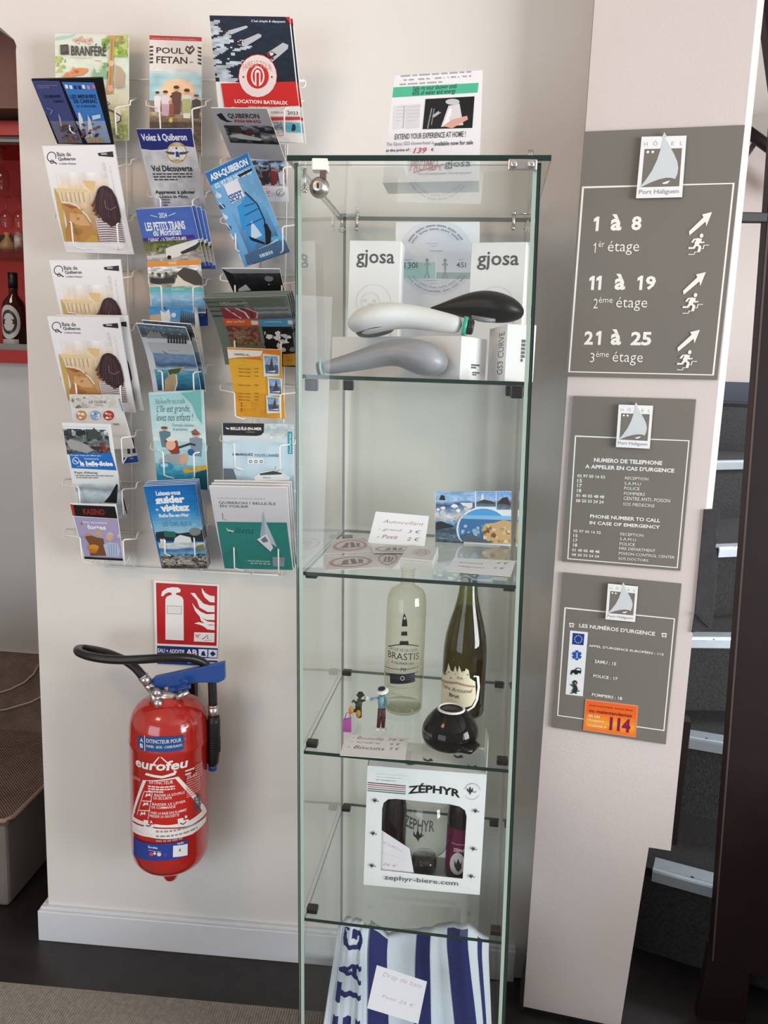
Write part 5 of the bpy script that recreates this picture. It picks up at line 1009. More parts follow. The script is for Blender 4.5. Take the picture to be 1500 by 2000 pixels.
for x in (985, 1027, 1068): a.add(*ringpts(a, x, 632, 12, 12, 5, 0, 360), '3c4a50')
a.ph(775, 740, 1325, 1030, [(0, 'b4cfdd'), (.1, '9ab4c0'), (.3, '8fb0c0'), (1, 'a4c4d4')], noise=.05, seed=102); a.pp([(775, 685), (850, 688), (880, 770), (778, 772)], '5c6a74'); a.pp([(1015, 750), (1060, 715), (1160, 695), (1210, 705), (1260, 740), (1290, 752), (1280, 775), (1020, 778)], 'e2e6e8'); a.pp([(1055, 725), (1160, 705), (1230, 722), (1220, 732), (1060, 738)], '3a4650'); a.ln([(1178, 695), (1178, 670)], .6, '8a949a'); a.lp(1080, 755, 1180, 768, 1, '66727a')
sheet('leaflet', 'light blue ferry leaflet with a black header, second lowest of the right column', 'leaflet', q, -.062, -.05, a, t=.003)
q = [(408, 950), (561, 953), (573, 1116), (439, 1110)]; a = PArt('d4d3d8', q, ZF)
a.pp([(665, 850), (1240, 850), (1260, 1085), (725, 1078)], 'd3d2d7'); a.tp('LIAISONS RÉGULIÈRES', 728, 900, 1098, 922, 'a4a4ac', .005); a.tp('QUIBERON / BELLE-ÎLE', 738, 926, 1182, 962, '4a4c54', .01); a.tp('EN VOILIER', 748, 955, 972, 978, '4a4c54', .01); a.ln([(770, 1015), (772, 1060), (800, 1065)], .8, '8a8a92')
a.pp([(725, 1078), (1265, 1085), (1310, 1470), (785, 1462)], '2f837c'); a.tp('iliens', 860, 1120, 1015, 1170, '1d4a48', -.006, shear=.3); a.pp([(795, 1120), (815, 1138), (860, 1148), (845, 1162), (810, 1150)], 'c4d4b0'); a.pp([(812, 1150), (850, 1158), (830, 1166)], '1d4a48')
a.pp([(1085, 998), (1110, 1090), (1190, 1275), (1150, 1250), (1100, 1180), (1085, 1080)], 'b9c4d0'); a.pp([(1085, 1005), (1100, 1180), (1130, 1290), (1060, 1190)], '3f8a86' if 0 else '9fb0c0'); a.pp([(1035, 1215), (1110, 1170), (1160, 1280), (1140, 1315)], 'dfe0e8'); a.pp([(1065, 1215), (1100, 1190), (1125, 1230), (1085, 1240)], '6a7890'); a.ln([(1035, 1218), (1140, 1318), (1185, 1290)], 1.0, '3c4a68')
a.lp(955, 1352, 1130, 1362, 1, '1e5c58'); a.tp('www.iliens.bzh', 960, 1382, 1135, 1402, 'cfe0e0', .02); a.tp('02 97 59 40 00', 985, 1405, 1140, 1425, 'cfe0e0', .02); a.pp([(1155, 1355), (1248, 1358), (1246, 1440), (1158, 1436)], '8a9aa4')
il = sheet('booklet', 'grey and teal sailing boat booklet, front of the stack at bottom right of the rack', 'booklet', q, -.16, -.052, a, t=.004, bow=.004)
for k in range(2): dup(il, (.0015*(k+1), .012*(k+1), .004+.004*k), 'white edged copy behind the grey and teal sailing booklet', 'copies behind the grey and teal sailing booklet')
# ------------------------------------------------------------------ glass display cabinet
cx_, cyv = frame(-2.894)
CA = V3(-.240, -.44, 0); CWID, CDEP, CTOP, LEAN = .36, .41, 1.675, .0217
def cab(u, d, z):                              # u across, d from the front, z up (the cabinet leans a little)
    p = CA + cx_*u + cyv*d; return V3(p.x + LEAN*(CTOP-z), p.y, z)
def cabpx(px, py, d):                          # the point of the upright plane d behind the front
    return atp(px, py, CA + cyv*d, cyv)
G, E_ = 0, 1
cb_ = thing('display_cabinet', 'tall narrow glass display cabinet with four shelves in front of the wall', 'cabinet', cab(.18, .2, 0))
GM = ['glass', 'edge', 'edgelight']
def pane(name, u0, u1, d0, d1, z0, z1, thin, mats=GM, label=None):
    p = [cab(u0, d0, z0), cab(u1, d0, z0), cab(u1, d1, z0), cab(u0, d1, z0), cab(u0, d0, z1), cab(u1, d0, z1), cab(u1, d1, z1), cab(u0, d1, z1)]
    em = {'u': [1, 1, 1, 0, 1, 0], 'd': [1, 1, 0, 1, 0, 1], 'z': [0, 0, 1, 1, 1, 1]}[thin]
    b = B(); b.hexa(p, em=em); return link(name, b.bm, mats, cb_)
TH = .0055
pane('side_pane', 0, TH, .006, CDEP, .03, CTOP-.008, 'u'); pane('side_pane', CWID-TH, CWID, .006, CDEP, .03, CTOP-.008, 'u')
pane('back_pane', TH, CWID-TH, CDEP-TH, CDEP, .03, CTOP-.008, 'd')
pane('top_pane', -.009, CWID+.013, -.004, CDEP+.004, CTOP-.008, CTOP, 'z')
door = pane('door', .003, CWID-.003, -.0005, .0045, .05, CTOP-.012, 'd', ['glass', 'edgelight', 'edgelight'])
b = B()                                         # polished bevel along both upright rims of the door
for u in (.0062, CWID-.0118):
    b.hexa([cab(u, -.0012, .05), cab(u+.0056, -.0012, .05), cab(u+.0056, -.0006, .05), cab(u, -.0006, .05), cab(u, -.0012, 1.66), cab(u+.0056, -.0012, 1.66), cab(u+.0056, -.0006, 1.66), cab(u, -.0006, 1.66)])
link('bevel', b.bm, 'edgelight', door)
SHZ = [1.359, 1.046, .739, .430]
SL = [(.010, CWID-.008)]*4
M['clip'] = mat('dark_clip', '1a1213', 0.35)
for i, z in enumerate(SHZ):
    pane('shelf', TH+.004, CWID-TH-.004, .012, CDEP-.012, z-.006, z, 'z')
    for u in (TH+.014, CWID-TH-.016):
        for d in (.022, CDEP-.05):
            b = B(); za, zb2 = ((z-.025, z-.0062), (z-.0135, z-.0062), (z+.0002, z+.011), (z+.0002, z+.011))[i]
            b.hexa([cab(u-.009, d, za), cab(u+.010, d, za), cab(u+.010, d+.016, za), cab(u-.009, d+.016, za), cab(u-.009, d, zb2), cab(u+.010, d, zb2), cab(u+.010, d+.016, zb2), cab(u-.009, d+.016, zb2)])
            link('shelf_clip', b.bm, 'clip', cb_, bevel=.002)
b = B(); b.hexa([cab(-.004, -.004, 0), cab(CWID+.004, -.004, 0), cab(CWID+.004, CDEP, 0), cab(-.004, CDEP, 0), cab(-.004, -.004, .03), cab(CWID+.004, -.004, .03), cab(CWID+.004, CDEP, .03), cab(-.004, CDEP, .03)]); link('base', b.bm, mat('base_grey', '3a3d3d', .5), cb_)
# lock, hinge and corner fittings
c = cabpx(624.5, 367, -.003); ax = -cyv
lk = B(); lk.lathe(c, [(0, 0), (.0150, 0), (.0150, .003), (.0120, .006), (.0118, .009), (.0085, .010), (.0085, .013), (.0060, .0135), (0, .0135)], axis=ax, n=32)
lo = link('lock', lk.bm, 'steel', door)
b = B(); q = c - cyv*.0138; b.box((q.x-.0014, q.y-.0004, q.z-.0035), (q.x+.0014, q.y+.001, q.z+.0035)); link('keyhole', b.bm, 'black', lo)
b = B(); p, q = cabpx(624, 334, -.004), cabpx(637, 356, -.004); b.box((p.x+.001, p.y-.003, q.z), (q.x, p.y, p.z)); link('lock_arm', b.bm, mat('taupe_plate', '6f5b58', .35, .4), door)
b = B(); p, q = cabpx(611, 312, .002), cabpx(641, 335, .002); b.box((p.x, p.y-.010, q.z), (q.x, p.y+.012, p.z)); link('lock_catch', b.bm, mat('white_catch', 'f2f1ea', .3), cb_, bevel=.0015)
b = B(); p, q = cabpx(992, 311, -.003), cabpx(1049, 334, -.003); b.box((p.x, p.y-.005, q.z), (q.x, p.y+.003, p.z)); hg = link('hinge', b.bm, 'steel', door, bevel=.0025)
for x in (1003, 1037):
    b = B(); b.lathe(cabpx(x, 321, -.0085), [(0, 0), (.0058, 0), (.0052, .003), (.003, .0042), (0, .0045)], axis=ax, n=20); link('screw', b.bm, 'chrome', hg)
b = B(); p = cabpx(1036, 300, .004); b.tube([p+V3(0, 0, .004), p-V3(0, 0, .012)], .0045, n=14); link('pivot', b.bm, 'steel', hg)
def fitting(px, py, d, du):
    b = B(); p = cabpx(px, py, d); b.tube([p, p+cx_*du], .0022, n=8); b.tube([p+cx_*du, p+cx_*du-V3(0, 0, .026)], .0032, n=8); b.ball(p+cx_*du, .0052, n=10)
    b.ball(p+cx_*du-V3(0, 0, .027), .0045, n=10); b.tube([p+V3(0, 0, 0), p-V3(0, 0, .024)], .0028, n=8); 
    for k in range(6):
        a = k*PI/3; q = p-V3(0, 0, .028); b.tube([q, q+cx_*.0062*math.cos(a)+V3(0, 0, .0062*math.sin(a))], .0022, n=6)
    return link('corner_fitting', b.bm, 'steel', cb_)
fitting(668, 419, CDEP-.012, .030); fitting(1031, 417, CDEP-.012, -.026); 
b = B(); p = cabpx(595, 369, .05)
for k in range(6):
    a = k*PI/3; b.tube([p, p+cx_*.006*math.cos(a)+V3(0, 0, .006*math.sin(a))], .0022, n=6)
b.tube([p, p+V3(0, 0, .030)], .0026, n=8); link('corner_fitting', b.bm, 'steel', cb_)

# ------------------------------------------------------------------ shower offer on and in the cabinet
def card(name, label, cat, q, d0, d1, art, t=.0012, group=None, m='print', cx=0):
    pts = [cabpx(*q[0], d0), cabpx(*q[1], d0), cabpx(*q[2], d1), cabpx(*q[3], d1)]
    return sheet(name, label, cat, None, 0, 0, art, t=t, pts=pts, m=m, group=group, cx=cx)
ZT = (2.778, 560, 120)
q = [(771, 148), (943, 137), (935, 353), (747, 357)]
a = PArt('e9e9ec', q, ZT)
a.lp(620, 65, 1000, 118, 3, 'a5a3a8', th=.4, seed=111); a.pp([(578, 138), (1042, 114), (1036, 166), (572, 192)], '4fb892'); a.tp('Safe on your shower until', 688, 132, 922, 150, '1f3a34', .015); a.tp('60% of water and energy', 685, 156, 918, 176, '1f3a34', .015)
a.pp([(582, 236), (652, 228), (646, 356), (578, 362)], 'dcdcde'); a.pp([(655, 232), (728, 226), (722, 354), (650, 360)], 'd6d6d9'); a.lp(600, 242, 640, 330, 5, 'b4b4b8', th=.15); a.lp(664, 240, 716, 330, 5, 'b4b4b8', th=.15); a.ln([(640, 236), (634, 356)], .8, 'bcbcc0')
a.pp([(756, 200), (1020, 186), (1008, 356), (740, 362)], '141014'); a.pp([(790, 290), (860, 240), (872, 212), (910, 202), (940, 212), (935, 230), (880, 245), (800, 300)], 'b4b4b8'); a.cp(902, 215, 38, 16, 'c4c4c8'); a.pp([(880, 236), (940, 226), (960, 340), (840, 350)], 'd8d4d6'); a.pp([(885, 250), (900, 250), (880, 345), (850, 345)], 'f0eef0'); a.pp([(850, 345), (900, 310), (980, 290), (985, 310), (900, 358)], 'd8a494'); a.ln([(790, 250), (775, 320), (768, 358)], 1.0, '8a8a90'); a.ln([(803, 250), (788, 340)], .7, '8a8a90')
a.tp('EXTEND YOUR EXPERIENCE AT HOME !', 590, 388, 972, 404, '48484c', .01); a.tp('The Gjosa GS3 showerhead is', 542, 434, 800, 450, '8a8a90', .0); a.tp('available now for sale', 806, 430, 1012, 446, '3a3a40', .015); a.tp('at the price of :', 540, 470, 675, 486, '3a3a40', .015); a.tp('139', 692, 464, 762, 492, 'c04a50', .01, shear=.25); a.tp('€', 788, 465, 800, 482, '3a3a40', .01)
a.tp('PROMO', 675, 530, 820, 590, 'c2555c', -.01, shear=.35); a.tp('125 €', 770, 555, 850, 588, 'c2555c', -.01, shear=.3); a.ln([(690, 602), (840, 560)], .7, 'c2555c'); a.ln([(765, 520), (830, 512)], .7, 'c2555c')
a.tp('gjosa', 862, 535, 998, 580, '4a4a50', .005); a.tp('Eco-développement / Patrick Gauthier', 720, 602, 1004, 612, '9a9aa0', .0)
tz = CTOP+.0004
fd = .085
tt = thing('tent_card', 'white folded showerhead price card standing on top of the cabinet', 'card', cab(.18, .12, tz))
bl, br = atz(747, 357, tz), atz(935, 353, tz)
up_h = cabpx(771, 148, .12); tl = cabpx(771, 148, .125); tr = cabpx(943, 137, .125)
f = qmap(tl, tr, br, bl); bm = a.bm(f, gx=4, gy=8); slab(bm, f, .0008, a.base); link('front_face', bm, 'print', tt, fix=False)
bk = cyv*.075; b = B()
b.prism([tl, tr, br+bk*1.0, bl+bk*1.0], cyv*.0008); link('back_face', b.bm, 'white', tt)
b = B(); b.prism([bl, br, br+bk, bl+bk], (0, 0, .0008)); link('base_flap', b.bm, 'white', tt)

def upbox(name, label, cat, c, w, dp, h, yaw, faces, t=None, group=None, base='ebebec'):
    # c: front bottom middle on the shelf; faces: {'f','r','l','t'} of Art
    ex = V3(math.cos(yaw), math.sin(yaw), 0); ey = V3(-math.sin(yaw), math.cos(yaw), 0); ez = V3(0, 0, 1)
    bl, br = c-ex*w/2, c+ex*w/2
    P8 = [bl, br, br+ey*dp, bl+ey*dp]; P8 += [p+ez*h for p in P8]
    bm = bmesh.new(); cl = bm.loops.layers.float_color.new('Col')
    root = thing(name, label, cat, (c+ey*dp/2), group)
    b = B(); b.hexa(P8); link('carton', b.bm, mat('carton_card', base, .45), root, bevel=.0008)
    fq = {'f': (bl+ez*h, br+ez*h, br, bl), 'r': (br+ez*h, br+ey*dp+ez*h, br+ey*dp, br), 'l': (bl+ey*dp+ez*h, bl+ez*h, bl, bl+ey*dp), 't': (bl+ey*dp+ez*h, br+ey*dp+ez*h, br+ez*h, bl+ez*h)}
    nn = {'f': -ey, 'r': ex, 'l': -ex, 't': ez}
    for k, art in faces.items():
        tl, tr, br2, bl2 = fq[k]; n = nn[k]
        def f(u, v, o, tl=tl, tr=tr, br2=br2, bl2=bl2, n=n): return ((tl*(1-u)+tr*u)*(1-v)+(bl2*(1-u)+br2*u)*v) + n*(o+.0003)
        link('print', art.bm(f, gx=1, gy=1), 'print', root, fix=False)
    return root
def faint_head(a):
    a.ring(50, 44, 34, 13, .8, 'd2d2d4'); a.ring(44, 44, 18, 7, .8, 'd6d6d8')
    for k in range(4): a.circ(34+k*9, 43+(k % 2)*3, 3.2, 1.2, 'dcdcde', 12)
    a.line([(84, 44), (86, 62), (84, 88)], 1.2, 'd6d6d8', .4)
D1 = .27
c0 = cabpx(726, 700, D1); 
a = Art('ebebec'); a.txt('gjosa', 14, 6.5, 74, 13, '58585c', .012); faint_head(a)
upbox('shower_box', 'white upright carton with a five letter grey word, left of the round shower card', 'box', V3(c0.x, c0.y, SHZ[0]), .0945, .07, cabpx(726, 470, D1).z-SHZ[0], math.radians(-2.9), {'f': a})
c0 = cabpx(962, 700, .255)
a = Art('ebebec'); a.txt('gjosa', 12, 6.5, 76, 13, '58585c', .012); faint_head(a)
upbox('shower_box', 'white upright carton with a five letter grey word, right of the round shower card', 'box', V3(c0.x, c0.y, SHZ[0]), .0965, .05, cabpx(960, 473, .255).z-SHZ[0], math.radians(-11), {'f': a})
q = [(773, 434), (937, 433), (937, 742), (773, 742)]; a = PArt('e6e7ec', q, ZT)
def cc(x, y): return (x, y)
a.cp(810, 1060, 208, 205, 'd4d8e2'); a.cp(810, 1060, 204, 201, 'dadee8')
a.pp([(607, 1085), (812, 1085), (812, 1172), (615, 1172), (608, 1140)], 'aad2cc'); a.pp([(812, 1138), (1012, 1138), (1008, 1172), (812, 1172)], 'a4bdc0'); a.ln([(812, 1040), (812, 1172)], .6, 'eef0f4')
a.tp('130l', 640, 1086, 712, 1118, '55606c', .01); a.tp('45l', 922, 1084, 975, 1112, '6a7480', .01); a.lp(640, 1072, 700, 1078, 1, '7c8690'); a.lp(640, 1122, 712, 1128, 1, '8a949c'); a.lp(935, 1068, 985, 1074, 1, '8a949c')
for x in (764, 862):
    a.cp(x, 1074, 9, 9, '8f9aa4'); a.ln([(x, 1085), (x, 1125)], 1.4, '9aa8ae'); a.ln([(x-16, 1100), (x, 1088), (x+16, 1100)], .8, '9aa8ae'); a.ln([(x-12, 1170), (x, 1125), (x+12, 1170)], 1.0, '9aa8ae')
a.lp(758, 984, 868, 988, 1, '9aa2ac'); a.lp(780, 998, 850, 1002, 1, '9aa2ac'); a.tp('Consumption', 778, 1020, 850, 1030, '8a929c'); a.lp(752, 1182, 866, 1188, 1, '9aa2ac'); a.lp(780, 1198, 845, 1203, 1, '9aa2ac'); a.tp('gjosa.com', 782, 1236, 832, 1244, '6a727c')
for R_, n in ((172, 34), (152, 30)):
    for k in range(n):
        t = math.radians(212+116*k/n)
        if k % 6 == 5: continue
        x, y = 812+R_*math.cos(t), 1062+R_*math.sin(t); a.cp(x, y, 4.0, 4.0, '7c8590')
    for k in range(n):
        t = math.radians(32+116*k/n)
        if k % 5 == 4: continue
        a.cp(812+R_*1.05*math.cos(t), 1062+R_*1.05*math.sin(t), 3.5, 3.5, '9aa2ac')
p0 = [cabpx(773, 434, .335), cabpx(937, 433, .335), cabpx(937, 700, .335), cabpx(773, 700, .335)]
p0[2].z = p0[3].z = SHZ[0]+.0008
a.q = [(773, 434), (937, 433), (938, 736), (772, 736)]
sheet('round_print_card', 'white card printed with a large round water saving diagram behind the cartons', 'card', None, 0, 0, a, t=.001, pts=p0)
# lying cartons
SZ = SHZ[0]+.0004
def edge_art(lines=True, txt=None):
    a = Art('eeeeef'); return a
cr = cabpx(900, 700, .035); cr.z = SZ
yaw = math.radians(-31); ex = V3(math.cos(yaw), math.sin(yaw), 0)
hC = cabpx(900, 656, .035).z-SZ
aL = Art('e3dfe0'); aR = Art('efeff2'); aR.lines(40, 62, 34, 12, 2, '55585c', th=.7); aR.lines(46, 80, 28, 10, 2, '6a6d72', th=.7)
L_ = .255
mid = cr - ex*L_/2
upbox('shower_box', 'long white carton lying in front under the white shower head', 'box', V3(mid.x, mid.y, SZ), L_, .082, hC, yaw, {'r': aR})
e1 = cabpx(989, 700, .07); e1.z = SZ
yw = math.radians(-2); hD = cabpx(989, 633, .07).z-SZ
ex2 = V3(math.cos(yw), math.sin(yw), 0); ml = e1 + ex2*.021
aF = Art('edf0f3'); aF.lines(52, 26, 14, 40, 6, '6a6d74', th=.8); aF.lines(76, 26, 18, 40, 8, 'b0b4ba', th=.3)
aL = Art('dcdadb'); aL.txt('GS3 CURVE', 58, 12, 30, 76, '6d6d70', .0, rot=90)
R2 = upbox('shower_box', 'white carton with grey upright lettering standing at the right under the black shower head', 'box', V3(ml.x, ml.y, SZ), .046, .12, hD, math.radians(10), {'f': aF, 'l': aL})

def head(name, label, pts, d, mname, ring=None, flat=.8, tip=None, under=None):
    # pts: (px, py, radius px, depth half width in m) along the handle to the head
    root = thing(name, label, 'hand shower', cabpx(pts[0][0], pts[0][1], d))
    P = [cabpx(x, y, d if not isinstance(d, tuple) else d[0]) for x, y, r, w in pts]
    sc = (P[0]-CAM).length/FPX
    b = B(); n = 24; rings = []
    for i, (x, y, r, w) in enumerate(pts):
        t = (P[min(i+1, len(P)-1)]-P[max(i-1, 0)]).normalized(); nrm = cyv.cross(t).normalized()
        rr = r*sc
        if i in (0, len(P)-1): nrm = nrm
        rings.append([b.bm.verts.new(P[i]+nrm*rr*math.cos(2*PI*k/n)+cyv*w*math.sin(2*PI*k/n)) for k in range(n)])
    for A_, C_ in zip(rings, rings[1:]):
        for k in range(n):
            f = b.bm.faces.new((A_[k], A_[(k+1) % n], C_[(k+1) % n], C_[k])); f.smooth = True
    b.bm.faces.new(rings[0]); b.bm.faces.new(rings[-1])
    link('body', b.bm, mname, root, smooth=True, sub=1)
    return root, P, sc
M['whitehead'] = mat('white_shower_plastic', 'dedfe0', .35)
r, P, sc = head('hand_shower', 'white shower head with a teal ring lying on the front carton', [(903, 636, 15.5, .014), (880, 632, 17.5, .016), (848, 626, 20.5, .018), (820, 621, 22, .021), (790, 617, 23.5, .027), (765, 617, 26, .038), (738, 620, 28, .045), (714, 627, 27, .043), (698, 631, 22, .036), (688, 631, 16, .028), (681, 629, 7, .014)], .075, 'whitehead')
t = (P[0]-P[1]).normalized()
b = B(); b.tube([P[0]+t*.001, P[0]+t*.0075], .0142, n=24, rs=[.0152, .0145]); link('ring', b.bm, 'teal', r)
b = B(); b.tube([P[0]+t*.0075, P[0]+t*.016, P[0]+t*.018], .011, n=24, rs=[.012, .0118, .009]); link('connector', b.bm, 'black', r)
b = B(); c = cabpx(733, 642, .075); b.lathe(c, [(0, .006), (.029, .006), (.032, .002), (.032, -.004), (0, -.004)], axis=(.2, -.17, -.96), n=28); link('spray_plate', b.bm, mat('spray_grey', '35363c', .4), r)
M['blackhead'] = mat('black_shower_plastic', '0d0c0d', .42, spec=.3)
r, P, sc = head('hand_shower', 'black shower head lying across the cartons at the right', [(838, 603, 2, .004), (860, 602, 8, .010), (880, 600, 14, .015), (906, 598, 22, .020), (930, 597, 27, .028), (952, 598, 29.5, .036), (978, 602, 28, .040), (1000, 607, 22.5, .034), (1014, 611, 15, .024), (1023, 614, 6, .010)], .16, 'blackhead')
b = B(); c = cabpx(945, 622, .15); b.lathe(c, [(0, -.002), (.02, -.002), (.022, .004), (0, .005)], axis=(.1, -.3, 1), n=24); link('spray_plate', b.bm, 'greypl', r)
r, P, sc = head('hand_shower', 'grey shower head lying on the shelf glass at the front left', [(631, 719, 11, .012), (645, 717, 14, .014), (668, 712, 16, .016), (715, 701, 20.5, .018), (750, 690, 24, .021), (783, 687, 26, .028), (812, 695, 33, .038), (838, 703, 32, .040), (856, 709, 25, .034), (867, 712, 17, .024), (874, 714, 8, .012)], .028, 'greypl')
t = (P[0]-P[1]).normalized()
b = B(); b.tube([P[0]+t*.0005, P[0]+t*.0035], .013, n=24, rs=[.0142, .0135]); link('ring', b.bm, mat('pale_teal', '8fb9ac', .35), r)
b = B(); b.tube([P[0]+t*.0035, P[0]+t*.009], .011, n=24, rs=[.0122, .0095]); link('connector', b.bm, 'black', r)

# ------------------------------------------------------------------ second shelf: cards and stickers
S2 = SHZ[1]+.0004
ZS = (2.885, 560, 920)
q = [(850, 960), (999, 959), (999, 1064), (850, 1064)]; a = PArt('dfe6ee', q, ZS)
a.ph(840, 112, 1062, 290, [(0, '8fb4e0'), (.3, 'a4c4e8'), (.42, '3f5a84'), (.6, '7d96b4'), (.8, 'd0d4d8'), (1, 'b4a898')], noise=.15, seed=121, nx=24, ny=20); a.pp([(858, 165), (870, 135), (890, 140), (895, 168)], '2a2a30'); a.ph(1070, 115, 1180, 200, [(0, '7aa8e0'), (.6, 'a4c0e4'), (.75, '4a5e78'), (1, '5f7890')], noise=.08, seed=122, nx=10, ny=10); a.pp([(1098, 165), (1100, 130), (1110, 130), (1112, 165)], 'e8e8ec'); a.pp([(1070, 180), (1110, 160), (1160, 170), (1175, 185)], '3c4038'); a.ph(1186, 115, 1266, 215, [(0, '6f9ce0'), (.4, '9cbce4'), (.6, '54545c'), (1, '6d8098')], noise=.15, seed=123, nx=10, ny=10); a.pp([(1190, 180), (1215, 150), (1245, 145), (1262, 190)], '3a3436')
a.ph(840, 285, 1000, 420, [(0, '78acd8'), (.25, '54748c'), (.5, '3c4c5c'), (.8, '6a8494'), (1, '3a4a58')], noise=.3, seed=124, nx=16, ny=14); a.blobs(842, 180, 1050, 270, 10, ['dfe4e8', 'f0f0f0', 'c4ccd4'], 125, (.05, .12)); a.pp([(842, 300), (870, 290), (930, 310), (950, 320), (842, 345)], '2c2e34')
ov = [(1110+152*math.cos(t), 335+132*math.sin(t)) for t in [PI*k/15 for k in range(-15, 16)]]
ov = [(min(1266, x), min(404, y)) for x, y in ov]; a.pp(ov, 'e8ecf0')
ov = [(1112+144*math.cos(t), 337+126*math.sin(t)) for t in [PI*k/15 for k in range(-15, 16)]]
ov = [(min(1266, x), min(404, y)) for x, y in ov]; a.pp(ov, '4f9fe0'); a.pp([(975, 300), (985, 272), (1266, 272), (1266, 404), (1000, 404), (978, 370)], '3c74a8'); a.pp([(985, 272), (1266, 272), (1266, 250), (1000, 250)], '86bce4')
a.blobs(985, 300, 1150, 370, 14, ['8fb0cc', '5c8cb8', 'a8c0d4'], 126, (.04, .12)); a.pp([(1100, 335), (1120, 295), (1170, 290), (1220, 272), (1266, 280), (1266, 404), (1160, 404), (1120, 385)], 'c9a878'); a.blobs(1110, 300, 1262, 400, 22, ['b8926a', 'd8be94', '8a6a4c', 'e0cba8', '6f5640'], 127, (.05, .12)); a.pp([(985, 375), (1040, 355), (1110, 385), (1160, 404), (1000, 404)], '54606a')
p0 = [cabpx(850, 960, .33), cabpx(999, 959, .33), cabpx(999, 1050, .32), cabpx(850, 1050, .32)]
p0[2].z = p0[3].z = S2
a.q = [(850, 960), (999, 959), (999, 1069), (850, 1069)]
sheet('postcard', 'large coast postcard with a lighthouse and cliffs leaning at the back of the second shelf', 'postcard', None, 0, 0, a, t=.002, pts=p0, m='gloss')
INK, INK2 = '9a4a72', '5c4c86'
q = [(734, 999), (838, 1008), (829, 1066), (718, 1060)]; a = PArt('f1f3f8', q, ZS)
a.tp('Autocollant', 545, 272, 772, 308, 'a3506e', -.008, shear=.3); a.tp('- grand', 520, 318, 648, 345, INK, -.008, shear=.3); a.tp('3 €', 685, 330, 755, 352, INK2, -.005, shear=.2); a.tp('- Petit', 512, 355, 625, 382, INK, -.004, shear=.25); a.tp('2 €', 680, 370, 748, 394, INK, -.005, shear=.2)
bl, br = atz(718, 1061, S2), atz(829, 1067, S2); n_ = .035
tl = atp(734, 999, bl+cyv*n_, cyv); tr = atp(838, 1008, br+cyv*n_, cyv)
sheet('price_card', 'handwritten white price card propped up among the stickers on the second shelf', 'price card', None, 0, 0, a, t=.0008, pts=[tl, tr, br, bl])
def flat(name, label, cat, q, z, art, t=.0006, group=None, m='print'):
    return sheet(name, label, cat, None, 0, 0, art, t=t, pts=[atz(x, y, z) for x, y in q], m=m, group=group)
def sticker_art(k=0):
    a = Art('dcdadc'); a.circ(50, 50, 42, 38, 'c2a0a2'); a.circ(50, 50, 37, 33, 'dcd8da'); a.ring(50, 50, 42, 38, 8, 'b99aa0'); 
    a.poly([(30, 65), (38, 32), (48, 32), (44, 65)], '8d8488'); a.poly([(50, 30), (60, 30), (62, 68), (52, 68)], '7d767a'); a.poly([(66, 34), (76, 40), (72, 64), (64, 62)], '8d8488'); a.line([(24, 68), (76, 66)], 3, 'a89a9e'); return a
flat('sticker', 'pale round emblem sticker lying at the front left of the second shelf', 'sticker', [(631, 1088), (728, 1081), (741, 1108), (637, 1114)], S2+.0006, sticker_art())
flat('sticker', 'pale round emblem sticker at the back left of the second shelf', 'sticker', [(655, 1053), (712, 1050), (735, 1076), (632, 1082)], S2+.0018, sticker_art())
flat('sticker', 'pale round emblem sticker half under the front left sticker', 'sticker', [(728, 1080), (790, 1077), (767, 1110), (742, 1106)], S2+.0006, sticker_art())
flat('sticker', 'pale round emblem sticker lying behind the paper pile on the second shelf', 'sticker', [(722, 1066), (812, 1064), (800, 1080), (730, 1080)], S2+.0030, sticker_art())
ps = [(795, 1082), (855, 1081), (846, 1110), (786, 1106)]
base = [atz(x, y, S2) for x, y in ((797, 1083), (856, 1084), (845, 1112), (783, 1106))]
a = Art('dbdcdf'); a.circ(55, 45, 30, 30, 'c9c3c6'); a.line([(40, 60), (48, 25), (55, 60), (64, 25), (70, 60)], 4, 'a8787c', 1)
p0_ = sheet('sticker', 'paper sticker in the small pile right of the middle of the second shelf', 'sticker', None, 0, 0, a, t=.0014, pts=base, group='stickers piled on the second shelf')
rd = random.Random(7)
for k in range(1, 9): dup(p0_, (rd.uniform(-.0012, .0012), rd.uniform(-.001, .001), .00185*k))
q = [(887, 1089), (1007, 1095), (997, 1126), (872, 1116)]; a = PArt('f1f3f8', q, ZS)
a.tp('- Animaux', 945, 510, 1110, 528, '6a4a70', -.004, shear=.3); a.tp('6 €', 1188, 512, 1250, 528, '55456a', -.004, shear=.3); a.tp('- Magnets', 935, 532, 1115, 552, '86486a', -.004, shear=.3); a.tp('5 €', 1165, 542, 1228, 556, '55456a', -.004, shear=.3)
flat('price_card', 'handwritten white price card lying flat at the front right of the second shelf', 'price card', q, S2+.001, a)

# ------------------------------------------------------------------ third shelf: bottles, bowl, figurines
S3 = SHZ[2]+.0004
M['bottleclear'] = glass_mat('clear_bottle', (.985, .968, .915), 1.45, (.72, .69, .57))
M['bottlegreen'] = glass_mat('green_bottle', (.50, .50, .22), 1.5, (.10, .13, .04))
M['cider'] = glass_mat('cider_liquid', (.66, .56, .26), 1.02)
bc = atz(786, 1384, S3); sc = (bc-CAM).length/FPX
R = 37*sc; hs = lambda py: at(786, py, bc.y).z - S3
bt = thing('bottle', 'clear spirit bottle with a black lighthouse print on the third shelf', 'bottle', bc)
b = B(); prof = [(0, .002), (R*.9, 0), (R, .006), (R, hs(1200)), (R*.985, hs(1175)), (R*.93, hs(1160)), (R*.80, hs(1150)), (R*.55, hs(1144)), (R*.36, hs(1140)), (R*.34, hs(1128)), (R*.34, hs(1112)), (R*.40, hs(1110)), (R*.40, hs(1104)), (0, hs(1104))]
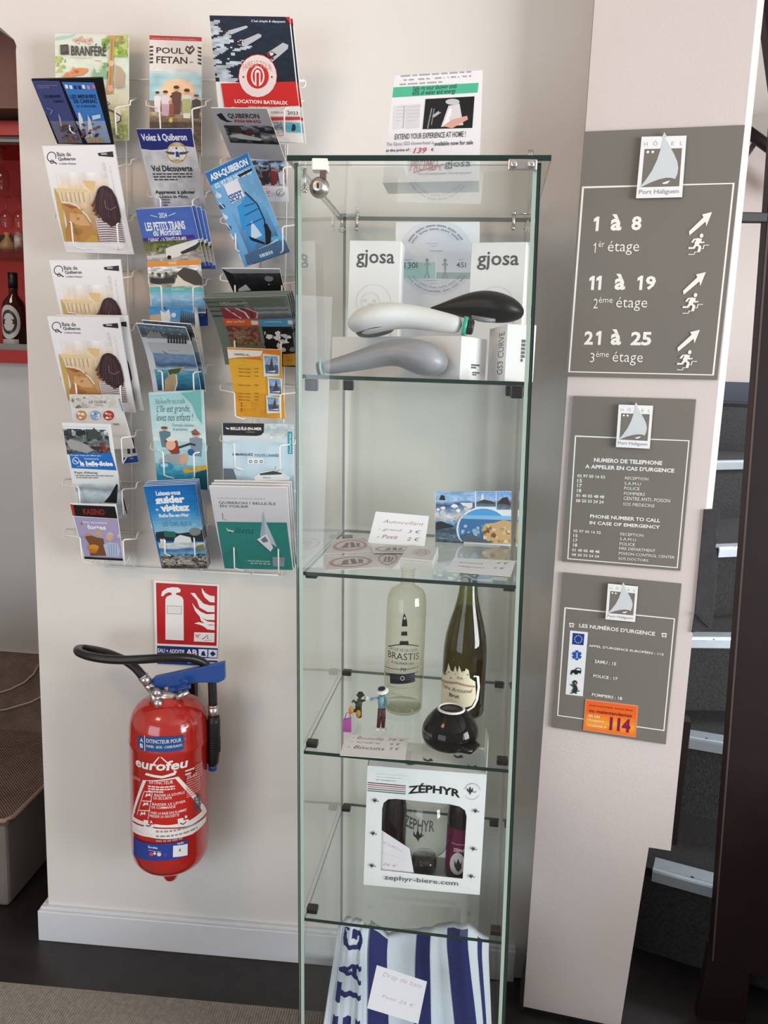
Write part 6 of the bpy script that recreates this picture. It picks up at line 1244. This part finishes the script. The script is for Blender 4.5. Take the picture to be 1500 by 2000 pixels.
mx = max(p[1] for p in prof); lim = SHZ[1]-.010-S3
prof = [(r, h if h < hs(1150) else hs(1150)+(h-hs(1150))*min(1, (lim-hs(1150))/(mx-hs(1150)))) for r, h in prof]
b.lathe(bc, prof, n=40); bo = link('glass_body', b.bm, 'bottleclear', bt)
b = B(); b.lathe(bc, [(0, .006), (R*.93, .006), (R*.93, .011), (0, .011)], n=32); link('thick_bottom', b.bm, glass_mat('thick_glass', (.7, .74, .68)), bt)
ZB3 = (2.885, 560, 1120)
cyl = lambda bc, R, zt_, zb_: (lambda u, v, o: V3(bc.x+(R+.0004+o)*math.sin(math.radians(u*180-90)), bc.y-(R+.0004+o)*math.cos(math.radians(u*180-90)), zt_+(zb_-zt_)*v))
def cinv(bc, R, zt_, zb_):
    def g(px, py):
        d = ray(px, py); o = CAM-V3(bc.x, bc.y, 0); A_ = d.x**2+d.y**2; B_ = o.x*d.x+o.y*d.y; C_ = o.x**2+o.y**2-R*R; D_ = max(0, B_*B_-A_*C_)
        p = CAM+d*((-B_-math.sqrt(D_))/A_); an = math.degrees(math.atan2(p.x-bc.x, -(p.y-bc.y))); return (an+90)/1.8, (zt_-p.z)/(zt_-zb_)*100
    return g
zt_, zb_ = S3+hs(1180), S3+.02
a = PArt('ffffff', None, ZB3, cinv(bc, R, zt_, zb_)); K_ = '1a1a1c'
def hx(y): return y
a.pp([(655, 245), (663, 222), (672, 245), (676, 262), (652, 262)], K_); a.pp([(652, 262), (678, 262), (680, 298), (648, 298)], K_); a.pp([(647, 328), (678, 326), (680, 350), (645, 350)], K_); a.pp([(640, 380), (684, 380), (688, 402), (634, 402)], K_); a.cp(664, 252, 6, 8, 'c8c8bc')
a.ln([(572, 410), (620, 402), (660, 400), (705, 402), (742, 408)], .9, K_, .6)
a.tp('EAU DE VIE DE CIDRE', 582, 425, 735, 442, '44443e', .0); a.tp('BRASTIS', 574, 450, 742, 488, '222220', .0); a.tp('À QUIBERON', 590, 498, 712, 515, '2c2c2a', .01); a.ln([(555, 520), (740, 524)], .6, K_, .6); a.ln([(550, 548), (740, 552)], .6, K_, .6); a.tp('70', 640, 532, 672, 550, '2c2c2a', .01)
a.pp([(582, 562), (720, 556), (722, 608), (585, 618)], '181a20'); a.cp(652, 590, 12, 13, 'b9b9ac'); a.cp(652, 590, 8, 9, '22242a'); a.lp(590, 575, 640, 605, 3, '3c4458'); a.lp(665, 572, 715, 602, 3, '3c4458'); a.lp(575, 625, 740, 645, 2, '8a8a80', th=.3); a.lp(590, 670, 700, 690, 2, '8a8a80', th=.3)
link('printed_label', a.bm(cyl(bc, R, zt_, zb_), gx=24, gy=4), 'print', bt, fix=False)
bc2 = atz(902, 1392, S3); sc = (bc2-CAM).length/FPX; R2 = 40.5*sc; hs2 = lambda py: at(902, py, bc2.y).z-S3
bt = thing('bottle', 'green cider bottle with a cream castle shaped label on the third shelf', 'bottle', bc2)
prof = [(0, .004), (R2*.85, 0), (R2*.97, .004), (R2, .010), (R2, hs2(1285)), (R2*.985, hs2(1265)), (R2*.92, hs2(1240)), (R2*.78, hs2(1215)), (R2*.62, hs2(1192)), (R2*.50, hs2(1172)), (R2*.43, hs2(1155)), (R2*.40, hs2(1140)), (R2*.38, hs2(1125)), (R2*.44, hs2(1123)), (R2*.44, hs2(1117)), (0, hs2(1117))]
mx = prof[-1][1]; k0 = hs2(1240); prof = [(r, h if h < k0 else k0+(h-k0)*min(1, (lim-k0)/(mx-k0))) for r, h in prof]
b = B(); b.lathe(bc2, prof, n=40); link('glass_body', b.bm, 'bottlegreen', bt)
b = B(); b.lathe(bc2, [(0, .006)]+[(r*.93, max(.006, h)) for r, h in prof[1:9]]+[(R2*.50, k0+(hs2(1185)-k0)*.98), (0, k0+(hs2(1185)-k0)*.98)], n=32); link('cider', b.bm, 'cider', bt)
zt_, zb_ = S3+hs2(1270), S3+.012
a = PArt('ffffff', None, ZB3, cinv(bc2, R2, zt_, zb_)); CR = 'ded4bc'
a.pp([(868, 580), (880, 555), (890, 575), (905, 540), (912, 505), (925, 545), (940, 555), (950, 520), (962, 560), (972, 520), (985, 555), (1000, 560), (1010, 535), (1025, 545), (1032, 590), (1062, 610), (1066, 700), (1040, 745), (980, 760), (880, 755), (862, 700), (862, 620)], CR)
a.blobs(880, 550, 1025, 600, 16, ['b8a888', 'e8dfc8', 'c8b894', '8f7f60'], 131, (.03, .07)); a.pp([(866, 590), (960, 610), (1060, 632), (1060, 642), (960, 622), (866, 602)], 'a88e70'); a.tp('Cidre Artisanal', 880, 645, 1045, 668, '6f5f4c', -.004, shear=.3); a.tp('Brut', 918, 678, 972, 698, '4a4034', .015); a.lp(900, 708, 1000, 728, 2, 'a4967c', th=.35)
a.ln([(1052, 578), (1075, 580), (1080, 640), (1070, 710), (1050, 750), (1010, 775)], 2.6, 'e6e6e2', .6)
link('label', a.bm(cyl(bc2, R2, zt_, zb_), gx=24, gy=4), 'print', bt, fix=False)
# upside down black bowl
bw = atz(878, 1450, S3); sc = (bw-CAM).length/FPX; Rb = 53*sc
hb = at(880, 1382, bw.y).z - S3
bo = thing('bowl', 'black glazed bowl turned upside down with a white rimmed foot on the third shelf', 'bowl', bw)
b = B(); b.lathe(bw, [(Rb*.84, 0), (Rb*.92, hb*.06), (Rb*.98, hb*.18), (Rb*1.0, hb*.32), (Rb*.96, hb*.48), (Rb*.84, hb*.66), (Rb*.66, hb*.84), (Rb*.52, hb*.94), (Rb*.47, hb*.965)], n=44); link('body', b.bm, 'blackgloss', bo)
b = B(); b.lathe(bw, [(Rb*.49, hb*.93), (Rb*.475, hb), (Rb*.42, hb*1.005), (Rb*.40, hb*.97)], n=36); link('foot_ring', b.bm, 'whitepl', bo)
b = B(); b.lathe(bw, [(0, hb*.955), (Rb*.44, hb*.955), (Rb*.44, hb*.94), (0, hb*.94)], n=36); link('foot_inside', b.bm, mat('brown_black', '2a1c1a', .4), bo)
b = B(); hp = [bw+V3(Rb*math.sin(a)*.97, -Rb*math.cos(a)*.97, hb*.30) for a in (math.radians(14), math.radians(48))]
b.tube([hp[0], hp[0]+V3(.004, -.010, -.004), (hp[0]+hp[1])/2+V3(.009, -.013, -.008), hp[1]+V3(.010, -.004, -.004), hp[1]], .0055, n=12); link('handle', b.bm, 'blackgloss', bo)
a = PArt('0a0909', None, ZB3, cinv(bw, Rb, S3+hb*.5, S3+.002)); a.tp('BRETAGNE', 765, 893, 820, 912, '8a8488', .01); a.tp('CIDRE', 770, 912, 805, 932, '6a6468', .01)
link('lettering', a.bm(cyl(bw, Rb*.995, S3+hb*.5, S3+.002), gx=16, gy=2), 'print', bo, fix=False)
# figurines
def fig_mat(n, c): 
    if n not in M: M[n] = mat(n, c, .4)
    return n
fg = atz(700, 1408, S3); s_ = (fg-CAM).length/FPX
def fp(px, py, dy=0): return at(px, py, fg.y+dy)
f1 = thing('figurine', 'small figurine leaning back with yellow feet on the third shelf', 'figurine', fg)
b = B(); b.tube([fp(702, 1400, .004), fp(700, 1380), fp(703, 1366)], .005, n=12, rs=[.0045, .0062, .005]); b.ball(fp(703, 1358, .002), (.0052, .0052, .0056)); b.tube([fp(706, 1370), fp(715, 1366, -.004), fp(714, 1362, -.006)], .0022, n=8); b.tube([fp(697, 1374), fp(690, 1368, -.004), fp(688, 1372, -.005)], .0022, n=8)
b.tube([fp(699, 1388), fp(690, 1388, -.010), fp(687, 1390, -.016)], .0032, n=10); b.tube([fp(704, 1390), fp(700, 1392, -.010), fp(700, 1394, -.016)], .0032, n=10); link('body', b.bm, fig_mat('fig_green', '3c4a2e'), f1)
b = B(); b.ball(fp(686, 1387, -.018), (.0048, .004, .0072)); b.ball(fp(700, 1394, -.018), (.0048, .004, .0072)); link('feet', b.bm, fig_mat('fig_yellow', 'd79a2a'), f1)
b = B(); b.lathe(fp(704, 1357, .002), [(.0075, -.001), (.0078, 0), (.005, .001), (.0048, .0045), (0, .005)], n=16); link('hat', b.bm, 'black', f1)
b = B(); b.ball(fp(716, 1364, -.004), .0042); link('white_pompon', b.bm, 'whitepl', f1)
fg = atz(741, 1428, S3)
f2 = thing('figurine', 'small standing figurine in a white hat and maroon trousers on the third shelf', 'figurine', fg)
hz = lambda py: fg.z + (at(741, py, fg.y).z-fg.z)
P2 = lambda px, py, dy=0: at(px, py, fg.y+dy)
b = B(); b.tube([P2(746, 1382), P2(745, 1370), P2(746, 1358)], .007, n=14, rs=[(.0065, .005), (.0072, .0055), (.006, .0045)]); b.tube([P2(750, 1362), P2(758, 1372, -.003), P2(756, 1378, -.006)], .0024, n=8); b.tube([P2(741, 1363), P2(731, 1364, -.004), P2(723, 1366, -.006)], .0024, n=8); b.tube([P2(746, 1358), P2(747, 1354)], .003, n=10); b.ball(P2(747, 1352), .0052); link('body', b.bm, fig_mat('fig_blue', '6a93a0'), f2)
b = B(); b.tube([P2(743, 1384), P2(741, 1402), P2(739, 1420)], .0038, n=10, rs=[.0046, .0038, .0034]); b.tube([P2(748, 1384), P2(749, 1402), P2(748, 1420)], .0038, n=10, rs=[.0046, .0038, .0034]); link('trousers', b.bm, fig_mat('fig_maroon', '4c1c28'), f2)
b = B(); b.ball(P2(737, 1424, -.003), (.006, .006, .0028)); b.ball(P2(749, 1425, -.003), (.006, .006, .0028)); link('shoes', b.bm, 'whitepl', f2)
b = B(); b.lathe(P2(746, 1349), [(.0115, -.0015), (.012, 0), (.0105, .0015), (.007, .003), (.0065, .0032)], n=22, axis=(-.15, -.2, 1)); h_ = link('hat', b.bm, 'whitepl', f2); b = B(); b.lathe(P2(746, 1349), [(.0068, .002), (.0065, .0052), (0, .0058)], n=20, axis=(-.15, -.2, 1)); link('hat_top', b.bm, 'black', h_)
q0 = atz(678, 1428, S3); b = B(); w = .0075
hB = at(678, 1400, q0.y).z-q0.z
b.hexa([q0+V3(-w, -.004, 0), q0+V3(w, -.004, 0), q0+V3(w, .004, 0), q0+V3(-w, .004, 0), q0+V3(-w*.95, -.003, hB*.8), q0+V3(w*.85, -.003, hB*.95), q0+V3(w*.85, .003, hB*.95), q0+V3(-w*.95, .003, hB*.8)]); b.tube([q0+V3(-w*.7, 0, hB*.8), q0+V3(-w*.3, 0, hB*1.25), q0+V3(w*.5, 0, hB*1.3), q0+V3(w*.7, 0, hB*.9)], .001, n=6)
o = link('bag', b.bm, mat('pink_bag', 'b04a9c', .4), origin=q0, bevel=.001); tag(o, 'tiny pink bag standing beside the figurine with yellow feet', 'bag')
q = [(676, 1433), (797, 1442), (791, 1484), (664, 1475)]; a = PArt('f1f3f8', q, ZB3)
a.tp('- Bouteille', 375, 915, 545, 945, INK, -.004, shear=.3); a.tp('38 €', 570, 928, 665, 948, INK, -.004, shear=.25); a.tp('- Cidre', 360, 942, 525, 965, 'a3506e', -.004, shear=.3); a.tp('6 €', 585, 955, 640, 972, INK, -.004, shear=.25); a.tp('- Biscuits', 345, 968, 552, 1000, '8a3a5c', -.002, shear=.3); a.tp('5 €', 580, 980, 635, 1000, '8a3a5c', -.004, shear=.25)
flat('price_card', 'handwritten white price card at the front left of the third shelf', 'price card', q, S3+.001, a)

# ------------------------------------------------------------------ gift box on the fourth shelf
S4 = SHZ[3]+.0004
fl, fr = atz(710, 1728, S4), atz(937, 1748, S4)
w_ = (fr-fl); wl = w_.length; ex = w_.normalized(); ey = V3(-ex.y, ex.x, 0)
hz_ = (atp(712, 1497, fl, ey).z + atp(942, 1510, fl, ey).z)/2 - S4
DP = .105
gb = thing('gift_box', 'white gift box with a cut out window on the fourth shelf', 'gift box', (fl+fr)/2+ey*DP/2)
def gp(u, v, o=0, d=0): return fl + ex*(u*wl) + V3(0, 0, (1-v)*hz_) + ey*(d-o)
ZG = (2.885, 560, 1460)
gq = [(712, 1497), (943, 1510), (937, 1748), (710, 1728)]
uvz = lambda x, y: tuple(t/100 for t in PArt('ffffff', gq, ZG).P(x, y))
hole = [uvz(*p) for p in ((527, 690), (527, 345), (535, 310), (560, 290), (600, 287), (900, 312), (960, 325), (990, 345), (1001, 380), (990, 738))]
outer = [(0, 0), (1, 0), (1, 1), (0, 1)]
bm = bmesh.new()
cl = bm.loops.layers.float_color.new('Col')
vo = [bm.verts.new(gp(u, v)) for u, v in outer]; vh = [bm.verts.new(gp(u, v)) for u, v in hole]
ed = [bm.edges.new((vo[i], vo[(i+1) % 4])) for i in range(4)] + [bm.edges.new((vh[i], vh[(i+1) % len(vh)])) for i in range(len(vh))]
bmesh.ops.triangle_fill(bm, use_beauty=True, use_dissolve=False, edges=ed)
ex_ = bmesh.ops.extrude_face_region(bm, geom=bm.faces[:])
for v in [g for g in ex_['geom'] if isinstance(g, bmesh.types.BMVert)]: v.co += ey*.001
for f in bm.faces:
    for l in f.loops: l[cl] = (*lin('eceff2'), 1)
link('front_panel', bm, 'print', gb)
a = PArt('eceff2', gq, ZG); K_ = '1d1d20'
a.tp('ZÉPHYR', 672, 190, 962, 262, K_, .035, arc=.28)
for k, (t, x1) in enumerate((('BIÈRES ARTISANALES', 662), ("DE LA PRESQU'ÎLE", 632), ('DE QUIBERON', 600))): a.tp(t, 490, 148+k*16, x1, 160+k*16, '6a6c72', .01)
for k, c in enumerate(('4a4448', 'b04a50', 'b8888c', '4f6a5c', '3c6a50')): a.pp([(443, 196+k*11), (657, 212+k*11), (657, 217+k*11), (443, 201+k*11)], c)
def bird(x, y, s):
    a.pp([(x-s, y-s*.7), (x-s*.5, y-s*.1), (x-s*.2, y-s), (x+s*.1, y-.1*s), (x+s*.4, y-s*.8), (x+s*.45, y+s*.1), (x, y+s*.45), (x-s*.15, y+s), (x-s*.35, y+s*.4), (x-s*.8, y)], '3a3a3e'); a.ln([(x+s*.4, y+s*.2), (x+s*.9, y+s*.35), (x+s*1.1, y)], .6, '5a5a60', 1)
bird(1020, 235, 26); 
for k in range(14):
    t = math.radians(200+140*k/13); a.cp(1028+44*math.cos(t), 240+46*math.sin(t), 2.5, 2.5, '7a7a80'); t = math.radians(30+120*k/13); a.cp(1028+42*math.cos(t), 238+44*math.sin(t), 2, 2, '9a9aa0')
for x, y in ((488, 295), (482, 478), (480, 660), (1050, 345), (1045, 560), (1038, 718)): bird(x, y, 17)
a.tp('zephyr-biere.com', 550, 712, 965, 782, '55565c', .005); a.lp(640, 770, 832, 786, 1, 'a4a6ac', th=.5)
link('print', a.bm(lambda u, v, o: gp(u, v, o+.0003), gx=1, gy=1), 'print', gb, fix=False)
b = B(); T_ = .0012
def slabq(p, off): b.prism(p, off)
slabq([gp(0, 1, 0, .001), gp(0, 0, 0, .001), gp(0, 0, 0, DP), gp(0, 1, 0, DP)], ex*T_); slabq([gp(1, 1, 0, .001), gp(1, 0, 0, .001), gp(1, 0, 0, DP), gp(1, 1, 0, DP)], -ex*T_); slabq([gp(0, 1, 0, .001), gp(1, 1, 0, .001), gp(1, 1, 0, DP), gp(0, 1, 0, DP)], V3(0, 0, T_))
link('carton', b.bm, mat('grey_carton_inside', 'b9bbc0', .6), gb)
b = B(); slabq([gp(.0, 0, 0, .001), gp(1, 0, 0, .001), gp(1, 0, 0, DP), gp(0, 0, 0, DP)], V3(0, 0, -T_)); tpn = link('lid', b.bm, 'white', gb)
b = B(); fv = [gp(.82, 0, 0, .02), gp(1.0, 0, 0, .005), gp(1.0, 0, 0, DP-.005), gp(.96, -.02, 0, DP)]
b.prism([gp(1, 0, 0, .004), gp(1, 0, 0, DP-.008), gp(1, -.19, 0, DP-.012), gp(1, -.25, 0, .04), gp(1, -.27, 0, .015), gp(1, -.25, 0, .007)], -ex*.0012); link('side_flap', b.bm, 'white', gb)
a = Art('eceff2')
for x, y in ((22, 35), (50, 62), (76, 40), (35, 80), (88, 75)):
    a.poly([(x-4, y-6), (x, y+2), (x+3, y-6), (x+5, y+4), (x, y+8), (x-3, y+4)], '3a3a3e')
link('print', a.bm(lambda u, v, o: gp(u, 0, 0, DP*(1-v))+V3(0, 0, .0003+o), gx=1, gy=1), 'print', gb, fix=False)
# inside the box: glass, two bottles, note
def inb(px, py, d): return atp(px/2.885+560, py/2.885+1460, fl+ey*d, ey)
gc = inb(775, 620, .05); gc.z = S4+.0016; s_ = (gc-CAM).length/FPX/2.885
H_ = inb(775, 290, .05).z-gc.z
tg = thing('beer_glass', 'tulip shaped beer glass inside the gift box window', 'glass', gc)
rr = 138*s_; m1 = inb(775, 440, .05).z-gc.z; m2 = inb(775, 580, .05).z-gc.z
b = B(); b.lathe(gc, [(0, .001), (rr*.46, 0), (rr*.48, m2*.3), (rr*.50, m2*.8), (rr*.56, m2), (rr*.76, m2+(m1-m2)*.18), (rr*.90, m2+(m1-m2)*.42), (rr*.98, m2+(m1-m2)*.74), (rr, m1), (rr*.97, m1*1.25), (rr*.86, H_*.93), (rr*.80, H_)], n=36); link('bowl', b.bm, 'clearglass', tg)
b = B(); b.lathe(gc, [(0, .002), (rr*.44, .002), (rr*.48, m2*.5), (rr*.44, m2*.8), (0, m2*.85)], n=30); link('foot', b.bm, glass_mat('dark_foot', (.55, .53, .54)), tg)
a = PArt('ffffff', None, ZG, cinv(gc, rr, gc.z+H_, gc.z)); a.tp('ZEPHYR', 668, 405, 830, 470, '4a4a50', .02); bird_a = a
a.pp([(715, 465), (728, 495), (738, 458), (752, 492), (762, 470), (765, 500), (748, 512), (742, 530), (732, 510), (715, 495)], '22222a'); a.cp(770, 495, 4, 4, '22222a')
link('print', a.bm(cyl(gc, rr*1.01, gc.z+H_, gc.z), gx=16, gy=2), 'print', tg, fix=False)
def beer(px, lab, art=None, R=None):
    c = inb(px, 700, .055); c.z = S4+.0016; s_ = (c-CAM).length/FPX/2.885; R = .0265
    Hh = hz_-.006
    t = thing('beer_bottle', lab, 'bottle', c)
    b = B(); b.lathe(c, [(0, .001), (R*.94, 0), (R, .004), (R, Hh*.52), (R*.9, Hh*.62), (R*.55, Hh*.76), (R*.46, Hh*.9), (R*.46, Hh*.97)], n=32); link('glass_body', b.bm, mat('brown_bottle', '1a1012', .12, coat=.4), t)
    b = B(); b.lathe(c, [(R*.50, Hh*.955), (R*.52, Hh*.96), (R*.50, Hh), (0, Hh)], n=24); link('cap', b.bm, 'black', t)
    if art:
        a = PArt('7a2450', None, ZG, cinv(c, R, c.z+Hh*.5, c.z+.01)); a.rect(8, 8, 84, 84, '6f2149'); a.tp('ZÉPHYR', 940, 568, 1025, 592, 'e6dce2', .03); a.cp(962, 655, 42, 62, 'e8e4e6'); a.cp(962, 655, 37, 56, 'd8d4d6'); a.pp([(945, 630), (955, 655), (965, 625), (978, 655), (985, 640), (985, 680), (968, 700), (955, 690), (944, 665)], '3a3236'); a.ln([(930, 535), (1000, 548)], 1.2, 'd8a8c0', 1)
        link('label', a.bm(cyl(c, R, c.z+Hh*.5, c.z+.01), gx=16, gy=3), 'print', t, fix=False)
beer(968, 'brown beer bottle with a plum label at the right inside the gift box', True); beer(585, 'dark beer bottle at the left inside the gift box')
q = [(527, 462), (692, 570), (716, 706), (522, 688)]; lq = [(x/2.885+560, y/2.885+1460) for x, y in q]
a = PArt('e4e3ea', lq, ZG); PK = 'd8688c'
a.tp('Coffret', 545, 525, 655, 590, PK, -.01, shear=.4); a.tp('1x0 Zéphyr', 530, 592, 690, 640, PK, -.01, shear=.4); a.tp('26 €', 540, 645, 625, 675, PK, -.01, shear=.4)
pts = [atp(x, y, fl+ey*.006, ey) for x, y in lq]; pts[2].z = max(pts[2].z, S4+.002); pts[3].z = max(pts[3].z, S4+.002)
sheet('price_card', 'note with pink handwriting in the lower left of the gift box window', 'price card', None, 0, 0, a, t=.0006, pts=pts)

# ------------------------------------------------------------------ towels at the bottom
M['towel'] = None
tw = print_mat('terry_cloth', .95); nt = tw.node_tree
n2 = nt.nodes.new('ShaderNodeTexNoise'); n2.inputs['Scale'].default_value = 700; tc_ = nt.nodes.new('ShaderNodeTexCoord'); nt.links.new(tc_.outputs['Object'], n2.inputs['Vector'])
bp = nt.nodes.new('ShaderNodeBump'); bp.inputs['Strength'].default_value = .6; bp.inputs['Distance'].default_value = .002; nt.links.new(n2.outputs['Fac'], bp.inputs['Height']); nt.links.new(bp.outputs[0], nt.nodes['Principled BSDF'].inputs['Normal'])
M['towel'] = tw
def towel(name, label, colu, d0, d1, zb, top, deco, wob=.004, roll=.02):
    # colu: list of (u at the bottom, u at the top, height at the top)
    def f(u, v, o):
        k = u*(len(colu)-1); i = min(int(k), len(colu)-2); t = k-i
        ub = colu[i][0]*(1-t)+colu[i+1][0]*t; ut = colu[i][1]*(1-t)+colu[i+1][1]*t; zt = colu[i][2]*(1-t)+colu[i+1][2]*t
        if v < .12:
            s = v/.12; ang = PI/2*(1-s); z = zt-roll+roll*math.sin(ang); d = d1+roll*(math.cos(0)-1)+roll*(1-math.cos(PI/2-ang)) ; d = d1 - roll + roll*(math.sin(PI/2*(1-s)))
            uu = ut
        else:
            s = (v-.12)/.88; z = (zt-roll)*(1-s)+zb*s; d = (d1-roll)*(1-s)+d0*s; uu = ut*(1-s)+ub*s
        fold = wob*math.sin(u*17+v*2)+wob*.7*math.sin(u*41+1)+.0015*math.sin(v*23+u*9)
        return cab(uu, d-fold-o, z+.0*fold)
    bm = deco.bm(f, eps=2e-4, gx=24, gy=20); slab(bm, f, .018, deco.base, nu=24, nv=20, edge='ccd3de')
    for fc in bm.faces: fc.smooth = True
    return tag(link(name, bm, 'towel', origin=cab((colu[0][0]+colu[-1][0])/2, d0, zb), fix=False), label, 'towel')
NV, WH = '232a66', 'cdd8e6'
U = lambda px, py, d: (cabpx(px, py, d)-cab(0, d, cabpx(px, py, d).z)).dot(cx_)
Zp = lambda px, py, d: cabpx(px, py, d).z
dF, dB = .045, .20
zb_t = .034
def ub(px): return U(px, 2000, dF+.035)
def row(pb, pt, yt): 
    ubv = ub(pb); utv = U(pt, yt, dB); k = 0.06/.30
    return (ubv - (utv-ubv)*.9*0.5, utv, Zp(pt, yt, dB))
a = Art(WH)
st_ = [row(715, 722, 1808), row(760, 757, 1832), row(810, 815, 1826), row(850, 845, 1820), row(900, 875, 1815), row(945, 915, 1812), row(968, 955, 1845)]
for x0, x1 in ((1, 17), (33, 48), (66, 83)): 
    a.poly([(x0, 0), (x1, 0), (x1, 100), (x0, 100)], NV)
a.poly([(91, 0), (94.5, 0), (94.5, 100), (91, 100)], NV)
towel('striped_towel', 'white towel with broad navy stripes folded at the bottom of the cabinet', st_, dF, dB, zb_t, 0, a, wob=.003)
a = Art(WH)
for ch, v, h in (('G', 5.5, 9.5), ('A', 21.5, 10.5), ('T', 34, 10.5), ('E', 51.5, 11), ('R', 68, 11), ('B', 83, 11)): a.txt(ch, 24, v, 60, h, NV, .045, rot=90)
lt = [row(624, 663, 1800), row(650, 680, 1788), row(690, 705, 1796), row(716, 722, 1806)]
towel('lettered_towel', 'white towel with navy capital letters running upwards beside the striped towel', lt, dF-.012, dB-.02, zb_t, 0, a, wob=.003, roll=.025)
q = [(736, 1885), (834, 1917), (817, 2000), (717, 1969)]; a = PArt('dfe0ea', q, ZX if 0 else (2.885, 560, 1740)); IN = 'b890b0'
a.tp('Drap de bain', 545, 455, 755, 560, IN, -.012, shear=.3); a.tp('- 1 collection', 525, 530, 715, 590, IN, -.012, shear=.3); a.tp('- Petit 25 €', 512, 575, 720, 660, IN, -.012, shear=.3)
pts = []
for (x, y), d in zip(q, (.088, .088, .040, .040)): pts.append(cabpx(x, y, d))
sheet('price_card', 'handwritten white price card leaning on the striped towel', 'price card', None, 0, 0, a, t=.0006, pts=pts)
bpy.context.view_layer.update()
